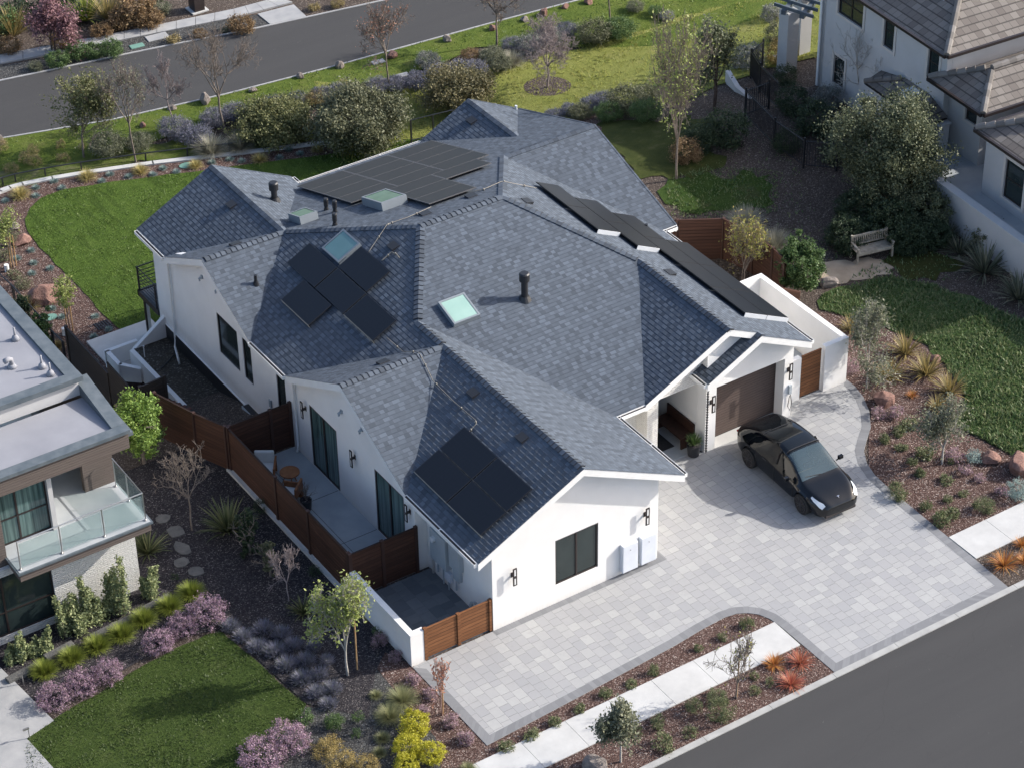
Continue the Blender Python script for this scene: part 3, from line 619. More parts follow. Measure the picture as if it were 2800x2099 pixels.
# ridge and hip caps : overlapping bent shingles
def caps(A,B,n1,n2,name='ridge_cap',step=.20,w=.15):
    d=(B-A).normalized(); L=(B-A).length; mb=MB(); k=int(L/step)
    for i in range(k):
        p=A+d*(i*step); q=A+d*(i*step+step*1.35)
        h0=.012; h1=.042
        for n in(n1,n2):
            s=d.cross(n); 
            other=n2 if n is n1 else n1
            if s.dot(other)<0: s=-s
            s=-s if s.dot(other)>0 else s   # point down this face
            vs=[p+Vector((0,0,h0)),q+Vector((0,0,h1)),q+s*w+n*h1,p+s*w+n*h0, p-Vector((0,0,.01)),q-Vector((0,0,.01)),q+s*w-n*.01,p+s*w-n*.01]
            mb.add(vs,[(0,1,2,3),(3,2,6,7),(0,4,5,1),(0,3,7,4)],M['cap']); mb.add([vs[1]+d*.012,vs[5]+d*.012,vs[6]+d*.012,vs[2]+d*.012,vs[1],vs[2]],[(0,1,2,3),(0,3,5,4)],M['black'])
    hp(mb.build(name))
m=NT('ridge_cap_shingle',.85,.25); r=m.isl(); m.col(m.ramp(r,[(0,sc(SH,.7)),(1,sc(SH,1.35))])); M['cap']=m.m
NN={k:n for k,p,n in PL}
for A,B,k1,k2 in [(P(W1,YJ,H1),P(W1,0,H1),'left','g1r'),(P(W1,Y2,H1),P(W1,YJ,H1),'left','g1r'),(P(X3,YM,HM),P(W1,Y2,H1),'left','main'),(P(X4,YM,HM),P(X3,YM,HM),'main','back'),
 (P(X3,YM,HM),P(WS,YS,HS),'left','back'),(P(X4,YM,HM),P(X5,Y5,H5),'main','right'),(P(X4,YM,HM),P(XP6,YD,HD),'back','right'),(P(X5,Y5,H5),P(X5,YE,H5),'g2l','right'),
 (P(W1-.15,YJ,H1),P(0,YJ,H1),'l1f','l1b'),(P(WS,YS,HS),P(0,YS,HS),'l2f','l2b'),(P(WS,YS,HS),P(WS,YL3,HS),'l3l','l3r'),(P(XP6,YD,HD),P(XD,YD,HD),'d','back'),(P(XC,YC0,HC),P(XC,YB,HC),'cl','cr'),(P(X6,YE,H6),P(X6,YF3,H6),'g3l','right')]:
    caps(A,B,NN[k1],NN[k2])
# ------------------------------------------------------------------ walls
def wall(p,q,th,zb,holes=(),brk=(),mat=None,top=None,name='wall',parent=None,ins=1):
    """upright wall slab from p to q; thickness goes to the left of p->q (inside); openings are real openings"""
    p=Vector(p);q=Vector(q);L=(q-p).length;d=(q-p)/L;n=Vector((-d.y,d.x))*ins; mat=mat or M['white']
    xs=sorted(set([0,L]+list(brk)+[h[0] for h in holes]+[h[1] for h in holes])); mb=MB()
    tp=(lambda s:(top if top is not None else roofz(*(p+d*min(max(s,.02),L-.02)+n*.02))-.12))
    for s0,s1 in zip(xs,xs[1:]):
        mid=(s0+s1)/2; hs=sorted([h for h in holes if h[0]<mid<h[1]],key=lambda h:h[2]); z=zb; e=.01
        A=p+d*s0;B=p+d*s1;A2=A+n*th;B2=B+n*th; ta=tp(s0+e) ;tb=tp(s1-e)
        def blk(z0,za,zb_):
            vs=[(A.x,A.y,z0),(B.x,B.y,z0),(B2.x,B2.y,z0),(A2.x,A2.y,z0),(A.x,A.y,za),(B.x,B.y,zb_),(B2.x,B2.y,zb_),(A2.x,A2.y,za)]
            mb.add(vs,[(0,3,2,1),(4,5,6,7),(0,1,5,4),(1,2,6,5),(2,3,7,6),(3,0,4,7)],mat)
        for h in hs:
            if h[2]>z+1e-3: blk(z,h[2],h[2])
            z=h[3]
        blk(z,ta,tb)
    o=mb.build(name,parent)
    return o
def window(p,q,s0,s1,z0,z1,parent,name='window',inset=.09,mull=(),hor=(),fr=.05,glass='glass',ins=1,frm='dark',subname=('frame','glass')):
    p=Vector(p);q=Vector(q);d=(q-p).normalized();n=Vector((-d.y,d.x))*ins
    base=p+d*(s0+s1)/2+n*inset
    t=bpy.data.objects.new(name,None); link(t); 
    if parent is house: t.location=(base.x-3.8,base.y-.4,z0); t.parent=house
    else: t.location=(base.x,base.y,z0); t.parent=parent
    w=s1-s0;h=z1-z0; t.rotation_euler=(0,0,math.atan2(d.y,d.x)); mb=MB(); y0,y1=-.03*ins,.03*ins
    if ins<0: y0,y1=-.03,.03
    F_=lambda x0,x1,a0,a1: mb.box(x0,x1,-.035,.035,a0,a1,M[frm])
    F_(-w/2,-w/2+fr,0,h);F_(w/2-fr,w/2,0,h);F_(-w/2+fr,w/2-fr,0,fr);F_(-w/2+fr,w/2-fr,h-fr,h)
    for m_ in mull: F_(-w/2+w*m_-fr*.6,-w/2+w*m_+fr*.6,fr,h-fr)
    for m_ in hor: mb.box(-w/2+fr,w/2-fr,-.032,.032,h*m_-.02,h*m_+.02,M[frm])
    mb.build(subname[0],t); g=MB(); g.box(-w/2+fr*.5,w/2-fr*.5,-.006,.006,fr*.5,h-fr*.5,M[glass]); g.build(subname[1],t); return t
# front gable garage wing
fr=((.72,.35),(6.87,.35))
hp(wall(*fr,.22,-.05,holes=[(2.29,3.88,.72,2.47)],brk=[W1-.72])); window(*fr,2.29,3.88,.72,2.47,house,mull=(.5,),glass='glass',inset=.06)
hp(wall((.72,4.1),(.72,.57),.2,-.05))                      # meter wall
hp(wall((6.87,.57),(6.87,4.6),.2,-.05))
hp(wall((.30,4.1),(.92,4.1),.2,-.05))                    # return
LW=((.30,21.9),(.30,4.3))
holes=[(21.9-17.08,21.9-15.60,.88,2.56),(21.9-15.24,21.9-14.64,.88,2.56),(21.9-12.88,21.9-12.27,.35,2.56),(21.9-10.66,21.9-8.88,.04,2.52),(21.9-6.50,21.9-4.73,.04,2.52)]
hp(wall(*LW,.2,-.38,holes=holes,brk=[21.9-20.22,21.9-17.08,21.9-13.94,21.9-11.56,21.9-7.77]))
for i,h in enumerate(holes):
    if i<3: window(*LW,*h,house,glass='glass',inset=.06)
    else: window(*LW,*h,house,name='patio_door',mull=(.5,),glass='curtain',inset=.05,fr=.07)
hp(wall((.30,21.9),(.30,4.3),.2,-2.2,top=-.38,mat=M['black'],name='waterproof_footing') if False else (lambda mb:(mb.box(.27,.5,12.2,21.9,-1.5,-.40,M['black']),mb.box(.255,.30,12.2,21.9,-.40,-.375,M['trim']),mb.build('footing_strip'))[2])(MB()))
hp(wall((5.8,21.9),(.50,21.9),.2,-2.2,brk=[5.8-3.145])); hp(wall((5.8,20.9),(5.8,21.9),.2,-2.2)); hp(wall((11.9,21.4),(5.8,21.4),.2,-2.2)); hp(wall((15.4,21.4),(11.9,21.4),.2,-2.2,brk=[15.4-13.7]))
hp(wall((15.4,12.1),(15.4,21.4),.2,-1.6,brk=[4.67])); hp(wall((14.9,12.1),(15.4,12.1),.2,-.1)); hp(wall((14.98,4.1),(14.98,12.1),.2,-.1))
# entry wall (textured brick) and garage
EW=((9.2,4.15),(15.0,4.15))
hp(wall(*EW,.25,-.05,holes=[(.43,2.2,-.05,2.73),(2.5,5.55,-.05,2.6)],brk=[2.8],mat=M['stone'],name='brick_wall'))
hp(wall((6.87,4.75),(9.2,4.75),.2,-.05,mat=M['stone'],name='brick_wall')); hp(wall((9.2,4.95),(9.2,4.41),.2,-.05,mat=M['stone'],name='brick_wall'))
hp(wall((9.63,7.2),(9.63,4.4),.12,-.05,top=2.9,ins=-1)); hp(wall((9.63,7.1),(11.38,7.1),.2,-.05,top=2.9,holes=[(.3,1.3,.0,2.3)])); window((9.63,7.1),(11.38,7.1),.3,1.3,.0,2.3,house,name='front_door',frm='dark',glass='glass')
mb=MB(); mb.box(9.5,11.36,4.3,7.3,2.75,2.9,M['soffit']); mb.box(9.66,9.72,4.45,7.0,0,2.6,M['dark']); hp(mb.build('entry_ceiling'))
GF=((11.38,3.88),(15.0,3.88))
hp(wall(*GF,.45,-.05,holes=[(.42,3.26,-.05,2.5)],brk=[X6-11.38],name='wall'))
hp(wall((11.38,7.1),(11.38,4.34),.15,-.05,top=3.0)); hp(wall((14.98,4.33),(14.98,4.6),.2,-.05))
# garage door
t=bpy.data.objects.new('garage_door',None); link(t,house); t.location=(13.25-3.8,4.4-.4,0)
mb=MB(); mb.box(-1.55,1.55,-.02,.03,.0,2.6,M['gdoor']); mb.build('door_panel',t); mb=MB(); mb.box(-1.5,1.45,-.035,-.022,0,.03,M['black']); mb.build('bottom_seal',t)
mb=MB(); mb.box(11.8,14.64,3.86,4.4,-.03,.015,M['concrete']); hp(mb.build('garage_apron'))
# ------------------------------------------------------------------ wall lamps
def lamp(x,y,z,face):
    t=bpy.data.objects.new('wall_lamp',None); link(t,house); t.location=(x-3.8,y-.4,z); t.rotation_euler=(0,0,{'f':0,'l':-math.pi/2}[face])
    mb=MB(); mb.box(-.05,.05,-.012,0,-.09,.09,M['dark']); mb.box(-.03,.03,-.13,-.012,-.035,.035,M['dark']); mb.build('bracket',t)
    mb=MB()
    for x0,x1,z0,z1 in((-.07,-.03,-.33,.33),(.03,.07,-.33,.33),(-.03,.03,.29,.33),(-.03,.03,-.33,-.29),(-.03,.03,-.05,.05)): mb.box(x0,x1,-.17,-.13,z0,z1,M['dark'])
    mb.box(-.03,.03,-.165,-.15,-.29,.29,M['trim']); mb.build('lamp_body',t,bev=.008)
for x,y,z in [(1.44,.35,1.9),(6.36,.35,2.0),(11.58,3.88,2.0),(14.80,3.88,2.0)]: lamp(x,y,z,'f')
for y in(10.9,7.72,4.36): lamp(.30,y,2.2,'l')
# vents high on the left gables
for x,y,z in [(.3,17.9,3.55),(.3,16.7,3.7),(.3,8.4,3.6),(.3,7.1,3.7)]:
    mb=MB(); mb.box(x-.05,x,y-.05,y+.05,z-.06,z+.06,M['grey']); mb.tube([(x-.05,y,z),(x-.13,y,z-.05),(x-.12,y,z-.12)],[.05,.05,.04],M['grey'],8); hp(mb.build('security_light'))
# batteries, meters
for x0,x1 in((5.42,6.0),(6.13,6.71)):
    mb=MB(); mb.box(x0,x1,.17,.345,.15,1.21,M['batt']); o=hp(mb.build('battery_cabinet',bev=.02)); mb=MB(); mb.tube([(x0+.28,.166,1.0),(x0+.28,.150,1.0)],.012,M['black'],8); mb.box(x0+.02,x0+.05,.25,.30,.75,.9,M['black']) if False else None; mb.build('indicator',o)
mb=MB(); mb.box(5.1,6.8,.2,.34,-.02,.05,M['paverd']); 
def mbox(nm,y0,y1,z0,z1,dx=.18,mat='grey'):
    mb=MB(); mb.box(.72-dx,.715,y0,y1,z0,z1,M[mat]); return hp(mb.build(nm,bev=.012))
o=mbox('meter_box',2.66,3.55,.85,2.05,.24); mb=MB(); mb.tube([(.48,3.3,1.75),(.38,3.3,1.75)],.1,M['skirt'],16); mb.build('electric_meter',o); 
mbox('meter_box',1.97,2.52,1.2,2.1,.2); mbox('switch_box',2.05,2.4,.75,1.15,.14); mbox('switch_box',2.6,2.95,.35,.7,.12,'batt')
for y,z0,z1 in((3.05,.05,.85),(2.3,1.1,1.3),(2.3,.3,.75),(2.75,0,.4),(3.38,.3,.85)):
    mb=MB(); mb.tube([(.64,y,z0),(.64,y,z1)],.03,M['grey'],8); hp(mb.build('meter_conduit'))
def downspout(pts,nm='downspout',mat='trim'):
    mb=MB(); mb.tube(pts,.042,M[mat],8); hp(mb.build(nm,smooth=True))
downspout([(.66,3.72,3.1),(.66,3.72,.02)]); downspout([(.05,11.35,3.12),(.22,11.5,2.95),(.24,11.55,.35),(.16,11.5,.1)])
downspout([(.08,20.35,3.12),(.22,20.5,2.95),(.22,20.6,-.3),(.05,20.3,-.65),(-.12,19.75,-.85),(-.12,19.7,-1.05)])
mb=MB(); 
for i in range(26): 
    z=.35+i*.105; mb.tube([(11.16,3.52,z),(11.16,3.52,z+.07)],[.02,.045],M['black'],8)
mb.tube([(11.16,3.52,.3),(11.16,3.52,3.1)],.007,M['black'],5); hp(mb.build('rain_chain'))
# EV charger on the right garage pier
mb=MB(); mb.box(14.84,14.95,3.80,3.875,1.0,1.35,M['grey']); mb.tube([(14.9,3.83,1.05),(14.97,3.80,.6),(14.88,3.79,.35),(14.80,3.80,.55),(14.86,3.80,.95)],.014,M['black'],6); hp(mb.build('car_charger'))
# hose bib, small utility items on the left wall
mb=MB(); mb.box(.24,.30,13.35,13.48,.75,1.05,M['grey']); mb.tube([(.27,13.42,.75),(.27,13.42,-.3)],.014,M['grey'],6); hp(mb.build('shutoff_valve'))
mb=MB(); mb.tube([(.6,1.15,.0),(.6,1.15,.55),(.64,1.15,.62)],.03,M['grey'],8); hp(mb.build('gas_riser'))
mb=MB(); mb.tube([(.6,1.35,.25),(.56,1.35,.4),(.6,1.35,.5)],.06,M['grey'],8); hp(mb.build('gas_regulator'))
# ------------------------------------------------------------------ solar panels
def rframe(kind):
    n=NN[kind]; u=Vector((0,1,0)) if abs(n.x)>abs(n.y) else Vector((1,0,0)); v=n.cross(u); 
    if v.z<0: v=-v
    return n,u.normalized(),v.normalized()
def pz(kind,x,y):
    for k,p,n in PL:
        if k==kind: q=p; break
    return p[0].z-((x-p[0].x)*n.x+(y-p[0].y)*n.y)/n.z
def panel(kind,x0,x1,y0,y1,skirt=None,sk='skirt'):
    n=NN[kind]; lift=.15; c=[P(x,y,pz(kind,x,y)) for x,y in((x0,y0),(x1,y0),(x1,y1),(x0,y1))]; cen=sum(c,Vector())/4
    n_,u,v=rframe(kind)
    mb=MB(); top=[q+n*lift for q in c]; ins=[q+(cen-q).normalized()*.035+n*(lift+.003) for q in c]; bot=[q+n*(lift-.035) for q in c]
    mb.add(top+bot,[(0,1,2,3),(7,6,5,4),(0,4,5,1),(1,5,6,2),(2,6,7,3),(3,7,4,0)],M['pframe2' if kind=='back' else 'pframe'])
    k=len(mb.v); mb.add(ins,[(0,1,2,3)],M['solar'])
    o=mb.build('solar_panel')
    me=o.data; ul=me.uv_layers.active
    for poly in me.polygons:
        if poly.material_index==1:
            for li,uvc in zip(poly.loop_indices,((0,0),(1,0),(1,1),(0,1))): ul.data[li].uv=uvc
    hp(o)
    if skirt:
        i,j={'s':(0,1),'w':(3,0)}[skirt]; A=c[i]+n*.075;B=c[j]+n*.075; out=Vector((0,-1,0)) if skirt=='s' else Vector((-1,0,0))
        m2=MB(); m2.obox(A+out*.012,B+out*.012,.012,.15,M[sk],up=n); m2.build('panel_skirt',o).matrix_parent_inverse=Matrix()
    return o
g=.012
for r_ in range(4):
    for c in range(3): panel('back',5.86+c*1.91,5.86+c*1.91+1.89,17.1+r_*1.0+g,17.1+r_*1.0+1.0-g,)
for c in range(2): panel('back',7.23+c*1.91,7.23+c*1.91+1.89,16.1+g,17.1-g)
for r_ in range(2): panel('back',7.23,9.12,14.1+r_+g,15.1+r_-g)
def col(x0,y0,n,first='s'):
    for i in range(n): panel('right',x0+g,x0+.945-g,y0+i*1.9+g,y0+(i+1)*1.9-g,skirt=('s' if i==0 else None))
col(11.57,10.45,2); col(12.52,9.46,2); col(13.47,4.72,4); col(14.415,4.72,3)
for x0,y0,s in [(1.50,12.48,'w'),(2.45,13.70,None),(2.45,11.80,None),(2.45,9.90,'w'),(3.40,11.85,None)]: panel('left',x0+g,x0+.93-g,y0+g,y0+1.87-g,skirt=s,sk='skirtd')
for x0 in(.57,1.51):
    for y0 in(.60,2.50): panel('left',x0+g,x0+.93-g,y0+g,y0+1.88-g,skirt=('w' if x0<1 else None),sk='skirtd')
# ------------------------------------------------------------------ skylights
def skylight(kind,x0,x1,y0,y1,glass,hgt=.16,tilt=0):
    n=NN[kind]; c=[P(x,y,pz(kind,x,y)) for x,y in((x0,y0),(x1,y0),(x1,y1),(x0,y1))]; cen=sum(c,Vector())/4
    t=bpy.data.objects.new('skylight',None); link(t,house); t.location=cen-Vector((3.8,.4,0))
    c=[q-cen for q in c]; top=[q+n*(hgt+(tilt if i>1 else 0)) for i,q in enumerate(c)]; 
    mb=MB(); ins=[q*.86+Vector((0,0,0)) for q in c]; ins=[c[i].lerp(Vector((0,0,0)),.13)+n*(hgt+(tilt if i>1 else 0)) for i in range(4)]
    mb.add(c+top+ins,[(0,1,5,4),(1,2,6,5),(2,3,7,6),(3,0,4,7),(4,5,9,8),(5,6,10,9),(6,7,11,10),(7,4,8,11)],M['skframe']); mb.build('frame',t)
    gm=MB(); gm.add([q-n*.012 for q in ins],[(0,1,2,3)],M[glass]); gm.build('glass',t)
M['skframe']=plain('grey_skylight_frame',(.19,.215,.235),.4)
skylight('left',3.50,4.38,13.88,14.98,'skyteal',.14); skylight('main',4.72,5.72,8.68,9.66,'skyglass',.17); skylight('back',6.15,7.15,15.45,16.85,'skygreen',.30); skylight('back',3.8,4.5,17.05,17.9,'skygreen',.28)
# ------------------------------------------------------------------ vents, pipes
def box_vent(px,py,s=.37):
    Q,n,k=onroof(px,py); n_,u,v=rframe(k); t=MB(); h=.09
    for i,(A,B) in enumerate([((-s/2,-s*.75/2),(s/2,s*.75/2))]):
        vs=[Q+u*x+v*y+n*z for x,y,z in((-s/2,-s*.4,h),(s/2,-s*.4,h),(s/2,s*.4,.03),(-s/2,s*.4,.03),(-s/2,-s*.4,-.02),(s/2,-s*.4,-.02),(s/2,s*.4,-.02),(-s/2,s*.4,-.02))]
        t.add(vs,[(0,1,2,3),(0,4,5,1),(1,5,6,2),(2,6,7,3),(3,7,4,0)],M['black'])
    t.add([Q+u*x+v*y+n*.008 for x,y in((-s*.62,-s*.5),(s*.62,-s*.5),(s*.62,s*.6),(-s*.62,s*.6))],[(0,1,2,3)],M['ventbase'])
    hp(t.build('roof_vent'))
M['ventbase']=plain('dark_slate_flashing',(.045,.055,.075),.6)
for p in [tl(1475,1305),tm(908,770),tm(1258,1285),b(410,172),b(918,1105),b(1230,1388),b(345,912),a(1500,160),b(2167,342),tm(905,1253),tm(612,1365)]: box_vent(*p)
def vent_pipe(px,py,r,h,cap=False):
    Q,n,k=onroof(px,py); mb=MB(); z=Vector((0,0,1)); mb.tube([Q-z*.05,Q+z*.12],[r*2.0,r*1.25],M['black'],14); mb.tube([Q,Q+z*h],r,M['black'],14)
    if cap: mb.tube([Q+z*(h-.26),Q+z*(h-.24),Q+z*(h+.02),Q+z*(h+.06)],[r*1.2,r*1.55,r*1.55,r*1.2],M['black'],16)
    hp(mb.build('vent_pipe',smooth=False))
vent_pipe(*b(1245,505),.115,.95,True); vent_pipe(*tl(1748,1275),.11,.68,True)
for p,h in((tl(2078,1338),.42),(tl(2133,1352),.42),(tl(2133,1435),.42),(a(1630,412),.36),(tm(2018,1462),.22)): vent_pipe(*p,.055,h,h>.4)
mb=MB(); Q,n,k=onroof(*tm(1190,697)); mb.tube([Q,Q+Vector((0,0,.16))],.05,M['skirt'],10); hp(mb.build('vent_pipe'))
# conduit runs
def conduit(pts,r=.0125):
    out=[]
    for p in pts: Q,n,k=onroof(*p); out.append(Q+n*.05)
    mb=MB(); 
    dense=[out[0]]
    for p,q in zip(out,out[1:]):
        for i in range(1,7): 
            s=p.lerp(q,i/6); s.z=max(s.z,roofz(s.x,s.y)+.05); dense.append(s)
    mb.tube(dense,r,M['conduit'],7); 
    for i in range(4,len(dense)-1,7): mb.tube([dense[i]-Vector((0,0,.05)),dense[i]+Vector((0,0,.03))],.03,M['conduit'],6)
    hp(mb.build('conduit',smooth=True))
conduit([tm(1318,1207),tm(1200,1183),tm(1098,1166),tm(985,1215),tm(925,1228)]); conduit([tm(650,1328),tm(510,1390),tm(380,1435),b(375,42),b(335,95),b(250,222)])
conduit([b(335,272),b(400,215),b(430,225),b(450,250)],.022); conduit([b(370,757),b(470,850),b(550,852),b(610,930),b(658,1030),b(800,1165),b(935,1280),b(940,1305),b(890,1360)])
# ------------------------------------------------------------------ balcony at the back left corner
t=bpy.data.objects.new('balcony',None); link(t,house); t.location=(.3-3.8,22.0-.4,-.1)
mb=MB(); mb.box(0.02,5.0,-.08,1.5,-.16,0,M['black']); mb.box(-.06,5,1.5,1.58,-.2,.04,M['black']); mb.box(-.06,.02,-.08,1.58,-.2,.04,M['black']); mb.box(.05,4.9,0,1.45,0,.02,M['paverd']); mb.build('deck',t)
mb=MB(); 
for z in(.25,.40,.55,.70,.85,1.05): mb.tube([(0,0,z),(0,1.5,z),(5,1.5,z)],.016 if z<1 else .028,M['black'],6)
for x,y in((0,1.5),(0,.1),(1.6,1.5),(3.2,1.5),(5,1.5)): mb.box(x-.028,x+.028,y-.028,y+.028,0,1.08,M['black'])
mb.build('railing',t)
mb=MB(); mb.box(.05,.2,1.25,1.42,-1.95,-.18,M['trim']); mb.box(-.01,.05,1.2,1.28,-1.95,-.18,M['dark']); mb.build('support_post',t)
mb=MB(); mb.box(.6,1.3,.25,1.1,.02,.45,M['black']); mb.box(.6,.75,.25,1.1,.45,.85,M['black']); o=mb.build('patio_chair',bev=.04,loc=(.3,22.0,-.1)); tag(o,'black outdoor armchair on the rear balcony behind its railing','chair')
# ================================================================== FENCES AND GARDEN WALLS
def fence(name,label,cat,pts,ztop,zbot,mat,posts=True,post_h=.06,th=.035,group=None,brd=.145,postidx=None):
    t=thing(name,label,cat,(*pts[0],0),group=group); o0=Vector((*pts[0],0))
    for i,(p,q) in enumerate(zip(pts,pts[1:])):
        p=Vector((*p,0));q=Vector((*q,0)); zt_=ztop[i] if isinstance(ztop,list) else ztop; zb=zbot[i] if isinstance(zbot,list) else zbot
        mb=MB(); z=zb+.05; d=(q-p).normalized()
        while z<zt_-.01:
            z1=min(z+brd,zt_); mb.obox(p+Vector((0,0,(z+z1)/2))+d*.04-o0,q+Vector((0,0,(z+z1)/2))-d*.04-o0,th,z1-z-.008,mat); z+=brd
        mb.obox(p+Vector((0,0,zt_+.012))+d*.04-o0,q+Vector((0,0,zt_+.012))-d*.04-o0,th+.03,.024,mat)
        mb.build('panel',t)
    if posts:
        for i,p in enumerate(pts):
            zt_=ztop[min(i,len(pts)-2)] if isinstance(ztop,list) else ztop; zb=zbot[min(i,len(pts)-2)] if isinstance(zbot,list) else zbot
            mb=MB(); x,y=p[0]-o0.x,p[1]-o0.y; mb.box(x-.055,x+.055,y-.055,y+.055,zb,zt_+post_h,M['postw'] if mat is M['wood'] else mat); mb.build('post',t,bev=.005)
    return t
M['postw']=plain('dark_brown_post',(.05,.022,.015),.6)
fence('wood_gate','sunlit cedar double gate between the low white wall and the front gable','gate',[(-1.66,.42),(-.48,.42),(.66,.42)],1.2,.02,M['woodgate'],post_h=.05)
fence('wood_fence','red brown board fence across the paved utility court below the meter boxes','fence',[(-2.1,4.02),(-.95,4.02),(.26,4.02)],1.8,.02,M['wood'])
fence('wood_fence','long red brown board fence beside the patio with table and chair','fence',[(-2.1,4.1),(-2.1,6.6),(-2.1,8.7),(-2.1,11.88)],1.8,.12,M['wood'])
fence('wood_fence','dark red board fence closing the far end of the patio','fence',[(-2.02,11.95),(-.5,11.95),(.24,11.95)],1.8,.02,M['wood'])
fence('wood_fence','red brown board fence behind the round bright green bush','fence',[(-2.14,12.0),(-2.65,13.25),(-3.2,15.0)],1.8,.0,M['wood'])
fence('slat_fence','short charcoal slat fence panel at the foot of the garden steps','fence',[(-2.35,16.0),(-3.3,15.9)],1.55,-.3,M['wooddark'])
fence('slat_fence','tall charcoal board fence beside the red and grey garden steps','fence',[(-3.45,16.0),(-3.42,18.3),(-3.4,21.7)],[1.25,.75],[-.5,-1.6],M['wooddark'])
tag(fence('patio_kerb','x','kerb',[(-2.1,4.1),(-2.1,4.2)],.1,.0,M['wood'],posts=False) ,'x','x') if False else None
mb=MB(); mb.box(-2.22,-2.0,3.9,12.0,-.3,.11,M['concrete']); mb.box(-2.24,-2.14,12.0,12.02,-.3,.1,M['concrete']); o=mb.build('kerb_wall'); tag(o,'pale concrete footing kerb under the long patio fence','wall')
mb=MB(); mb.box(-2.0,.3,4.1,11.9,-.05,.03,M['patio']); 
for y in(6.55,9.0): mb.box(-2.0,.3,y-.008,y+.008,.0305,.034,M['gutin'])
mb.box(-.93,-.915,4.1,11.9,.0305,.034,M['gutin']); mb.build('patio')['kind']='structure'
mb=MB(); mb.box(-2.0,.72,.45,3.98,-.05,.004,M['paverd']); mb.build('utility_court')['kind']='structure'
def lowwall(name,label,pts,th,zb,zt0,zt1=None,mat='white',cap=True):
    """masonry wall through pts, top may slope from zt0 to zt1"""
    mb=MB(); n=len(pts); zt1=zt0 if zt1 is None else zt1
    for i,(p,q) in enumerate(zip(pts,pts[1:])):
        p=Vector(p);q=Vector(q);d=(q-p).normalized();s=Vector((-d.y,d.x))*th/2; z0=zt0+(zt1-zt0)*i/(n-1); z1=zt0+(zt1-zt0)*(i+1)/(n-1)
        if i>0: p=p-d*th/2
        vs=[(*(p-s),zb),(*(q-s),zb),(*(q+s),zb),(*(p+s),zb),(*(p-s),z0),(*(q-s),z1),(*(q+s),z1),(*(p+s),z0)]
        mb.add(vs,[(0,3,2,1),(4,5,6,7),(0,1,5,4),(1,2,6,5),(2,3,7,6),(3,0,4,7)],M[mat])
    o=mb.build(name); return tag(o,label,'wall')
mb=MB(); mb.box(-2.18,-1.99,.38,3.95,-.3,1.2,M['white']); mb.box(-1.99,-1.68,.38,.57,-.3,1.2,M['white']); tag(mb.build('garden_wall'),'low white stucco wall beside the cedar gate at the driveway corner','wall')
lowwall('garden_wall','white retaining wall with sloping top running out from the house corner',[(.3,21.55),(-1.05,21.55)],.16,-2.2,-.1,-1.05)
lowwall('garden_wall','long white retaining wall beside the bare soil bed and garden steps',[(-1.13,21.5),(-1.13,17.0),(-1.05,14.6)],.17,-2.3,-1.0,-.95)
lowwall('garden_wall','short white planter wall around the small dark mulch pocket near the steps',[(-1.22,20.6),(-1.75,21.3),(-1.75,22.3),(-.55,22.3)],.16,-2.3,-1.25)
lowwall('garden_wall','low grey wall at the near end of the bare soil bed behind the fence',[(-1.9,14.2),(-.6,14.0)],.16,-1.3,-.35)
mb=MB(); mb.prism([(-1.05,21.5),(.3,21.5),(.3,12.1),(-2.0,12.1),(-2.1,13.9),(-1.05,14.2)],-1.6,-1.0,M['soil']); mb.build('soil_bed')['kind']='structure'
t=thing('garden_steps','wide garden steps with red brick risers and grey treads beside the white retaining wall','steps',(-2.2,18,0))
for i in range(6):
    y=16.3+i*.42; z=-.62-i*.16; mb=MB(); mb.box(-1.05,1.0,y-18,y+.27-18,z-.4,z,M['gravel']); mb.box(-1.05,1.0,y+.27-18,y+.42-18,z-.4,z+.006,M['brick']); mb.build('step',t)
tag((lambda mb:(mb.box(.05,.65,14.15,15.25,-1.05,-.22,M['grey']),mb.box(.08,.62,14.2,15.2,-.22,-.20,M['black']),mb.build('air_conditioner',bev=.02))[2])(MB()),'grey boxy air conditioning unit against the side wall','air conditioner')
mb=MB(); mb.tube([(-.55,14.9,-1.1),(-.55,14.9,-.75)],.055,M['trim'],12); tag(mb.build('drain_pipe'),'white plastic pipe stub standing in the bare soil bed','pipe')
mb=MB(); mb.tube([(-.95,20.8,-1.1),(-.95,20.8,-.55)],.02,M['skirt'],8); mb.tube([(-.95,20.8,-.55),(-.95,20.8,-.5)],.035,M['skirt'],8); tag(mb.build('vent_pipe'),'thin grey pipe standing in the soil bed by the sloping white wall','pipe')
mb=MB(); mb.tube([(-.8,19.8,-.97),(-.3,20.1,-.96),(.0,20.3,-.97),(.15,20.5,-.97)],.02,M['black'],6); tag(mb.build('drain_hose'),'thin black drain hose lying on the bare soil','hose')
# right hand court
t=lowwall('court_wall','tall white stucco wall enclosing the right side court','',.0,0,0) if False else None
mb=MB(); mb.box(17.62,17.82,4.35,9.2,-.1,1.85,M['white']); mb.box(16.75,17.62,9.0,9.2,-.1,1.85,M['white']); mb.box(16.8,17.62,4.35,4.55,-.1,1.85,M['white']); tag(mb.build('court_wall'),'tall white stucco wall enclosing the side court right of the garage','wall')
mb=MB(); mb.box(14.98,15.85,4.45,4.65,-.1,1.72,M['white']); tag(mb.build('court_wall'),'short white wall pier between the garage and the brown wooden gate','wall')
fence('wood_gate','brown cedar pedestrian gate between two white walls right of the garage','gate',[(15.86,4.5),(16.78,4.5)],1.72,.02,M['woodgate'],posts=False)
mb=MB(); mb.box(14.98,17.6,4.66,12,-.05,.004,M['patio']); mb.build('side_court_floor')['kind']='structure'
fence('wood_fence','brown board fence behind the small maple right of the long solar roof','fence',[(16.2,14.6),(17.6,13.9),(19.05,13.0),(19.35,11.6),(19.3,10.4),(19.2,9.6)],1.7,-.1,M['wood'])
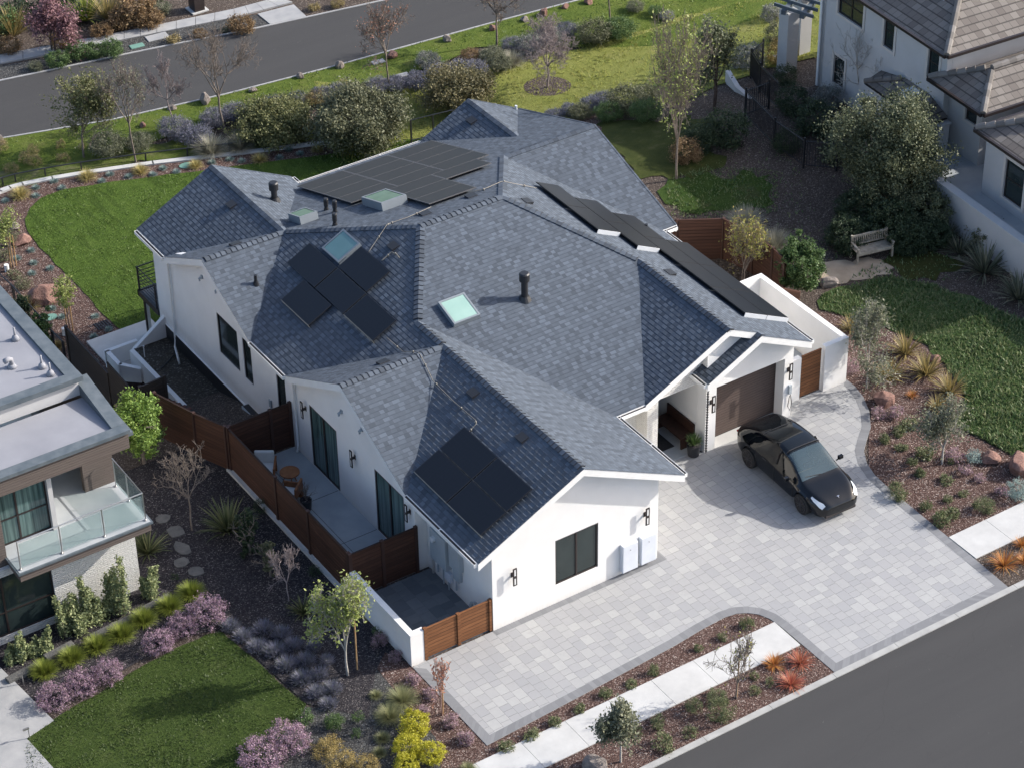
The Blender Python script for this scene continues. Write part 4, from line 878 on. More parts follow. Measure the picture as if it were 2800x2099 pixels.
fence('wood_fence','short brown fence end between the white court wall and the round green bush','fence',[(17.75,9.35),(18.7,8.0)],1.35,-.1,M['wood'],posts=False)
# metal rail behind the left neighbour
t=thing('metal_fence','dark metal rail fence with slanting posts beside the left neighbour roof','fence',(0,0,0))
pts=[Vector((*p.xy,zt(p.x,p.y)+1.05)) for p in [U(*a(400,785),-1.0),U(*a(330,715),-1.0),U(*a(240,610),-1.0),U(*a(80,430),-1.0),U(*a(-60,300),-1.0)]]
mb=MB(); mb.tube(pts,.035,M['black'],6); mb.build('top_rail',t); mb=MB(); mb.tube([p-Vector((0,0,.85)) for p in pts],.02,M['black'],6); mb.build('bottom_rail',t)
for p in pts: mb=MB(); mb.box(p.x-.04,p.x+.04,p.y-.04,p.y+.04,p.z-1.1,p.z,M['black']); mb.build('post',t)
# ================================================================== LEFT NEIGHBOUR
nl=thing('neighbour_house','modern flat roofed neighbour house with brown siding and glass balcony','house',(-7,8,0))
def np_(o): o.parent=nl; o.matrix_parent_inverse=Matrix.Translation((7,-8,0)); return o
XL=-22
# white brick ground floor
np_(wall((XL,8.25),(-7.25,8.25),.3,-.1,top=2.75,holes=[(XL*-1-16.5,XL*-1-10.05,.25,2.5)],mat=M['nbrick'] if 'nbrick' in M else M['stone'],name='brick_wall')); np_(wall((-7.25,8.56),(-7.25,20),.3,-.1,top=2.75,name='wall'))
def nwin(p,q,s0,s1,z0,z1,**k):
    t=window(p,q,s0,s1,z0,z1,nl,**k); t.location=t.location-nl.location; return t
nwin((XL,8.25),(-7.25,8.25),5.5,8.7,.25,2.5,mull=(.5,),hor=(.38,)); nwin((XL,8.25),(-7.25,8.25),8.75,11.95,.25,2.5,mull=(.5,),hor=(.38,))
# upper storey box, recess for the balcony
mb=MB(); mb.box(XL,-7.0,8.4,9.8,2.7,3.0,M['siding']); mb.box(XL,-11.3,8.4,8.7,3.0,5.3,M['siding']); mb.box(XL,-6.97,8.4,8.75,5.28,5.86,M['siding']); mb.box(-7.25,-6.97,8.75,10.4,5.28,5.86,M['siding']); 
mb.box(-7.25,-6.99,9.9,20,2.7,5.86,M['siding']); mb.box(-8.0,-7.25,9.9,10.1,3.0,5.3,M['siding']); np_(mb.build('siding_wall'))
mb=MB(); mb.box(-9.6,-9.45,8.76,11.4,3.05,5.3,M['ngrey']); mb.box(-9.45,-7.25,11.3,11.45,3.05,5.3,M['ngrey']); mb.box(-10.2,-9.6,8.9,9.0,3.05,5.3,M['ngrey']) if False else None; np_(mb.build('recess_wall'))
mb=MB(); mb.box(-11.3,-7.0,8.76,11.5,5.25,5.28,M['soffit']); np_(mb.build('soffit'))
nwin((-11.3,8.95),(-9.6,8.95),.0,1.7,3.05,5.25,mull=(.42,),hor=(.42,),glass='curtain',inset=.0); 
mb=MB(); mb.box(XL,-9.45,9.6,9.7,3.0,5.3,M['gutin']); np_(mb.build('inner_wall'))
# roofs
mb=MB(); mb.box(XL,-7.35,8.7,10.75,5.80,5.90,M['roofmem']); mb.box(XL,-6.93,8.33,8.70,5.86,5.98,M['coping']); 
vs=[(-7.35,8.7,5.86),(-6.93,8.7,5.86),(-6.93,11.2,5.86),(-7.35,11.2,5.86),(-7.35,8.7,5.99),(-6.93,8.7,5.99),(-6.93,11.2,6.35),(-7.35,11.2,6.35)]
mb.add(vs,[(0,3,2,1),(4,5,6,7),(0,1,5,4),(1,2,6,5),(2,3,7,6),(3,0,4,7)],M['coping']); mb.box(-6.93,-6.6,8.9,11.4,5.3,5.42,M['coping']); np_(mb.build('lower_roof'))
mb=MB(); mb.box(XL,-7.35,10.9,21.0,5.9,6.45,M['ngrey']); np_(mb.build('roof_parapet'))
mb=MB(); mb.box(XL,-7.65,11.2,21,6.42,6.5,M['roofmem']); mb.box(XL,-7.22,10.78,11.15,6.45,6.62,M['coping']); mb.box(-7.65,-7.22,11.15,21,6.45,6.60,M['coping']); np_(mb.build('upper_roof'))
for x,y in((-8.05,13.9),(-8.0,12.05),(-7.95,11.55)):
    mb=MB(); mb.tube([(x,y,6.5),(x,y,6.62),(x,y,6.68)],[.14,.10,.05],M['roofmem'],14); mb.tube([(x,y,6.6),(x,y,6.95)],.035,M['roofmem'],8); np_(mb.build('roof_vent',smooth=True))
mb=MB(); mb.tube([(-8.75,12.6,6.5),(-8.75,12.6,6.62)],[.16,.1],M['roofmem'],14); mb.tube([(-8.75,12.6,6.6),(-8.75,12.6,6.8),(-8.85,12.55,6.86),(-9.0,12.5,6.86)],[.07,.07,.08,.09],M['roofmem'],12); np_(mb.build('roof_vent',smooth=True))
mb=MB(); mb.box(-9.9,-9.3,14.2,14.9,6.5,6.6,M['coping']); mb.box(-9.82,-9.38,14.28,14.82,6.6,6.62,M['glass']); np_(mb.build('roof_hatch'))
# balcony
bt=bpy.data.objects.new('balcony',None); link(bt,nl); bt.location=(0,0,3.05)
mb=MB(); mb.box(-4.3,.02,-.5,3.3,-.36,-.08,M['siding']); mb.box(-4.36,.08,-.56,.40,-.08,-.01,M['coping']); mb.box(-4.3,.02,-.5,3.3,-.08,.0,M['patio']); mb.build('balcony_deck',bt)
mb=MB(); rail=[(-4.2,-.38,1.05),(-.08,-.38,1.05),(-.08,1.7,1.05)]; mb.tube(rail,.022,M['steel'],8)
for x,y in((-4.2,-.38),(-2.85,-.38),(-1.45,-.38),(-.08,-.38),(-.08,.75),(-.08,1.65)): mb.tube([(x,y,0),(x,y,1.05)],.02,M['steel'],8); mb.tube([(x,y,0),(x,y,.03)],.05,M['steel'],10)
mb.build('handrail',bt)
m=NT('clear_balcony_glass',.02,.5); m.b.inputs['Transmission Weight'].default_value=.0; tr_=m.node('ShaderNodeBsdfTransparent'); tr_.inputs[0].default_value=(.84,.89,.88,1); mx=m.node('ShaderNodeMixShader'); mx.inputs[0].default_value=.14; m.col((.5,.6,.6)); m.l.new(tr_.outputs[0],mx.inputs[1]); m.l.new(m.b.outputs[0],mx.inputs[2]); m.l.new(mx.outputs[0],m.out.inputs[0]); M['clear']=m.m
for x0,x1 in((-4.15,-2.9),(-2.8,-1.5),(-1.4,-.13)):
    mb=MB(); mb.box(x0,x1,-.386,-.374,.1,.95,M['clear']); mb.build('glass_pane',bt)
for y0,y1 in((-.32,.7),(.8,1.6)):
    mb=MB(); mb.box(-.086,-.074,y0,y1,.1,.95,M['clear']); mb.build('glass_pane',bt)
# ================================================================== RIGHT NEIGHBOUR
nr=thing('neighbour_house','large two storey pale grey stucco house with brown tile roofs and dark framed windows','house',(30.3,21.3,0),-.065)
def rp(o): o.parent=nr; return o
def rwall(p,q,zb,zt_,holes=(),**k): return wall(p,q,.25,zb,holes=holes,top=zt_,mat=M['ngrey'],parent=nr,**k)
def rwin(p,q,s0,s1,z0,z1,**k):
    mull=k.pop('mull',(.5,)) ; w_=window(p,q,s0,s1,z0,z1,nr,mull=mull,hor=(.5,),inset=.08,glass='glass',**k)
    d=(Vector(q)-Vector(p)).normalized(); n=Vector((-d.y,d.x)); mb=MB(); w2=(s1-s0)/2; h=z1-z0
    for x0,x1,a0,a1 in((-w2-.12,-w2,-.12,h+.12),(w2,w2+.12,-.12,h+.12),(-w2,w2,-.12,0),(-w2,w2,h,h+.12)): mb.box(x0,x1,-.115,-.08,a0,a1,M['ngrey2'])
    mb.build('surround',w_); return w_
M['ngrey2']=noisy('beige_window_surround',(.50,.46,.42),(.56,.52,.48),3,.8)
WH=[(.0+1.62,2.55,.95,2.35,1),(1.55,3.35,3.7,5.0,2),(4.0,4.75,3.45,4.85,1),(6.55,7.3,3.1,4.5,1)]
# window heights read from the photo on the wall plane
holes=[]
def wl(px,py):   # photo -> (s,z) on the long wall plane of the right neighbour
    nrm=Vector((math.cos(-.065),math.sin(-.065),0)); O=Vector((30.3,21.3,0)); d=rayd(px,py); t=(O-CAM).dot(nrm)/d.dot(nrm); Q=CAM+d*t; r=Q-O; return (-(r.x*math.sin(.065)*1)+-(r.y)*math.cos(.065), Q.z)
def hol(c4):
    S=[wl(*tr(*p)) for p in c4]; s0=(S[0][0]+S[2][0])/2; s1=(S[1][0]+S[3][0])/2; return (s0,s1,(S[2][1]+S[3][1])/2,(S[0][1]+S[1][1])/2)
hs=[hol([(1005,345),(1072,388),(995,520),(1062,572)]),hol([(1330,92),(1396,128),(1315,290),(1380,332)]),hol([(1612,288),(1682,328),(1592,492),(1662,530)]),hol([(1038,-75),(1200,10),(1028,78),(1182,188)])]
LWR=((0,0),(0,-8.0))
rp_=rwall(*LWR,-1.2,5.25,holes=[(max(.1,h[0]),h[1],h[2],min(5.0,h[3])) for h in hs])
for i,h in enumerate(hs): rwin(*LWR,max(.1,h[0]),h[1],h[2],min(5.0,h[3]),mull=((.5,) if i==3 else ()))
rwall((.26,-8.0),(12,-8.0),-.5,5.25); rwall((12,0),(0,0),-1.2,5.25); rwall((12,-8),(12,0),-1.2,5.25)
mb=MB(); mb.box(-.05,0,.0,.12,-1,5.2,M['trim']) ; mb.build('downspout',nr)
def hiproof(x0,x1,y0,y1,ze,pitch,name='tile_roof',ov=.4,gable=None):
    x0-=ov;x1+=ov;y0-=ov;y1+=ov; w=min(x1-x0,y1-y0)/2; zr=ze+w*pitch; t=.12
    if (x1-x0)>(y1-y0): r0=(x0+w,(y0+y1)/2,zr);r1=(x1-w,(y0+y1)/2,zr)
    else: r0=((x0+x1)/2,y0+w,zr);r1=((x0+x1)/2,y1-w,zr)
    c=[(x0,y0,ze),(x1,y0,ze),(x1,y1,ze),(x0,y1,ze)]; mb=MB()
    if (x1-x0)>(y1-y0): fs=[[c[0],c[1],r1,r0],[c[1],c[2],r1],[c[2],c[3],r0,r1],[c[3],c[0],r0]]; hips=[(c[0],r0),(c[1],r1),(c[2],r1),(c[3],r0),(r0,r1)]
    else: fs=[[c[0],c[1],r0],[c[1],c[2],r1,r0],[c[2],c[3],r1],[c[3],c[0],r0,r1]]; hips=[(c[0],r0),(c[1],r0),(c[2],r1),(c[3],r1),(r0,r1)]
    for f in fs: mb.add(f,[tuple(range(len(f)))],M['tile'])
    mb.add([(x,y,z-t) for x,y,z in c]+c,[(3,2,1,0),(0,1,5,4),(1,2,6,5),(2,3,7,6),(3,0,4,7)],M['ngrey'])
    o=mb.build(name,nr); g=MB()
    for i in range(4):
        A=Vector(c[i]);B=Vector(c[(i+1)%4]); out=(B-A).cross(Vector((0,0,1))).normalized(); g.obox(A+out*.06-Vector((0,0,.06)),B+out*.06-Vector((0,0,.06)),.11,.12,M['dark'])
    g.build('gutter',nr)
    for A,B in hips:
        A=Vector(A);B=Vector(B);L=(B-A).length; d=(B-A).normalized(); k=MB(); n=int(L/.36)
        for i in range(n): k.tube([A+d*(i*.36)+Vector((0,0,.03)),A+d*(i*.36+.38)+Vector((0,0,.055))],[.12,.14],M['cap2'],8)
        k.build('hip_tiles',nr)
m=NT('hip_tile_grey',.8,.25); m.col(m.ramp(m.isl(),[(0,(.12,.11,.10)),(1,(.21,.195,.18))])); M['cap2']=m.m
hiproof(0,12,-8.0,0,5.25,.42,ov=.35)
hiproof(-.02,6,-10.4,-7.9,3.95,.42); rwall((0.25,-8.0),(.25,-10.0),-.2,3.9,holes=[(1.05,1.75,2.7,3.5)]); rwin((0.25,-8.0),(.25,-10.0),1.05,1.75,2.7,3.5,mull=()); rwall((.51,-10.0),(4,-10.0),-.2,3.9)
hiproof(-.9,8,-18,-11.9,3.95,.42); rwall((-.54,-18),(8,-18),-.2,3.9); rwall((-.8,-11.6),(-.8,-18),-.2,3.9,holes=[(1.2,2.3,1.55,3.2)]); rwin((-.8,-11.6),(-.8,-18),1.2,2.3,1.55,3.2,mull=()); rwall((4,-11.6),(-.54,-11.6),-.2,3.9); rwall((4,-10),(4,-11.6),-.2,3.9,ins=1)
# lean-to roof on the left face
def lc(V): r=Vector(V)-Vector((30.3,21.3,0)); c,s_=math.cos(.065),math.sin(.065); return Vector((r.x*c-r.y*s_,r.x*s_+r.y*c,r.z))
S0=wl(*tr(1468,502)); S1=wl(*tr(1612,612)); S2=wl(*tr(1730,742)); zE=S2[1]
a0=Vector((-.02,-S0[0],S0[1])); a1=Vector((-.02,-S1[0],S0[1])); e2=Vector((-.02,-S2[0],zE)); e1=lc(U(*tr(1590,800),zE)); e0=lc(U(*tr(1120,545),zE)); e0.x=e1.x; e3=Vector((-.02,e0.y+.4,zE))
mb=MB()
for f in ([a0,a1,e1,e0],[a1,e2,e1],[a0,e0,e3]): mb.add(f,[tuple(range(len(f)))],M['tile']); mb.add([v-Vector((0,0,.1)) for v in f],[tuple(range(len(f)))],M['dark'])
mb.build('lean_to_roof',nr)
k=MB()
for A,B in((e1,a1),(e0,a0)):
    L=(B-A).length; d=(B-A).normalized()
    for i in range(int(L/.36)): k.tube([A+d*(i*.36)+Vector((0,0,.03)),A+d*(i*.36+.38)+Vector((0,0,.055))],[.11,.13],M['cap2'],8)
k.build('hip_tiles',nr)
mb=MB(); c0=a0.lerp(e0,.35).lerp(a1.lerp(e1,.35),.55); mb.box(c0.x-.3,c0.x+.3,c0.y-.3,c0.y+.3,c0.z-.12,c0.z+.1,M['skirt']); mb.build('roof_vent',nr); mb=MB(); mb.box(e1.x+.25,-.0,e1.y+.2,e0.y-.2,-.8,zE-.05,M['ngrey']); mb.build('lean_to_wall',nr)
for x,y,z in((2.3,-3.6,6.45),(1.6,-5.6,6.1),(3.4,-6.0,6.6)):
    mb=MB(); mb.box(x-.22,x+.22,y-.22,y+.22,z-.25,z+.02,M['skirt']); mb.tube([(x,y,z),(x,y,z+.35)],.06,M['skirt'],8); mb.build('roof_vent',nr)
# raised terrace
mb=MB(); mb.box(-2.0,6,-20,-8.05,-.3,1.1,M['patio']); mb.build('terrace',nr)
mb=MB(); mb.box(-2.25,-2.0,-20,-10.2,-.3,1.55,M['ngrey']); mb.box(-2.3,-1.95,-20,-10.2,1.55,1.62,M['ngrey']); mb.build('terrace_wall',nr)
mb=MB(); mb.box(-.55,-.05,-8.55,-8.1,1.1,2.3,M['ngrey']); mb.box(-.6,0,-8.6,-8.05,2.3,2.38,M['ngrey']); mb.build('pillar',nr,bev=.02)
def ironfence(label,pts,h,group=None,zof=0,parent=None,gap=.11):
    t=thing('iron_fence',label,'fence',(0,0,0)) if parent is None else parent
    for p,q in zip(pts,pts[1:]):
        p=Vector(p);q=Vector(q); L=(q-p).length; d=(q-p)/L; mb=MB(); z=Vector((0,0,1))
        mb.obox(p+z*(h-.08),q+z*(h-.08),.035,.035,M['black']); mb.obox(p+z*.12,q+z*.12,.035,.035,M['black'])
        for i in range(int(L/gap)): s=p+d*(i*gap); mb.obox(s+z*.08,s+z*h,.018,.018,M['black'],up=(1,0,0))
        mb.build('picket_panel',t)
        mb=MB(); mb.obox(p-z*.1,p+z*(h+.08),.06,.06,M['black'],up=(1,0,0)); mb.build('post',t)
    return t
def gz(x,y): return (x,y,zt(x,y))
ironfence('black iron picket fence curving around the shaded side yard of the grey house',[gz(*p) for p in [(30.0,24.6),(28.9,24.0),(28.1,22.4),(27.6,20.6)]],1.3)
ironfence('black iron picket fence running past the big bushy tree',[gz(*p) for p in [(27.4,20.9),(26.2,20.9),(25.64,18.3),(25.6,16.4),(26.5,15.5),(27.6,15.2)]],1.25)
tt=ironfence('short black iron railing between the white pillar and the big bushy tree',[tuple(U(*tr(1560,915),1.1)),tuple(U(*tr(1748,885),1.1))],1.1)
lowwall('garden_wall','curved white garden wall behind the black iron fence',[(28.0,24.4),(27.6,23.2),(27.5,21.9),(27.8,20.9)],.2,-1.8,-.05,-.3,mat='ngrey')
# pergola
pg=thing('pergola','white pillar pergola with dark beams at the corner of the grey house','pergola',(30.6,23.6,0))
for dx,dy in((-.1,.0),(1.6,1.2)):
    mb=MB(); mb.box(dx-.3,dx+.3,dy-.3,dy+.3,-1,2.35,M['ngrey']); mb.build('pillar',pg)
mb=MB(); mb.obox((-.6,-.2,2.45),(3,1.9,2.45),.2,.2,M['coping']); mb.obox((-.2,-.9,2.45),(3.2,1.1,2.45),.2,.2,M['coping'])
mb.build('beam',pg)
for i in range(7): mb=MB(); s=Vector((-.3+i*.5,-.5+i*.33,2.6)); mb.obox(s+Vector((.3,-.9,0)),s+Vector((-.3,.9,0)),.08,.14,M['coping']); mb.build('rafter',pg)
mb=MB(); mb.prism([(29.5,22.2),(31,21.4),(33,24.6),(31.2,25.4)],-1.5,-.75,M['concrete']); mb.build('side_terrace')['kind']='structure'
# ================================================================== VEGETATION GENERATORS
RNG=np.random.default_rng(11)
def unit(v): return v/np.maximum(1e-9,np.linalg.norm(v,axis=1,keepdims=True))
def leafquads(P,size,up=.3,aspect=1.7,vary=.4,dirs=None):
    n=len(P); N=RNG.normal(size=(n,3)); N[:,2]=np.abs(N[:,2])+up; N=unit(N)
    T=RNG.normal(size=(n,3)) if dirs is None else dirs+RNG.normal(size=(n,3))*.3
    T=unit(T-N*(T*N).sum(1,keepdims=True)); B=np.cross(N,T); s=size*(1+vary*RNG.uniform(-1,1,(n,1)))
    a_=T*s*aspect*.5; b_=B*s*.5
    V=np.stack([P-a_,P+b_*.9,P+a_,P-b_*.9],1).reshape(-1,3); F=np.arange(n*4).reshape(-1,4); return V,F
def clumped(n,k,r,spread,flat=.9,shell=.55,seed=None,base=0):
    """leaf positions gathered round k twig ends spread through a rounded crown"""
    c=unit(RNG.normal(size=(k,3)))*(RNG.uniform(shell,1,(k,1))**.6); c[:,2]=c[:,2]*flat; c=c*r; c[:,2]+=base
    i=RNG.integers(0,k,n); return c[i]+RNG.normal(size=(n,3))*spread*r*RNG.uniform(.5,1.3,(k,1))[i]
def join(parts):
    V=[];F=[];k=0
    for v,f in parts: V.append(v);F.append(f+k);k+=len(v)
    return np.concatenate(V),np.concatenate(F)
def mo(name,V,F,mat,parent=None,smooth=False):
    o=bpy.data.objects.new(name,npmesh(name,V,F,mat,smooth=smooth)); link(o,parent); return o
def tubes(segs,n=5):
    """segs: list of (p0,p1,r0,r1)"""
    A=np.array([s[0] for s in segs]);B=np.array([s[1] for s in segs]);r0=np.array([s[2] for s in segs])[:,None];r1=np.array([s[3] for s in segs])[:,None]
    d=unit(B-A); u=np.where(np.abs(d[:,2:3])<.9,np.array([[0,0,1.]]),np.array([[1.,0,0]])); x=unit(np.cross(d,u)); y=np.cross(x,d); V=[]
    for P_,r in((A,r0),(B+d*r1*.5,r1)):
        for j in range(n): t=2*math.pi*j/n; V.append(P_+(x*math.cos(t)+y*math.sin(t))*r)
    V=np.stack(V,1).reshape(-1,3); m=len(segs); base=(np.arange(m)*2*n)[:,None,None]
    f=np.array([(j,(j+1)%n,n+(j+1)%n,n+j) for j in range(n)])[None]; return V,(base+f).reshape(-1,4)
def branch(p,d,L,r,depth,segs,tips,rnd,bend=.25,split=(2,4),ratio=.68,upb=.12,gnarl=.2,ang=.55):
    steps=3; q=np.array(p,float); d=np.array(d,float)
    for i in range(steps):
        d=d+rnd.normal(size=3)*gnarl*.5; d[2]+=upb*.4; d/=np.linalg.norm(d); e=q+d*L/steps; rr=r*(1-.38*(i+1)/steps); segs.append((q,e,r*(1-.38*i/steps),rr)); q=e
        if depth>0 and i<steps-1 and rnd.random()<.6:
            dd=d+rnd.normal(size=3)*ang; dd[2]+=upb; dd/=np.linalg.norm(dd); branch(q,dd,L*ratio*.8,rr*.6,depth-1,segs,tips,rnd,bend,split,ratio,upb,gnarl,ang)
    if depth<=0: tips.append(q); return
    for _ in range(rnd.integers(*split)):
        dd=d+rnd.normal(size=3)*ang; dd[2]+=upb; dd/=np.linalg.norm(dd); branch(q,dd,L*ratio*rnd.uniform(.8,1.15),r*.6,depth-1,segs,tips,rnd,bend,split,ratio,upb,gnarl,ang)
def blades(n,h,w,spread,base=.15,droop=.5,seed=0,stiff=0,lean=.9):
    rnd=np.random.default_rng(seed); th=rnd.uniform(0,2*math.pi,n); rad=np.sqrt(rnd.uniform(0,1,n)); o=np.stack([np.cos(th),np.sin(th)],1)
    out=rad[:,None]*o; L=h*rnd.uniform(.65,1.1,n); tilt=rad*lean*rnd.uniform(.7,1.2,n)
    P0=np.concatenate([out*base,np.zeros((n,1))],1); d=np.concatenate([o*np.sin(tilt)[:,None],np.cos(tilt)[:,None]],1)
    side=np.stack([-o[:,1],o[:,0],np.zeros(n)],1); pts=[];q=P0.copy(); K=4
    for i in range(K+1):
        pts.append(q.copy()); q=q+d*(L/K)[:,None]; d[:,2]-=droop*(.25+i*.22)*(.4+rad); d=unit(d)
    V=[];F=[]
    prof=[.7,1,.85,.55,.06]
    for i in range(K+1): V.append(pts[i]-side*w*prof[i]/2);V.append(pts[i]+side*w*prof[i]/2)
    V=np.stack(V,1); V[:,:,2]=np.maximum(V[:,:,2],.01); V=V.reshape(-1,3); b_=(np.arange(n)*(2*K+2))[:,None,None]; f=np.array([(2*i,2*i+1,2*i+3,2*i+2) for i in range(K)])[None]
    return V,(b_+f).reshape(-1,4)
PROTO={}
def proto(key,fn):
    if key not in PROTO: PROTO[key]=fn()
    return PROTO[key]
def me_shrub(leaf,seed,n=2600,size=.045,k=70,flat=.75,spread=.13,shell=.5):
    global RNG; RNG=np.random.default_rng(seed)
    P=clumped(n,k,1.0,spread,flat,shell,base=.62); P[:,2]=np.abs(P[:,2]); return npmesh('leaves',*leafquads(P,size),LF[leaf])
def me_tuft(leaf,seed,n,h,w,**k): return npmesh('blades',*blades(n,h,w,0,seed=seed,**k),LF[leaf])
def place(name,mesh,label,cat,P,s,group=None,rz=None,sz=None):
    o=bpy.data.objects.new(name,mesh); link(o); o.location=P; o.scale=(s,s,sz or s); o.rotation_euler=(0,0,random.uniform(0,6.28) if rz is None else rz); return tag(o,label,cat,group)
def blob(px,py,rpx,hf=.7):
    """ground point and radius for a rounded plant seen centred at px,py"""
    P=G(px,py); r=rpx*mpp(P); P=G(px,py+hf*r*.81/mpp(P)); return P,r
def shrubs(name,cat,group,leaf,items,fmt,size=.05,n=2600,flat=.8,sub=None,seeds=3,spread=.13,k=70):
    rj=random.Random(len(items)*7)
    """items: (px,py,rpx[,label]) from left to right"""
    for i,it in enumerate(items):
        lab=it[3] if len(it)>3 and it[3] else fmt.format(o=ORD[min(i,19)])
        P,r=blob(it[0],it[1],it[2]); nn=n if r>.3 else int(n*.3); key=(leaf,'s',i%seeds,size,nn,flat,spread)
        me=proto(key,lambda: me_shrub(leaf,int(nn*7+size*1000+i*31)%997,nn,size if r>.3 else size*1.9,k if r>.3 else 30,flat,spread if r>.3 else max(spread,.2)))
        o_=place(name,me,lab,cat,P-Vector((0,0,.02)),r,group)
        if len(items)>8: o_.scale=(r*rj.uniform(.8,1.25),r*rj.uniform(.8,1.2),r*rj.uniform(.65,1.2))
def tufts(name,cat,group,leaf,items,fmt,n=420,h=1.15,w=.022,droop=.45,lean=1.1,base=.2,seeds=3):
    for i,it in enumerate(items):
        lab=it[3] if len(it)>3 and it[3] else fmt.format(o=ORD[min(i,19)])
        P,r=blob(it[0],it[1],it[2],.35); key=(leaf,'t',i%seeds,n,h,w,droop,lean)
        me=proto(key,lambda: me_tuft(leaf,i*7+3,n,h,w,droop=droop,lean=lean,base=base)); place(name,me,lab,cat,P-Vector((0,0,.02)),r*1.05,group)
def tree(name,label,base,top,rpx,leaf=None,bark='bark',nleaf=0,size=.05,seed=1,depth=5,trunk=.35,rad=None,lean=(0,0),ang=.5,upb=.12,group=None,stakes=False,P=None,H=None,extra=None,spread=.09,multi=1,cat='tree',ratio=.7):
    P=P or G(*base); m_=mpp(P); H=H or (base[1]-top[1])*m_/.81; R_=rpx*m_; rnd=np.random.default_rng(seed)
    t=thing(name,label,cat,P,0,group); segs=[];tips=[]; r0=rad or max(.03,H*.014)
    for mi in range(multi):
        dx=(0,0) if multi==1 else (rnd.uniform(-.12,.12),rnd.uniform(-.12,.12))
        q=np.array([dx[0],dx[1],-.1]); d=np.array([lean[0]+dx[0],lean[1]+dx[1],1.0]); d/=np.linalg.norm(d); e=q
        for i in range(3): e=q+(d+rnd.normal(size=3)*.05)*H*trunk/3; segs.append((q,e,r0*(1-.1*i),r0*(1-.1*(i+1)))); q=e
        L=(H*(1-trunk))*.42
        for k in range(3 if multi>1 else 4):
            dd=d+rnd.normal(size=3)*ang*.9; dd[2]=max(dd[2],.35); dd/=np.linalg.norm(dd); branch(q,dd,L,r0*.62,depth-2,segs,tips,rnd,ratio=ratio,upb=upb,ang=ang)
    A=np.array([s[1] for s in segs]); T=np.array(tips)
    # fit the crown to the size read from the photo
    zs=H/max(T[:,2].max(),.1); top0=H*trunk
    rr=np.percentile(np.hypot(T[:,0],T[:,1]),92); sx=R_/max(rr,.05)
    def fit(p):
        p=np.array(p,float); f=min(1,max(0,p[2]/max(top0,.1))); k=1+(sx-1)*f*f; return np.array([p[0]*k,p[1]*k,p[2]*zs])
    segs=[(fit(a_),fit(b_),max(c,.0055),max(d_,.0045)) for a_,b_,c,d_ in segs]; T=np.array([fit(x) for x in T])
    mo('trunk',*tubes(segs,5),M[bark],t)
    if leaf and nleaf:
        global RNG; RNG=np.random.default_rng(seed+50); i=RNG.integers(0,len(T),nleaf); Q=T[i]+RNG.normal(size=(nleaf,3))*R_*spread*RNG.uniform(.3,1.6,(len(T),1))[i]; mo('crown',*leafquads(Q,size),LF[leaf],t)
    if stakes:
        for sx_ in stakes: s=MB(); s.tube([(sx_,.05,-.1),(sx_,.02,H*.52)],.025,M['stake'],7); s.build('stake',t)
    return t
def big_tree(name,label,P,r,h,leaf,seed,n=26000,size=.07,bark='bark',k=260,zc=.58,flat=1.0,cat='tree',sh=.45,group=None):
    global RNG; RNG=np.random.default_rng(seed); t=thing(name,label,cat,P,0,group); rnd=np.random.default_rng(seed); segs=[];tips=[]
    q=np.array([0,0,-.2]); top=np.array([0,0,h*.3]); segs.append((q,top,h*.03,h*.022))
    for i in range(5):
        d=rnd.normal(size=3)*.5; d[2]=1; d/=np.linalg.norm(d); branch(top,d,h*.28,h*.015,2,segs,tips,rnd,ang=.5)
    mo('trunk',*tubes(segs,6),M[bark],t)
    c=unit(RNG.normal(size=(k,3)))*(RNG.uniform(sh,1,(k,1))); lump=1+.26*np.sin(c[:,:1]*5+seed)*np.cos(c[:,1:2]*4+c[:,2:]*3)+.12*np.sin(c[:,1:2]*11+seed*2)*np.sin(c[:,:1]*9+c[:,2:]*8); c=c*lump
    c=c*np.array([[r,r,h*.5*flat]]); c[:,2]+=h*zc; c[:,2]=np.maximum(c[:,2],.12)
    i=RNG.integers(0,k,n); Q=c[i]+RNG.normal(size=(n,3))*r*.10*RNG.uniform(.5,1.5,(k,1))[i]; Q[:,2]=np.maximum(Q[:,2],.03); mo('crown',*leafquads(Q,size),LF[leaf],t); return t
def rock(px,py,rpx,label,mat='rockred',seed=0,flat=.75,group=None,cat='rock',name='boulder'):
    P,r=blob(px,py,rpx,.45); bm=bmesh.new(); bmesh.ops.create_icosphere(bm,subdivisions=4,radius=1); rnd=np.random.default_rng(seed)
    pl=[(Vector(rnd.normal(size=3)).normalized(),rnd.uniform(.62,.9)) for _ in range(16)]
    for v in bm.verts:
        for n,d in pl:
            k=v.co.dot(n)-d
            if k>0: v.co-=n*k
        v.co+=Vector((math.sin(v.co.y*9+seed),math.sin(v.co.z*8),math.sin(v.co.x*10)))*.018
        v.co=Vector((v.co.x*1.12,v.co.y*.9,v.co.z*flat))
    me=bpy.data.meshes.new(name); bm.to_mesh(me); bm.free(); me.materials.append(M[mat]); o=bpy.data.objects.new(name,me); link(o); o.location=P+Vector((0,0,r*flat*.35)); o.scale=(r,r,r); o.rotation_euler=(0,0,seed*1.7); return tag(o,label,cat,group)
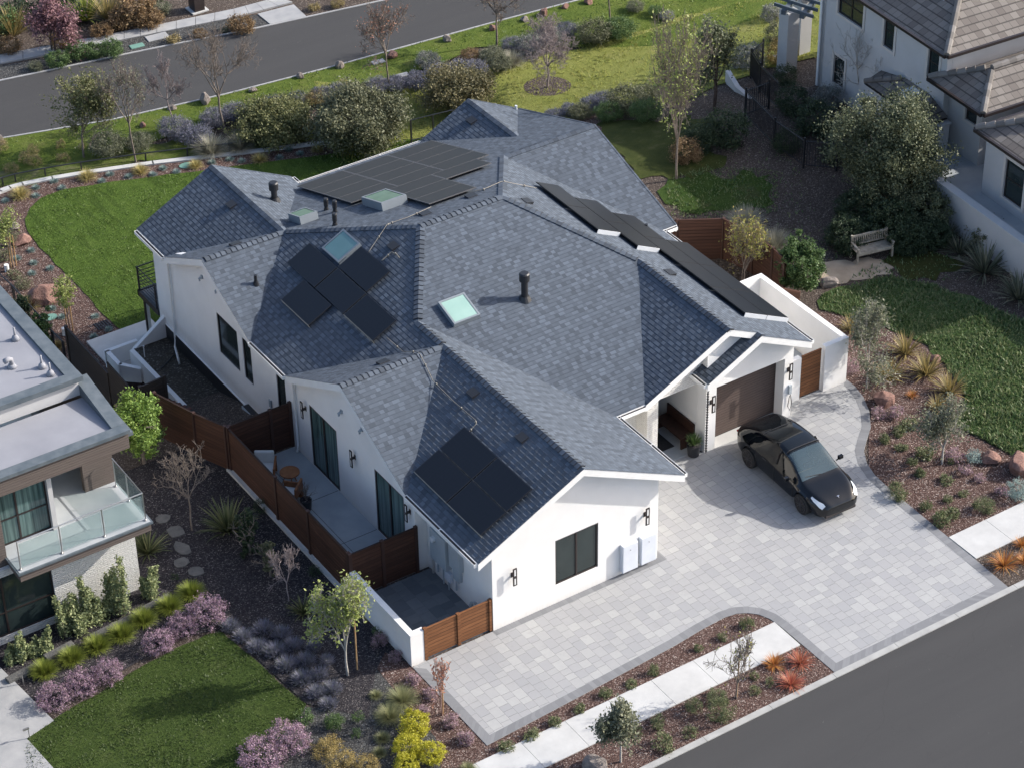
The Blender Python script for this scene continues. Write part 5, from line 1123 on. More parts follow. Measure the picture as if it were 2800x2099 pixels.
def upright(name,label,items,leaf,group=None):
    """loose climbing shrub made of upright leafy stems; items: (px base, py base, height px, r px)"""
    global RNG; P0=G(items[0][0],items[0][1]); t=thing(name,label,'shrub',P0,0,group); LV=[];segs=[]; rnd=np.random.default_rng(int(items[0][0]))
    for (x,y,h,r) in items:
        P=G(x,y); m_=mpp(P); H=h*m_/.81; R_=r*m_; o=np.array(P-P0)
        for k in range(5):
            q=o+np.array([rnd.uniform(-.4,.4)*R_,rnd.uniform(-.4,.4)*R_,0]); e=q+np.array([rnd.uniform(-.6,.6)*R_,rnd.uniform(-.5,.5)*R_,H*rnd.uniform(.6,1)]); segs.append((q,(q+e)/2,.012,.009)); segs.append(((q+e)/2,e,.009,.004))
            m=300; f=rnd.uniform(.08,1,(m,1)); LV.append(q+(e-q)*f+rnd.normal(size=(m,3))*R_*.26*(1.2-f*.7))
    RNG=np.random.default_rng(3); mo('stems',*tubes(segs,4),M['bark'],t); mo('foliage',*leafquads(np.concatenate(LV),.055),LF[leaf],t); return t
# ================================================================== PLANTING
# --- left neighbour front garden
order=[bl(225,1165),bl(365,1100),bl(490,1040),bl(615,980),bl(725,905),bl(855,840),bl(965,770)]
desc=['nearest the garden path','second from the garden path','third from the garden path','middle one of the row','third from the top of the row','second from the top of the row','at the top end of the row']
tufts('mounding_grass','ornamental grass','lime green mounding grasses in a row','lime',[(*p,31,'lime green mounding grass, %s in the diagonal row'%d) for p,d in zip(order,desc)],'',n=1300,h=1.35,w=.03,droop=.34,lean=1.0,base=.28)
pk=[(bl(275,1290),46,'pink flowering bush nearest the concrete garden path'),(bl(410,1215),46,'pink flowering bush between two others beside the dusk green lawn'),(bl(545,1165),44,'pale pink bush, upper of the three by the path end of the lawn'),(bl(800,1010),44,'pink bush, lowest of three climbing toward the top corner of the lawn'),(bl(920,925),42,'pink bush, middle of three by the top corner of the lawn'),(bl(1045,860),56,'large round pink bush above the top corner of the lawn'),(bl(1310,1580),62,'large pink bush at the bottom edge left of another'),(bl(1455,1490),60,'large pink bush at the right corner of the dusk green lawn')]
shrubs('flowering_bush','bush','pink flowering bushes around the side lawn','pink',[(*p,r,l) for p,r,l in pk],'',size=.045,n=5200,k=110,spread=.10)
lv=[(1165,935,44),(1230,985,44),(1330,945,46),(1420,975,46),(1300,1040,48),(1390,1060,50),(1480,1030,44),(1450,1130,50),(1540,1110,48),(1530,1200,50),(1610,1180,46),(1600,1270,46),(1680,1250,46),(1660,1330,42),(1580,1040,38),(1650,1110,36)]
def lavender(items,group,fmt,leaf='lav'):
    for i,it in enumerate(items):
        P,r=blob(*it,.4); me=proto(('lavb',leaf,i%4),lambda: npmesh('lavender',*join([blades(420,.95,.035,0,seed=i,droop=.12,lean=.95,base=.55),(lambda Q:leafquads(Q,.055))(np.concatenate([unit(np.random.default_rng(i).normal(size=(1400,3)))*np.random.default_rng(i+1).uniform(.5,.95,(1400,1))])*np.array([[1,1,.75]])*np.array([[1,1,1]])+np.array([[0,0,.1]]))]),LF[leaf]))
        lab=fmt.format(o=ORD[i%20])
        place('lavender',me,lab,'lavender',P,r,group)
lavender([(*bl(x,y),r*.54*1.15) for x,y,r in lv],'lavender clumps massed along the side lawn','blue lavender clump in the mass right of the dusk green lawn, {o} from the top')
shrubs('small_bush','bush',None,'green',[(*bl(1535,1390),26,'small round green bush at the right tip of the dusk green lawn'),(*bl(1680,1410),24,'small round green bush left of the pale feather grasses')],'',n=3000,size=.05)
upright('climbing_shrub','leafy climbing shrubs in front of the white brick wall under the glass balcony',[(*bl(640,890),170,26),(*bl(560,880),130,26),(*bl(590,860),95,26),(*bl(440,940),150,28),(*bl(380,960),115,26),(*bl(480,930),110,28),(*bl(330,990),120,24),(*bl(520,900),50,30),(*bl(410,985),55,30)],'ivy')
upright('climbing_shrub','tall leafy shrub with yellow tips at the right corner of the white brick wall',[(*bl(775,800),90,24),(*bl(745,790),60,18)],'ivy')
upright('climbing_shrub','leafy shrubs at the left edge below the dark ground floor window',[(*bl(120,1115),80,20),(*bl(60,1120),45,22),(*bl(170,1090),55,20),(*bl(245,1070),75,16),(*bl(210,1080),45,20),(*bl(90,1110),50,24)],'ivy')
big_tree('round_shrub','tall round bright green shrub between the grey neighbour roof and the red fence',G(*a(920,1545)),.78,2.6,'bright',5,n=15000,size=.055,k=120,zc=.62,cat='shrub')
tufts('flax_plant','flax plant',None,'flax',[(*bl(1150,420),72,'large green flax plant between the stepping stones and the long red fence'),(*bl(745,540),56,'green flax plant tucked beside the balcony corner'),(*bl(1530,850),42,'small flax plant below the bare shrub near the lime tree')],'',n=110,h=1.25,w=.075,droop=.25,lean=1.1,base=.15)
big_tree('conifer_shrub','slim dark green conifer shrub beside the large flax plant',G(*bl(1260,580)),.34,1.9,'dark',8,n=7000,size=.05,k=70,zc=.5,cat='shrub')
big_tree('conifer_shrub','narrow olive conifer behind the bare twiggy shrub',G(*bl(1365,690)),.25,1.5,'olive',9,n=4500,size=.05,k=50,zc=.5,cat='shrub')
shrubs('small_bush','bush',None,'dark',[(*bl(1320,330),26,'dark green bush against the kerb under the long red fence'),(*bl(1590,660),18,'tiny olive bush by the fence kerb'),(*bl(880,690),12,'tiny yellow green sprout among the stepping stones')],'',n=2400)
tree('bare_tree','small bare tree with pale branches beside the flax plant and stepping stones',bl(970,458),bl(960,30),72,bark='bark',seed=4,depth=6,trunk=.46,rad=.036,ang=.62)
tree('bare_shrub','bare twiggy shrub in the dark mulch near the fence kerb',bl(1455,815),bl(1430,520),50,bark='barkpurp',seed=14,depth=6,trunk=.38,rad=.022,ang=.55,cat='shrub')
tree('young_tree','young tree with pale lime leaves beside the low white wall',bm(95,1188),bm(60,650),76,leaf='lightgreen',nleaf=3600,size=.06,bark='barkpale',seed=22,depth=7,trunk=.30,rad=.045,ang=.55,spread=.10,stakes=(.35,))
for i,(x,y,w_,h_) in enumerate([(822,402,.34,.24),(888,468,.40,.34),(918,552,.30,.42),(915,622,.38,.26),(992,668,.34,.28)]):
    P=G(*bl(x,y)); rnd=random.Random(i); pts=[(P.x+math.cos(t)*w_*.75*rnd.uniform(.8,1.15),P.y+math.sin(t)*h_*.75*rnd.uniform(.8,1.15)*1.3) for t in [k*math.pi/4 for k in range(8)]]
    mb=MB(); mb.prism(pts,P.z-.04,P.z+.035,M['flag']); tag(mb.build('stepping_stone'),'grey stepping stone in the dark mulch, %s from the balcony end'%ORD[i],'stepping stone','stepping stones in the dark mulch')
for (x,y),l in ((bl(120,1235),'small path light at the edge of the concrete path beside the mulch'),(bl(150,1510),'small path light at the corner where the path meets the lawn')):
    P=G(x,y); t=thing('path_light',l,'light',P); mb=MB(); mb.tube([(0,0,0),(0,0,.42)],.015,M['steel'],7); mb.build('pole',t); mb=MB(); mb.box(-.16,.03,-.03,.03,.40,.44,M['steel']); mb.build('lamp_head',t)
for i,(x,y) in enumerate([(110,1190),(300,1075),(530,975),(670,905),(790,835)]):
    P=G(*bl(x,y)); mb=MB(); mb.box(-.5,.5,-.12,.12,-.05,.14,M['flag']); o=mb.build('garden_block',bev=.02); o.location=P; o.rotation_euler=(0,0,.12); tag(o,'low grey stone block edging behind the lime grasses, %s from the left'%ORD[i],'stone','stone blocks behind the lime grasses')
# --- corner planting left of the driveway
tufts('feather_grass','ornamental grass',None,'feather',[(*bm(368,1300),42,'large pale feather grass nearest the driveway corner'),(*bm(305,1385),38,'large pale feather grass above the yellow shrub'),(*bm(235,1285),18,'small feather grass at the upper left of the pair of large ones'),(*bm(270,1500),22,'small feather grass left of the yellow shrub middle'),(*bm(255,1575),20,'small feather grass left of the yellow shrub base'),(*bm(700,1655),22,'small feather grass cut by the bottom edge of the photo')],'',n=900,h=1.2,w=.018,droop=.4,lean=1.25)
for i,(x,y,r) in enumerate([(430,1425,44),(400,1545,42),(520,1570,38),(395,1630,34)]):
    P,rr=blob(*bm(x,y),r); me=proto(('yel',i),lambda: me_shrub('yellow',60+i,7000,.05,130,.8,.09)); place('yellow_shrub',me,['bright yellow shrub mound below the pale feather grasses','bright yellow shrub mound in the middle of the yellow group','rounded bright yellow mound nearest the driveway','bright yellow shrub mound at the bottom edge of the photo'][i],'shrub',P,rr,'bright yellow shrubs by the driveway corner')
shrubs('heather','shrub',None,'pinkpale',[(*bm(470,1368),20,'pale pink flowering heather at the top of the yellow shrubs'),(*bm(255,1010),22,'purple heather under the low white wall beside the lime tree'),(*bm(330,1090),18,'purple heather by the base of the low white wall'),(*bm(425,1205),20,'pink heather at the front corner of the low white wall'),(*bm(510,1280),20,'pink heather left of the red twig tree'),(*bm(612,1415),22,'pink heather below the red twig tree'),(*bm(690,1500),22,'pink heather at the bottom corner of the driveway')],'',n=7000,size=.05)
shrubs('small_bush','bush',None,'green',[(*bm(30,1415),28,'round green bush left of the feather grasses'),(*bm(250,960),18,'green bush against the low white wall'),(*bm(150,1388),18,'grey green low bush beside the feather grasses'),(*bm(135,1480),16,'small green bush beside the rusty low shrubs'),(*bm(730,1670),14,'small green bush at the bottom edge near the sidewalk')],'',n=2400)
shrubs('rusty_bush','bush',None,'rusty',[(*bm(60,1610),42,'rusty yellow bush at the bottom edge of the photo'),(*bm(195,1630),34,'orange brown bush left of the yellow shrubs at the bottom'),(*bl(1640,1560),36,'brown gold bush right of the large pink bushes'),(*bm(20,1520),24,'small rust coloured bush above the rusty yellow ones')],'',n=3200,size=.05)
tree('red_twig_tree','small staked red twig maple at the left edge of the driveway',bm(570,1390),bm(560,1080),30,leaf='rust',nleaf=260,size=.05,bark='barkred',seed=31,depth=5,trunk=.35,rad=.02,ang=.45,stakes=(.06,))
# --- driveway island and parkway
isl=[bm(895,1540),bm(1020,1480),bm(1140,1413),bm(1265,1350),bm(1395,1268),bm(1525,1225),bm(1640,1162),br(110,1048),br(230,992),br(355,925)]
shrubs('small_shrub','shrub','small shrubs in the mulch strip between driveway and sidewalk','mixgreen',[(*p,[20,20,17,17,20,15,17,13,13,17][i]) for i,p in enumerate(isl)],'small green shrub in the mulch between driveway and sidewalk, {o} from the left',n=2400,size=.075,spread=.2,k=40,seeds=4)
pw=[(*bm(1540,1455),18),(*bm(1665,1412),24),(*bm(1680,1520),28),(*br(70,1468),20),(*br(88,1330),30),(*br(205,1280),28),(*br(222,1362),40),(*br(390,1190),15),(*br(390,1262),16),(*br(470,1217),13)]
shrubs('parkway_shrub','shrub','green shrubs in the mulch between sidewalk and front road','mixgreen',pw,'green shrub in the mulch between sidewalk and front road, {o} from the left',n=3000,size=.055)
tufts('orange_grass','ornamental grass','orange and red grasses by the driveway apron','redgrass',[(*br(575,1215),36,'red orange grass tuft nearest the road kerb left of the driveway mouth'),(*br(622,1110),34,'red orange grass tuft touching the driveway border left of its mouth')],'',n=150,h=1.25,w=.05,droop=.35,lean=1.25)
tufts('orange_grass','ornamental grass','orange and red grasses by the driveway apron','orange',[(*br(492,1120),30,'golden orange grass tuft at the edge of the left sidewalk'),(*br(1650,615),38,'golden orange grass tuft right of the driveway mouth'),(*br(1738,522),24,'orange grass tuft touching the right sidewalk'),(*br(1752,600),26,'orange grass tuft at the right edge of the photo')],'',n=150,h=1.25,w=.045,droop=.35,lean=1.25)
tree('bare_tree','small staked bare tree in the mulch between the sidewalk and the front road',br(302,1305),br(320,935),66,leaf='maple',nleaf=160,size=.04,bark='bark',seed=41,depth=6,trunk=.28,rad=.028,ang=.5,stakes=(.05,),cat='tree')
tree('young_oak','young dark green oak beside the boulder by the front road',bm(1470,1625),bm(1475,1300),54,leaf='silver',nleaf=6500,size=.055,bark='barkpale',seed=43,depth=6,trunk=.34,rad=.04,ang=.6,spread=.13)
rock(*bm(1350,1632),38,'pale rounded boulder at the bottom edge beside the young oak','rockgrey',3)
# --- right bed
fx=[(1460,820,46,'flaxgold','golden striped flax plant at the top of the right bed beside the rough lawn'),(1590,950,48,'flaxgold','golden striped flax plant in the middle of the right bed'),(1740,1065,46,'flaxgold','golden striped flax plant nearest the rough lawn'),(1340,975,46,'flaxgold','golden flax plant right of the first young tree trunk'),(1110,680,34,'flaxgold','straw coloured flax plant behind the corner of the white court wall'),(1660,1180,34,'flaxgold','orange tipped flax plant above the second young tree'),(1960,290,66,'flaxgrey','grey green flax plant under the terrace wall'),(2180,460,60,'flaxgrey','grey flax plant at the right edge of the photo'),(1800,180,46,'flaxgrey','dark flax plant nearest the bench under the terrace wall'),(1725,90,34,'flaxgrey','brown flax plant between the bushy tree and the terrace wall')]
for i,(x,y,r,lf,l) in enumerate(fx): tufts('flax_plant','flax plant','flax plants right of the driveway',lf,[(*c_(x,y),r,l)],'',n=130,h=1.3,w=.06,droop=.28,lean=1.15)
tufts('orange_grass','ornamental grass',None,'orange',[(*c_(1500,1110),18,'small orange tuft between the large boulder and the flax plants')],'',n=120,h=1.2,w=.05)
rock(*c_(1325,1140),32,'large reddish boulder in the right bed below the flax plants','rockred',5); rock(*c_(1645,885),20,'reddish boulder between the flax plants and the rough lawn','rockred',6); rock(*c_(1990,1510),28,'reddish boulder at the edge of the rough lawn','rockred',7); rock(*c_(2175,1560),40,'tall pointed reddish boulder at the right edge of the photo','rockred',8,1.0); rock(*c_(970,395),24,'dark grey boulder left of the sandy bench patch','rockgrey',9)
sm=[(*c_(1325,1390),15),(*c_(1430,1440),14),(*c_(1500,1530),15),(*c_(1420,1340),20),(*c_(1580,1470),24),(*c_(1480,1290),22),(*c_(1550,1605),14),(*c_(1745,1530),11),(*br(1120,257),26),(*br(1225,166),14),(*br(1360,192),20),(*br(1368,292),16),(*br(1445,266),13),(*br(1255,335),17),(*br(1395,360),20),(*br(1335,403),24),(*br(1548,328),26)]
sm.sort(key=lambda t:t[0]); shrubs('small_shrub','shrub','small green shrubs dotted over the right bed','mixgreen',sm,'small green shrub dotted in the red mulch right of the driveway, {o} from the left',n=2400,size=.075,spread=.2,k=40,seeds=4)
sp=[(*c_(1105,930),24),(*c_(1290,1225),20),(*c_(1400,1218),20),(*c_(1770,1490),24),(*c_(1840,1585),18),(*br(1640,262),18),(*br(1530,190),15)]
shrubs('pink_heather','shrub','pink heathers in the right bed','pinkpale',sp,'wispy pink heather in the right bed, {o} in order away from the court wall',n=3000,size=.06,spread=.2)
shrubs('blue_shrub','shrub',None,'blue',[(*br(1715,250),34,'blue grey rounded shrub at the right edge near the sidewalk'),(*c_(1890,1500),22,'grey green shrub beside the boulders at the rough lawn edge')],'',n=3600)
tree('young_tree','wispy grey green young tree at the court wall side of the right bed',c_(1208,1068),c_(1270,540),58,leaf='silver',nleaf=5200,size=.05,bark='barkpale',seed=51,depth=6,trunk=.30,rad=.04,spread=.16,ang=.5)
tree('young_tree','wispy grey green young tree in the middle of the right bed',c_(1690,1552),c_(1690,1130),64,leaf='silver',nleaf=4600,size=.05,bark='barkpale',seed=52,depth=6,trunk=.30,rad=.045,spread=.17,ang=.6)
# --- right back garden
tree('small_maple','yellow green maple in front of the curved brown fence',c_(430,400),c_(450,20),62,leaf='maple',nleaf=2600,size=.05,bark='bark',seed=61,depth=6,trunk=.25,rad=.03,multi=3,spread=.11)
big_tree('round_bush','bright green round bush between the court wall and the dark boulder',G(*c_(775,480)),.85,2.2,'green',62,n=20000,size=.055,k=110,zc=.58,cat='bush')
shrubs('small_bush','bush',None,'bright',[(*c_(75,145),24,'bright green bush between the solar roof edge and the brown fence')],'',n=3000)
tufts('pampas_grass','pampas grass','pale fountain grasses behind the brown fence','pampas',[(*tr(440,1420),52,'large pale fountain grass left of the bench behind the brown fence'),(*c_(625,150),46,'pale fountain grass nearer the bench behind the brown fence')],'',n=1000,h=1.25,w=.02,droop=.25,lean=1.1)
big_tree('bushy_tree','big bushy olive green tree in front of the grey two storey house',G(*tr(1330,1290)),1.95,4.1,'treegreen',71,n=75000,size=.058,k=330,zc=.56)
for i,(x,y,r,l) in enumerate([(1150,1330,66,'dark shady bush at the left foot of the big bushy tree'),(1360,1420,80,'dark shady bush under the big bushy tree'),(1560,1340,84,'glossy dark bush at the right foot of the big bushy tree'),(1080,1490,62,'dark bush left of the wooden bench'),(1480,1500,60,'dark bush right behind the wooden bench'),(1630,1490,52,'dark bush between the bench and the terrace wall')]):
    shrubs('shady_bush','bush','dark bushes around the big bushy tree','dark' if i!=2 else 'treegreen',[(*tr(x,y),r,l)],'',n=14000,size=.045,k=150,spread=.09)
shrubs('terrace_bush','bush',None,'olive',[(*tr(1990,1480),58,'olive green bush against the white terrace wall'),(*tr(1850,1400),36,'small dark bush against the terrace wall left of the olive one')],'',n=5200,size=.06)
tree('tall_tree','tall slender tree with sparse yellow green leaves behind the long solar roof',tr(0,1140),tm(2050,150),82,leaf='lightgreen',nleaf=1700,size=.07,bark='bark',seed=88,depth=7,trunk=.26,rad=.055,ang=.62,upb=.12,spread=.10,lean=(-.02,.02))
tree('dark_tree','dark green twin trunk tree at the edge of the meadow near the iron fence',tr(235,690),tr(255,190),62,leaf='treegreen',nleaf=9000,size=.07,bark='barkdark',seed=82,depth=6,trunk=.34,rad=.05,multi=2,spread=.17,ang=.5)
tree('bare_tree','pale bare tree in front of the grey house wall',tr(1160,700),tr(1170,200),90,bark='barkpale',seed=83,depth=6,trunk=.25,rad=.05,ang=.6)
for i,(x,y,r,lf,l) in enumerate([(300,820,66,'dark','dark bush below the twin trunk tree'),(130,880,50,'dark','dark bush left of the iron fence below the twin trunk tree'),(60,960,44,'brown','dull brown bush beside the tall slender tree'),(740,640,48,'dark','dark bush inside the iron fence'),(880,760,60,'dark','shady bush inside the iron fence near the bare tree'),(960,620,42,'greyshrub','grey shrub under the first wall window of the grey house'),(450,370,46,'greyshrub','grey twiggy shrub beside the curved iron fence'),(660,330,44,'rusty','brown gold climbing bush beside the pergola'),(640,210,36,'olive','olive bush left of the pergola'),(800,40,26,'yellow','yellow vine growing over the pergola beams'),(600,85,30,'greyshrub','low grey bush in a mulch ring on the meadow'),(700,480,34,'dark','small shady bush beside the iron fence bend'),(1000,960,40,'dark','low shady bush left of the big bushy tree'),(700,900,40,'dark','low dark bush behind the long iron fence')]):
    shrubs('garden_bush','bush','bushes around the iron fence',lf,[(*tr(x,y),r,l)],'',n=5200,size=.055,k=100,spread=.12)
# --- bench
def bench():
    A=U(*c_(1160,290));B=U(*c_(1368,240)); P=(A+B)/2; rz=math.atan2((B-A).y,(B-A).x); t=thing('park_bench','weathered slatted wooden bench with arms on the sandy patch','bench',(P.x,P.y,0),rz); w_=.72
    mb=MB(); [mb.box(-w_,w_,.04+i*.085,.04+i*.085+.07,.42,.445,M['woodgrey']) for i in range(6)]; mb.box(-w_,w_,.02,.06,.34,.42,M['woodgrey']); mb.build('seat',t)
    mb=MB(); mb.box(-w_,w_,.55,.60,.84,.92,M['woodgrey']); mb.box(-w_,w_,.55,.59,.50,.55,M['woodgrey'])
    for i in range(17): x=-w_+.08+i*(2*w_-.16)/16; mb.box(x-.02,x+.02,.56,.58,.55,.84,M['woodgrey'])
    mb.build('backrest',t)
    for s in(-1,1):
        for y,h in((.05,.64),(.575,.95)): mb=MB(); mb.box(s*w_-.035,s*w_+.035,y-.035,y+.035,-.02,h,M['woodgrey']); mb.build('leg',t)
        mb=MB(); mb.box(s*w_-.045,s*w_+.045,-.03,.58,.63,.67,M['woodgrey']); mb.build('armrest',t,bev=.01)
bench()
# --- back garden
pts=[tl(130,1235),tl(558,1122),tl(895,1085),tl(1245,1052),tl(1655,1012),tl(2020,952)]
tufts('straw_grass','ornamental grass','straw yellow grasses in the back garden bed','straw',[(*p,[26,24,22,19,21,17][i]) for i,p in enumerate(pts)],'straw yellow grass tuft along the curved back garden wall, {o} from the left',n=520,h=1.3,w=.03,droop=.45,lean=1.1)
tufts('straw_grass','ornamental grass',None,'tan',[(*a(190,535),30,'golden grass tuft beside the large red boulder'),(*a(370,800),20,'olive grass tuft beside the charcoal fence end'),(*a(60,560),28,'brown grass tuft behind the metal rail fence')],'',n=520,h=1.2,w=.03)
bp=[tl(230,1190),tl(395,1192),tl(345,1150),tl(650,1148),tl(1040,1066),tl(975,1106),tl(1125,1090),tl(1465,1010),tl(1540,1022),tl(1780,1000),tl(1910,975),tl(1840,950),tl(230,1242),tl(35,1275),tl(820,1120),tl(700,1105),tl(1350,1030),a(200,192),a(215,272),a(205,337),a(320,307),a(110,243),a(395,614),a(335,562),a(608,612),a(693,694),a(597,740),a(540,850),a(600,900)]
bp.sort(key=lambda p:p[0])
for i,p in enumerate(bp):
    P,r=blob(*p,13,.4); me=proto(('bf',i%3),lambda: npmesh('blades',*blades(260,.95,.05,0,seed=i,droop=.1,lean=1.4,base=.3),LF['blue'])); place('blue_fescue',me,'blue grey fescue clump in the back bark bed, %s from the left'%(ORD[i] if i<20 else ORD[i-20]+' after the twentieth'),'plant',P,r,'blue grey fescue clumps in the back garden bark')
rock(*a(275,470),46,'large red boulder in the back garden bark bed','rockred',11,.85); rock(*tl(85,1437),20,'grey boulder behind the staked young tree at the left edge','rockgrey',12); rock(*a(140,128),26,'pink boulder above the large red one','rockred',13,.7); 
tree('staked_tree','small staked tree with thin leaves beside the large red boulder',a(450,722),a(400,385),30,leaf='lightgreen',nleaf=1500,size=.05,bark='bark',seed=91,depth=5,trunk=.35,rad=.02,stakes=(-.1,.12,.0),spread=.14)
tree('staked_tree','small staked tree with pale leaves at the left edge of the photo',a(90,305),tl(60,1350),34,leaf='lightgreen',nleaf=1700,size=.05,bark='bark',seed=92,depth=5,trunk=.35,rad=.02,stakes=(-.1,.12,.0),spread=.14)
for (x,y),l in ((a(318,626),'green oval valve cover in the bark beside the staked tree'),(tl(1183,1056),'green oval valve cover near the back garden wall')):
    P=G(x,y); mb=MB(); mb.tube([(0,0,-.02),(0,0,.03)],.26,M['valve'],20); o=mb.build('valve_cover'); o.location=P; o.scale=(1.1,.8,1); tag(o,l,'cover')
for (x,y),l in ((a(412,716),'white capped pipe stub beside the stakes of the small tree'),(a(46,312),'white capped pipe stub at the left edge of the photo')):
    P=G(x,y+8); mb=MB(); mb.tube([(0,0,0),(0,0,.3)],.09,M['trim'],14); o=mb.build('pipe_stub'); o.location=P; tag(o,l,'pipe')
P=G(*a(660,672)); mb=MB(); [mb.box(-.3+i*.1,-.26+i*.1,-.25,.25,0,.03,M['black']) for i in range(6)]; o=mb.build('drain_grate'); o.location=P; tag(o,'black slotted drain grate in the bark near the corner of the back lawn','drain')
shrubs('bark_shrub','shrub',None,'olive',[(*a(150,402),22,'wispy brown green shrub left of the large red boulder'),(*a(90,345),18,'small twiggy shrub at the left edge above the metal rail'),(*tl(60,1510),28,'loose green shrub at the foot of the staked tree at the left edge'),(*a(30,230),20,'brown shrub at the left edge of the bark bed')],'',n=1800,size=.07,spread=.2)
for i,(x,y,h,r) in enumerate([(165,745,120,24),(290,830,100,22),(-10,660,110,22)]):
    P=G(*a(x,y)); big_tree('conifer_shrub',['upright green conifer right behind the grey roof corner beside the rail','second upright green conifer nearer the charcoal fence','upright green conifer at the left edge behind the grey roof'][i],P,.42,1.9-.2*i,'green' if i else 'dark',95+i,n=5000,size=.05,k=60,zc=.5,cat='shrub')
# --- strip between the back wall and the road
tree('leafy_tree','small spreading tree with bronze green leaves beside the back road',tl(535,1003),tl(470,565),86,leaf='bush',nleaf=7000,size=.065,bark='bark',seed=101,depth=6,trunk=.32,rad=.055,spread=.12,ang=.62)
tree('bare_tree','slender bare tree with a long straight trunk right of the bronze leaved tree',tl(866,1030),tl(700,420),84,leaf='silver',nleaf=900,size=.05,bark='bark',seed=102,depth=7,trunk=.40,rad=.05,ang=.6,lean=(-.05,.05))
tree('bare_tree','small leaning bare tree with red brown twigs between the two larger bare trees',tl(1108,795),tl(960,390),62,bark='barkpurp',seed=103,depth=7,trunk=.45,rad=.035,ang=.5,lean=(-.12,.12))
tree('bare_tree','large bare grey tree leaning left in front of the back road',tl(1440,852),tl(1290,230),112,bark='bark',seed=104,depth=7,trunk=.40,rad=.06,ang=.55,lean=(-.12,.10))
tree('bare_tree','bare tree with orange brown buds in front of the back road',tm(392,583),tm(300,80),70,leaf='rust',nleaf=700,size=.045,bark='bark',seed=105,depth=7,trunk=.42,rad=.045,ang=.5,lean=(-.08,.06))
tree('bare_tree','bare tree by the roadside boulders whose top leaves the photo',tm(1067,292),tm(1030,-160),78,bark='bark',seed=106,depth=7,trunk=.45,rad=.055,ang=.55)
tree('bare_tree','bare purple grey tree in a mulch ring on the meadow',tm(1387,560),tm(1400,160),78,bark='barkpurp',seed=107,depth=8,trunk=.38,rad=.05,ang=.65)
tree('bare_tree','thin bare tree behind the dark green roadside bushes at the top edge',tm(1780,170),tm(1760,-160),50,bark='bark',seed=108,depth=6,trunk=.5,rad=.045,ang=.5)
drape('mulch_ring',[(lambda P:(P.x+math.cos(t)*1.0,P.y+math.sin(t)*1.1))(G(*tm(1390,555))) for t in [k*math.pi/8 for k in range(16)]],M['mulchb'],.02)
big_tree('olive_bush','large dark olive bush tree beside the lawn behind the solar roof',G(*tm(190,940)),1.95,2.3,'olive',111,n=48000,size=.06,k=300,zc=.55)
big_tree('olive_bush','rounded brown green bush behind the rear roof peak',G(*tm(830,690)),1.6,1.6,'rustolive',112,n=17000,size=.06,k=200,zc=.6)
big_tree('round_bush','large yellow green bush between the bare tree and the dark olive bush',G(*tl(1775,855)),1.65,1.3,'bush',113,n=26000,size=.062,k=260,zc=.5,cat='bush')
def mass(items):
    for i,(f,x,y,r,lf,l) in enumerate(items):
        shrubs('verge_shrub','shrub','shrubs on the verge by the back road',lf,[(*f(x,y+8),r*.82,l)],'',n=8500,size=.042,k=130,spread=.12,flat=.52)
mass([(tl,690,905,60,'silver','grey green low shrub right of the bronze leaved tree'),(tl,890,890,48,'silver','grey green low shrub behind the slender bare trunk'),(tl,1120,800,58,'lavgrey','grey lavender bush behind the leaning bare tree'),(tl,1250,850,54,'lav','blue flowering ceanothus bush in front of the large bare tree'),(tl,1370,735,48,'lavgrey','grey lavender bush behind the large bare tree, left'),(tl,1500,700,46,'lavgrey','grey lavender bush right behind the large bare tree'),(tl,1740,650,44,'lavgrey','grey bush above the large yellow green bush'),(tl,1900,615,36,'greyshrub','small grey shrub right above the yellow green bush'),(tl,2020,610,40,'tan','dry tan shrub beside the dark olive bush'),(tl,2150,575,44,'lavgrey','grey lavender bush above the dark olive bush'),
 (tm,-40,590,40,'lavgrey','grey lavender mound left of the orange budded tree foot'),(tm,310,530,40,'lavgrey','grey lavender mound at the foot of the orange budded tree'),(tm,430,520,40,'lav','dark lavender mound right of the orange budded tree'),(tm,560,500,44,'lav','lavender mound in the middle of the verge'),(tm,700,450,48,'lavgrey','grey lavender mound above the meadow corner'),(tm,830,430,46,'lavgrey','grey lavender mound right of the middle'),(tm,940,420,40,'lavgrey','grey lavender mound beside the fountain grass'),(tm,630,370,42,'greyshrub','grey twiggy shrub behind the lavender mounds'),(tm,900,340,34,'brown','low brown shrub below the roadside boulders'),(tm,1040,340,44,'silver','grey green shrub at the foot of the tall roadside bare tree'),(tm,1090,390,40,'silver','grey green shrub above the fountain grasses'),(tm,1165,270,36,'lavgrey','grey lavender shrub right of the tall roadside tree'),(tm,1290,270,50,'greyshrub','grey twiggy shrub right of the roadside tree'),(tm,1400,220,46,'greyshrub','grey twiggy shrub in the middle of the roadside strip'),(tm,1510,180,40,'lavgrey','pale grey bush left of the dark green bushes'),
 (tm,1690,190,60,'olive','green bush, left of two at the top of the meadow'),(tm,1850,170,56,'green','dark green bush, right of two at the top of the meadow'),(tm,1600,700,40,'olive','yellow green shrub at the left end of the purple band behind the roof'),(tm,1430,720,32,'lav','purple grey mound at the left end behind the roof'),(tm,1530,690,34,'lav','purple grey mound, second behind the roof'),(tm,1680,650,42,'lav','purple grey mound, third behind the roof'),(tm,1740,620,38,'lav','purple grey mound, last behind the roof'),(tm,1780,700,48,'green','green bush between the purple mounds and the tall slender tree'),(tm,1900,620,70,'olive','large loose yellow green bush left of the tall slender tree'),(tm,2020,690,56,'green','green bush at the foot of the tall slender tree'),(tm,2030,580,44,'olive','olive bush behind the tall slender tree'),
 (tm,2150,90,26,'greyshrub','pale grey tuft shrub at the top right of the meadow'),(tm,2080,60,28,'green','low green shrub at the top of the photo'),(tm,1950,30,30,'silver','low grey green ground shrub at the top edge of the photo')])
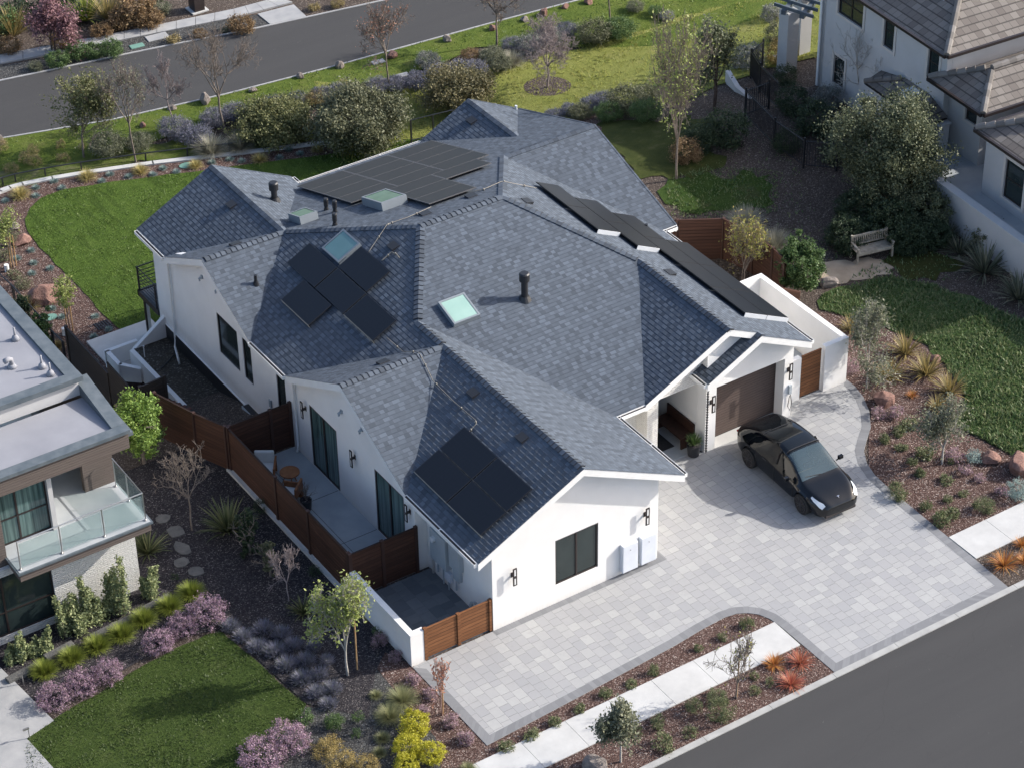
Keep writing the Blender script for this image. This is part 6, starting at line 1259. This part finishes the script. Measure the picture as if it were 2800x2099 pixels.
tufts('fountain_grass','ornamental grass','fountain grasses on the verge','pampas',[(*tl(1345,945),46,'grey fountain grass, left of two beside the back garden wall'),(*tl(1525,920),42,'grey fountain grass, right of two beside the back garden wall'),(*tm(1165,385),34,'tan fountain grass above the meadow')],'',n=1000,h=1.2,w=.02,droop=.3,lean=1.15)
rs=[(tl,160,1005,17),(tl,212,955,20),(tl,70,1055,24),(tl,222,1022,20),(tl,390,922,15),(tl,520,935,10),(tl,0,930,22),(tl,405,1005,18),(tm,92,525,14)]
shrubs('round_shrub','shrub','small round shrubs on the verge',"tan",[(*f(x,y),r) for f,x,y,r in rs],'small round clipped shrub on the verge by the back road, {o} in order',n=2600,size=.05)
for i,(f,x,y,r,m_) in enumerate([(tl,-5,905,18,'rockgrey'),(tl,910,797,11,'rockred'),(tl,1095,688,12,'rockgrey'),(tl,1305,637,18,'rockgrey'),(tl,1612,572,12,'rockgrey'),(tl,1915,485,12,'rockgrey'),(tl,2165,418,13,'rockgrey'),(tm,70,418,13,'rockgrey'),(tm,400,350,17,'rockred'),(tm,752,252,13,'rockgrey'),(tm,1042,178,13,'rockred'),(tm,1245,125,12,'rockgrey'),(tm,1366,85,15,'rockred'),(tm,1502,42,11,'rockred'),(tm,1650,10,13,'rockred')]):
    rock(*f(x,y),r,'roadside boulder on the green verge, %s from the left'%ORD[i],m_,20+i,.9 if i%3 else 1.2,group='boulders along the back road')
for (f,x,y,w_,l) in ((tm,312,398,.3,'flat pale stone slab on the verge beside the orange budded tree'),(tm,468,482,.28,'white cover slab among the lavender mounds'),(tl,1000,240,.5,'pale rectangular concrete lid beside the far sidewalk'),(tl,872,297,.32,'green rectangular utility lid beside the back road')):
    P=G(*f(x,y)); mb=MB(); mb.box(-w_,w_,-w_*.55,w_*.55,-.02,.05,M['valve'] if 'green' in l else M['concgrey']); o=mb.build('utility_cover',bev=.02); o.location=P; o.rotation_euler=(0,0,-.1); tag(o,l,'cover')
# --- far side of the back road
for i,(x,y,r,lf,l) in enumerate([(370,370,38,'green','green bush by the back road, leftmost of the four in the far parkway'),(490,315,40,'green','green bush by the back road, second of the four in the far parkway'),(600,315,36,'green','green bush by the back road, third of the four in the far parkway'),(715,300,40,'green','green bush by the back road, rightmost of the four in the far parkway'),(1100,242,21,'tan','round tan green clipped bush beside the pale concrete lid'),(1278,208,24,'brown','twiggy brown round bush beside the far sidewalk'),(1425,182,15,'silver','low pale green plant in the far gravel'),(1540,150,44,'brown','flat brown ground shrub at the end of the far gravel'),(1998,38,18,'tan','round tan bush at the top edge right of the concrete ramp'),(2150,14,22,'tan','tan bush cut by the top edge'),
 (230,415,24,'silver','grey low bush at the left end of the far gravel'),(20,130,60,'green','dark green bush in the top left corner'),(120,60,50,'dark','dark bush behind the purple leaved tree'),(430,60,60,'dark','dark bush between the purple tree and the green flax'),(870,60,70,'brown','brown green shrub mass right of the striped flax'),(950,110,46,'brown','low brown shrub above the far sidewalk'),(760,120,44,'brown','low brown shrub under the striped flax'),(1010,40,40,'silver','grey green shrub at the top edge'),(60,280,40,'brown','low brown shrub at the left edge above the far sidewalk'),(300,20,50,'dark','dark bush at the top edge above the purple tree'),(650,190,34,'brown','dry shrub above the far sidewalk'),(400,250,40,'brown','dry low shrub right of the purple tree trunk')]):
    shrubs('far_shrub','shrub','shrubs across the back road',lf,[(*tl(x,y+6),r*.85,l)],'',n=3600,size=.065,k=80,spread=.12,flat=.6)
tufts('flax_plant','flax plant',None,'lime',[(*tl(545,90),54,'tall bright green flax across the back road')],'',n=160,h=1.4,w=.06,droop=.22,lean=.95)
tufts('flax_plant','flax plant',None,'flaxgold',[(*tl(690,80),54,'striped gold flax across the back road'),(*tl(85,185),56,'brown striped flax at the left edge across the back road'),(*tl(790,0),34,'yellow flax at the top edge across the back road')],'',n=150,h=1.4,w=.06,droop=.22,lean=1.0)
tree('purple_tree','small purple leaved tree across the back road',tl(345,330),tl(260,20),56,leaf='purpleleaf',nleaf=9000,size=.06,bark='barkdark',seed=121,depth=6,trunk=.25,rad=.04,spread=.14,ang=.6,multi=2)
mb=MB(); P=G(*tl(1255,60)); mb.box(-.25,.25,-.3,.3,-.05,.9,M['dark']); mb.box(-.4,.4,-.4,.4,-.05,.03,M['concrete']); o=mb.build('utility_post'); o.location=P; tag(o,'brown post on a small concrete base at the top edge across the back road','post')
# ================================================================== GRASS BLADES
def grassfield(name,poly,dens,h,leaf,seed,cap=90000,dz=0):
    rnd=np.random.default_rng(seed); xs=[p[0] for p in poly];ys=[p[1] for p in poly]; x0,x1,y0,y1=min(xs),max(xs),min(ys),max(ys); n=int((x1-x0)*(y1-y0)*dens); n=min(n,cap*3)
    X=rnd.uniform(x0,x1,n);Y=rnd.uniform(y0,y1,n); q=np.array(poly); ins=np.zeros(n,bool); j=len(q)-1
    for i in range(len(q)):
        xi,yi=q[i];xj,yj=q[j]
        if yi!=yj: ins^=((yi>Y)!=(yj>Y))&(X<(xj-xi)*(Y-yi)/(yj-yi)+xi)
        j=i
    X=X[ins][:cap];Y=Y[ins][:cap]; n=len(X); Z=np.array([zt(x,y) for x,y in zip(X,Y)])+dz
    cl=.55+.45*np.sin(X*1.9+np.sin(Y*1.3)*2)*np.sin(Y*2.3+X*.7); hh=h*(.5+cl*.7)*rnd.uniform(.6,1.3,n); th=rnd.uniform(0,6.28,n); w=hh*.22+.006
    P=np.stack([X,Y,Z],1); s=np.stack([np.cos(th)*w,np.sin(th)*w,np.zeros(n)],1); tip=P+np.stack([rnd.normal(size=n)*hh*.5,rnd.normal(size=n)*hh*.5,hh],1)
    V=np.stack([P-s,P+s,tip],1).reshape(-1,3); o=mo(name,V,np.arange(n*3).reshape(-1,3),LF[leaf]); o['kind']='stuff'
grassfield('lawn_grass',LAWNB,260,.05,'lawnblade',1,75000,.02)
grassfield('lawn_grass',LAWNL,420,.05,'shadeblade',2,45000,.01)
grassfield('rough_grass',LAWNR,520,.12,'roughblade',3,55000)
grassfield('meadow_grass',FIELD,45,.13,'meadowblade',4,60000)
grassfield('patch_grass',Gp([tr(-60,1150),tr(200,1060),tr(640,1080),tr(640,1350),tr(420,1400),tr(-60,1380)]),110,.10,'roughblade',6,16000)
grassfield('patch_grass',Gp([c_(900,560),c_(1000,430),c_(1400,200),c_(1780,220),c_(1800,380),c_(1500,420)]),50,.10,'roughblade',7,6000)
grassfield('patch_grass',Gp([tr(20,800),tr(480,780),tr(760,1050),tr(900,1350),tr(1000,1560),tr(700,1600),tr(600,1350),tr(60,1150)]),16,.09,'roughblade',8,6000)
grassfield('patch_grass',Gp([c_(880,120),c_(1100,230),c_(1000,270),c_(880,280),c_(700,200),c_(640,60)]),40,.08,'roughblade',9,3000)
grassfield('verge_blades',VERGE,50,.09,'lawnblade',5,45000)
# ================================================================== CAR
m=NT('black_car_paint',.6,.0); m.col((.004,.005,.007)); m.b.inputs['Coat Weight'].default_value=1; m.b.inputs['Coat Roughness'].default_value=.02; M['paint']=m.m
M['tyre']=plain('tyre_rubber',(.015,.015,.016),.8); M['rim']=plain('dark_wheel_rim',(.028,.028,.03),.35)
m=NT('car_window_glass',.02,.5); m.col((.006,.008,.010)); M['carglass']=m.m
m=NT('windscreen_glass',.03,.6); tr_=m.node('ShaderNodeBsdfTransparent'); tr_.inputs[0].default_value=(.55,.64,.66,1); mx=m.node('ShaderNodeMixShader'); mx.inputs[0].default_value=.48; m.col((.10,.15,.18)); m.l.new(tr_.outputs[0],mx.inputs[1]); m.l.new(m.b.outputs[0],mx.inputs[2]); m.l.new(mx.outputs[0],m.out.inputs[0]); M['screen']=m.m
m=NT('headlamp',.05,.8); m.col((.5,.55,.6)); m.b.inputs['Coat Weight'].default_value=1; M['lampg']=m.m
M['redlamp']=plain('red_tail_lamp',(.22,.012,.012),.2); M['chrome']=plain('chrome',(.8,.8,.82),.12,.8,1); M['seat']=plain('pale_car_seat',(.55,.55,.54),.8); M['dash']=plain('dark_dashboard',(.06,.06,.065),.6); M['tan']=plain('wood_dash_trim',(.30,.20,.12),.5)
car=thing('parked_car','glossy black rounded electric car parked on the pavers before the garage','car',(12.97,.97,0),R(-90-2))
# local frame: x forward, y left, z up ; wheel centres at x=+-1.445
KX=[2.36,2.33,2.25,2.12,1.95,1.80,1.65,1.50,1.35,1.20,1.05,.95,.75,.55,.30,.0,-.3,-.6,-.9,-1.02,-1.12,-1.27,-1.42,-1.57,-1.72,-1.85,-1.95,-2.1,-2.25,-2.34,-2.38]
def ip(x,T):
    T=sorted(T)
    if x<=T[0][0]: return T[0][1]
    for (a_,u),(b_,v) in zip(T,T[1:]):
        if x<=b_: t=(x-a_)/(b_-a_); t=t*t*(3-2*t)*.35+t*.65; return u+(v-u)*t
    return T[-1][1]
HW=[(-2.38,.66),(-2.32,.78),(-2.2,.86),(-1.9,.925),(-1.4,.955),(-.6,.945),(0,.945),(.7,.95),(1.4,.955),(1.8,.925),(2.05,.86),(2.22,.76),(2.32,.62),(2.36,.50)]
BELT=[(-2.38,.93),(-2.2,1.02),(-1.8,1.04),(-1.0,1.02),(0,.97),(.8,.93),(1.2,.88),(1.6,.82),(2.0,.73),(2.25,.62),(2.36,.52)]
DECK=[(-2.38,1.0),(-2.2,1.13),(-2.05,1.20),(-1.75,1.34),(-1.3,1.50),(-.8,1.59),(-.3,1.625),(.15,1.60),(.55,1.47),(.95,1.22),(1.2,1.05),(1.35,.985),(1.7,.925),(2.0,.84),(2.2,.74),(2.33,.62),(2.36,.55)]
ROOFW=[(-2.38,.55),(-2.1,.68),(-1.8,.66),(-1.3,.64),(-.6,.65),(0,.65),(.5,.65),(1.0,.70),(1.25,.74),(1.6,.72),(2.0,.62),(2.25,.50),(2.36,.36)]
SILL=[(-2.38,.46),(-2.25,.34),(-2.0,.26),(1.9,.22),(2.2,.22),(2.36,.30)]
def ring(x):
    hw=ip(x,HW);bz=ip(x,BELT);dz=ip(x,DECK);rw=ip(x,ROOFW);sz=ip(x,SILL)
    for wx in(-1.445,1.445):
        dx=abs(x-wx)
        if dx<.40: sz=max(sz,.36+math.sqrt(max(0,.40**2-dx*dx)))
    up=dz-bz; sz=min(sz,bz-.06)
    return [(0,sz*.9 if sz<.3 else .25,),(hw*.80,sz if sz<.5 else sz-.03),(hw*.97,sz+.02),(hw,max(sz+.04,(sz+bz)*.5)),(hw*.985,bz-.07),(hw*.93,bz),(hw*.93-(hw*.93-rw)*.12,bz+up*.10),(rw+(hw*.93-rw)*.28,bz+up*.70),(rw,bz+up*.88),(rw*.86,bz+up*.97),(rw*.45,dz-.006),(0,dz)]
rings=[ring(x) for x in KX]; n=len(rings[0])
def carface():
    V=[];idx={}
    def vid(i,j,s):
        y,z=rings[i][j]; k=(i,j,s if y>1e-4 else 1)
        if k not in idx: idx[k]=len(V); V.append((KX[i],y*s,z))
        return idx[k]
    body=[];glass=[];scr=[]
    for i in range(len(KX)-1):
        xm=(KX[i]+KX[i+1])/2
        for j in range(n-1):
            for s in(1,-1):
                f=[vid(i,j,s),vid(i,j+1,s),vid(i+1,j+1,s),vid(i+1,j,s)]
                if s<0: f=f[::-1]
                f=list(dict.fromkeys(f))
                if len(f)<3: continue
                if j in(6,) and -1.85<xm<1.02: glass.append(f)
                elif j>=8 and .20<xm<1.27: scr.append(f)
                elif j>=9 and -1.98<xm<.20: glass.append(f)
                else: body.append(f)
    for i in(0,len(KX)-1):
        L=[vid(i,j,1) for j in range(n)]+[vid(i,j,-1) for j in range(n-2,0,-1)]
        body.append(list(dict.fromkeys(L if i else L[::-1])))
    return V,body,glass,scr
V,body,glass,scr=carface()
def sub(name,faces,mat,lv=2,inset=0):
    used=sorted({i for f in faces for i in f}); mp={u:k for k,u in enumerate(used)}
    return used,mp
me=bpy.data.meshes.new('car_shell'); me.from_pydata(V,[],body+glass+scr)
for mm in('paint','carglass','screen'): me.materials.append(M[mm])
mi=[0]*len(body)+[1]*len(glass)+[2]*len(scr); me.polygons.foreach_set('material_index',mi); me.polygons.foreach_set('use_smooth',[True]*len(mi)); me.update()
bm=bmesh.new(); bm.from_mesh(me); bmesh.ops.recalc_face_normals(bm,faces=bm.faces); bm.to_mesh(me); bm.free()
tmp=bpy.data.objects.new('tmp_shell',me); C.objects.link(tmp); md=tmp.modifiers.new('s','SUBSURF'); md.levels=2; md.render_levels=2
dg_=bpy.context.evaluated_depsgraph_get(); dg_.update(); me=bpy.data.meshes.new_from_object(tmp.evaluated_get(dg_)); bpy.data.objects.remove(tmp); me.polygons.foreach_set('use_smooth',[True]*len(me.polygons))
# separate the shell into body, side windows/roof glass and windscreen
for nm,k in(('body',0),('window_glass',1),('windscreen',2)):
    bm=bmesh.new(); bm.from_mesh(me); bmesh.ops.delete(bm,geom=[f for f in bm.faces if f.material_index!=k],context='FACES'); m2=bpy.data.meshes.new(nm); bm.to_mesh(m2); bm.free()
    for mm in('paint','carglass','screen'): m2.materials.append(M[mm])
    o=bpy.data.objects.new(nm,m2); link(o,car)
for wx in(-1.445,1.445):
    for s in(-1,1):
        t=bpy.data.objects.new('wheel',None); link(t,car); t.location=(wx,s*.84,.36)
        mb=MB(); mb.tube([(0,-.12*s,0),(0,-.115*s,0),(0,.09*s,0),(0,.105*s,0)],[.33,.355,.355,.325],M['tyre'],36); mb.build('tyre',t)
        mb=MB(); mb.tube([(0,.09*s,0),(0,.112*s,0)],[.27,.262],M['gutin'],36); mb.build('brake_disc',t) 
        mb=MB()
        for k in range(10):
            an=k*math.pi/5; mb.obox((math.cos(an)*.04,.118*s,math.sin(an)*.04),(math.cos(an+.12)*.265,.118*s,math.sin(an+.12)*.265),.03,.02,M['rim'],up=(0,1,0))
        for k in range(32):
            a0,a1=k*math.pi/16,(k+1)*math.pi/16; mb.obox((math.cos(a0)*.268,.116*s,math.sin(a0)*.268),(math.cos(a1)*.268,.116*s,math.sin(a1)*.268),.022,.022,M['rim'],up=(0,1,0))
        mb.tube([(0,.10*s,0),(0,.13*s,0)],.05,M['rim'],14); mb.build('rim',t)
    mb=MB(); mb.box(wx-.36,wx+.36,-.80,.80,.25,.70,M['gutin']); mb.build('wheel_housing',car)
for s in(-1,1):
    t=bpy.data.objects.new('wing_mirror',None); link(t,car); t.location=(.83,s*.93,1.02); mb=MB(); mb.box(-.05,.05,-.02*s if s>0 else -.02*s-.1,.02,-.04,.0,M['paint']) if False else None
    mb=MB(); mb.obox((0,-.03*s,-.02),(0,.08*s,.0),.05,.03,M['paint']); mb.obox((-.01,.07*s,.04),(-.01,.24*s,.05),.11,.13,M['paint']); mb.build('mirror_shell',t,bev=.03); 
    # headlamp follows the front corner
    y=lambda v:v*s
    def surf(x,f):   # point on the wing between belt line and deck
        r_=ring(x); j=5+f*4; j0=int(j); t_=j-j0; a_=r_[j0];b_=r_[min(j0+1,len(r_)-1)]; return Vector((x,(a_[0]+(b_[0]-a_[0])*t_)*s,a_[1]+(b_[1]-a_[1])*t_))
    pts=[]; 
    for x,f0,f1 in((1.78,.30,.42),(1.92,.12,.42),(2.06,.0,.45),(2.17,-.1,.5),(2.25,-.15,.45)): pts.append((surf(x,f0),surf(x,f1)))
    out=Vector((.35,.5*s,.8)).normalized()*.012; mb=MB(); vs=[p+out for pr in pts for p in pr]; mb.add(vs,[(2*i,2*i+1,2*i+3,2*i+2) for i in range(len(pts)-1)],M['lampg']); mb.build('headlight',car)
    mb=MB(); mb.box(-2.335,-2.22,min(y(.56),y(.80)),max(y(.56),y(.80)),.86,.94,M['redlamp']); mb.build('tail_light',car,bev=.03)
    for x,z in((.52,.86),(-.55,.90)): mb=MB(); mb.box(x-.1,x+.1,min(y(.945),y(.962)),max(y(.945),y(.962)),z,z+.02,M['black']); mb.build('door_handle',car)
    for x in(.98,-.05,-1.02):
        mb=MB(); r_=ring(x); q=[Vector((x,(r_[j][0]+.003)*s,r_[j][1])) for j in(2,3,4,5)]; mb.tube(q,.005,M['gutin'],4); mb.build('door_seam',car)
mb=MB(); mb.box(2.20,2.345,-.60,.60,.22,.33,M['gutin']); mb.build('front_intake',car,bev=.02)
# pillars over the glass
for s in(-1,1):
    for xs in((-.02,-.10),): 
        mb=MB(); r0_=ring(xs[0]); q=[Vector((xs[0],(r0_[j][0]+.006)*s,r0_[j][1])) for j in(6,7,8)]; mb.tube(q,.03,M['paint'],6); mb.build('door_pillar',car)
for x in(.20,-1.05):
    r_=ring(x); mb=MB(); q=[Vector((x,r_[j][0]*s_,r_[j][1]+.004)) for s_,js in((1,(8,9,10,11)),(-1,(10,9,8))) for j in js]; mb.tube(q,.012 if x<0 else .02,M['rim'],5); mb.build('roof_seam',car)
# emblem: small silver shield T-shape on the bonnet nose
zb=ip(2.12,DECK)+.012; mb=MB(); mb.add([(2.15,.05,zb),(2.15,-.05,zb),(2.125,-.045,zb+.006),(2.125,.045,zb+.006)],[(0,1,2,3)],M['chrome']); mb.add([(2.13,.012,zb+.006),(2.13,-.012,zb+.006),(2.20,-.004,zb-.03),(2.20,.004,zb-.03)],[(0,1,2,3)],M['chrome']); mb.build('emblem',car)
# interior seen through the windscreen
mb=MB(); mb.box(.62,1.05,-.66,.66,.78,.90,M['dash']); mb.box(.60,.64,-.64,.64,.88,.91,M['tan']); mb.build('dashboard',car); mb=MB(); mb.box(.50,.54,-.17,.17,.93,1.10,M['gutin']); mb.build('screen',car)
for s in(-1,1):
    mb=MB(); mb.box(-.35,.15,s*.36-.24,s*.36+.24,.45,.62,M['seat']); mb.box(-.42,-.28,s*.36-.23,s*.36+.23,.6,1.15,M['seat']); mb.box(-.42,-.33,s*.36-.12,s*.36+.12,1.16,1.34,M['seat']); mb.build('seat',car,bev=.04)
mb=MB(); [mb.tube([(.42+math.sin(t0)*.0,.36+math.cos(t0)*.17,.95+math.sin(t0)*.15),(.42,.36+math.cos(t0+.3)*.17,.95+math.sin(t0+.3)*.15)],.014,M['gutin'],5) for t0 in [k*.3 for k in range(21)]]; mb.build('steering_wheel',car)
mb=MB(); mb.obox((1.12,-.55,ip(1.12,DECK)+.0),(1.20,.02,ip(1.2,DECK)+.01),.02,.015,M['gutin']); mb.build('wiper',car)
# ================================================================== PATIO AND ENTRY FURNITURE
t=thing('lounge_chair','wooden lounge chair with off white cushions behind the red patio fence','chair',(-1.35,11.0,0.03),-.6)
mb=MB(); mb.box(-.33,.33,-.33,.33,.30,.42,M['fabric']); mb.build('seat_cushion',t,bev=.04); mb=MB(); mb.box(-.33,.33,.24,.38,.40,.85,M['fabric']); mb.build('back_cushion',t,bev=.05)
mb=MB(); mb.box(-.38,.38,-.35,.4,.26,.30,M['teak']); mb.box(-.40,-.34,-.38,.38,.56,.60,M['teak']); mb.box(.34,.40,-.38,.38,.56,.60,M['teak']); mb.build('frame',t)
for x in(-.36,.36):
    for y in(-.34,.34): mb=MB(); mb.box(x-.025,x+.025,y-.025,y+.025,0,.57,M['teak']); mb.build('leg',t)
t=thing('round_table','small round teak side table on the patio beside the fence','table',(-.85,10.15,0.03)); mb=MB(); mb.tube([(0,0,.50),(0,0,.54)],.33,M['teak'],30); mb.build('tabletop',t)
for k in range(3): an=k*2.09+.3; mb=MB(); mb.tube([(math.cos(an)*.12,math.sin(an)*.12,.5),(math.cos(an)*.28,math.sin(an)*.28,0)],.018,M['teak'],7); mb.build('leg',t)
t=thing('lounge_chair','second wooden chair mostly hidden behind the red patio fence beside the bare potted plant','chair',(-1.3,9.35,.03),-2.4)
mb=MB(); mb.box(-.3,.3,-.3,.3,.32,.40,M['fabric']); mb.build('seat_cushion',t,bev=.03); mb=MB(); mb.box(-.33,.33,.28,.34,.40,.80,M['teak']); mb.box(-.36,-.31,-.3,.34,.0,.58,M['teak']); mb.box(.31,.36,-.3,.34,.0,.58,M['teak']); mb.build('frame',t)
def pot(x,y,r,h,label,kind):
    t=thing('potted_plant',label,'plant',(x,y,.03)); mb=MB(); mb.tube([(0,0,0),(0,0,h),(0,0,h)],[r*.8,r,r*.9],M['black'],24); mb.build('pot',t); mb=MB(); mb.tube([(0,0,h-.03),(0,0,h+.005)],r*.9,M['mulchd'],18); mb.build('soil',t)
    if kind=='bare':
        segs=[];tips=[];rnd=np.random.default_rng(5)
        for k in range(9): d=rnd.normal(size=3)*.5; d[2]=1; branch(np.array([0,0,h]),d/np.linalg.norm(d),.28,.009,2,segs,tips,rnd,ang=.5)
        mo('twigs',*tubes([(a_,b_,max(c,.004),max(e,.003)) for a_,b_,c,e in segs],4),M['bark'],t)
    else: o=bpy.data.objects.new('foliage',me_tuft('green',9,160,1.0,.09,droop=.3,lean=.9)); link(o,t); o.location=(0,0,h); o.scale=(.36,.36,.45)
pot(-1.05,8.75,.2,.38,'bare twiggy plant in a dark pot behind the patio fence','bare'); pot(11.0,3.98,.24,.42,'green plant in a round black pot at the entry by the garage','leafy')
t=thing('entry_bench','dark brown wooden bench against the wall inside the open entry','bench',(11.1,5.15,.02)); mb=MB(); mb.box(-.30,.22,-.75,.75,.40,.46,M['wooddk']); mb.build('seat',t); 
for y in(-.7,.7): mb=MB(); mb.box(-.28,.2,y-.03,y+.03,0,.40,M['wooddk']); mb.build('leg',t)
mb=MB(); mb.box(.20,.25,-.75,.75,.46,.85,M['wooddk']); mb.build('backrest',t)
mb=MB(); mb.box(9.8,10.75,4.7,6.0,.022,.04,M['rug']); tag(mb.build('door_mat'),'dark doormat on the entry floor','mat')
# ================================================================== LIGHT
SUNAZ,SUNEL=R(-18.8),R(30.0)
w=bpy.data.worlds.new('World'); bpy.context.scene.world=w; w.use_nodes=True; nt=w.node_tree
sky=nt.nodes.new('ShaderNodeTexSky'); sky.sky_type='NISHITA'; sky.sun_disc=False; sky.dust_density=2.5; sky.air_density=.8; sky.sun_elevation=SUNEL; sky.sun_rotation=math.pi/2-SUNAZ
nt.links.new(sky.outputs[0],nt.nodes['Background'].inputs[0]); nt.nodes['Background'].inputs[1].default_value=.15
sl=bpy.data.lights.new('sun','SUN'); sl.energy=3.3; sl.angle=R(.53); sl.color=(1,.95,.88); so=bpy.data.objects.new('sun',sl); C.objects.link(so)
sd=Vector((math.cos(SUNEL)*math.cos(SUNAZ),math.cos(SUNEL)*math.sin(SUNAZ),math.sin(SUNEL))); so.rotation_euler=sd.to_track_quat('Z','Y').to_euler()
vs=bpy.context.scene.view_settings; vs.view_transform='Standard'; vs.look='None'; vs.gamma=1; vs.exposure=.92
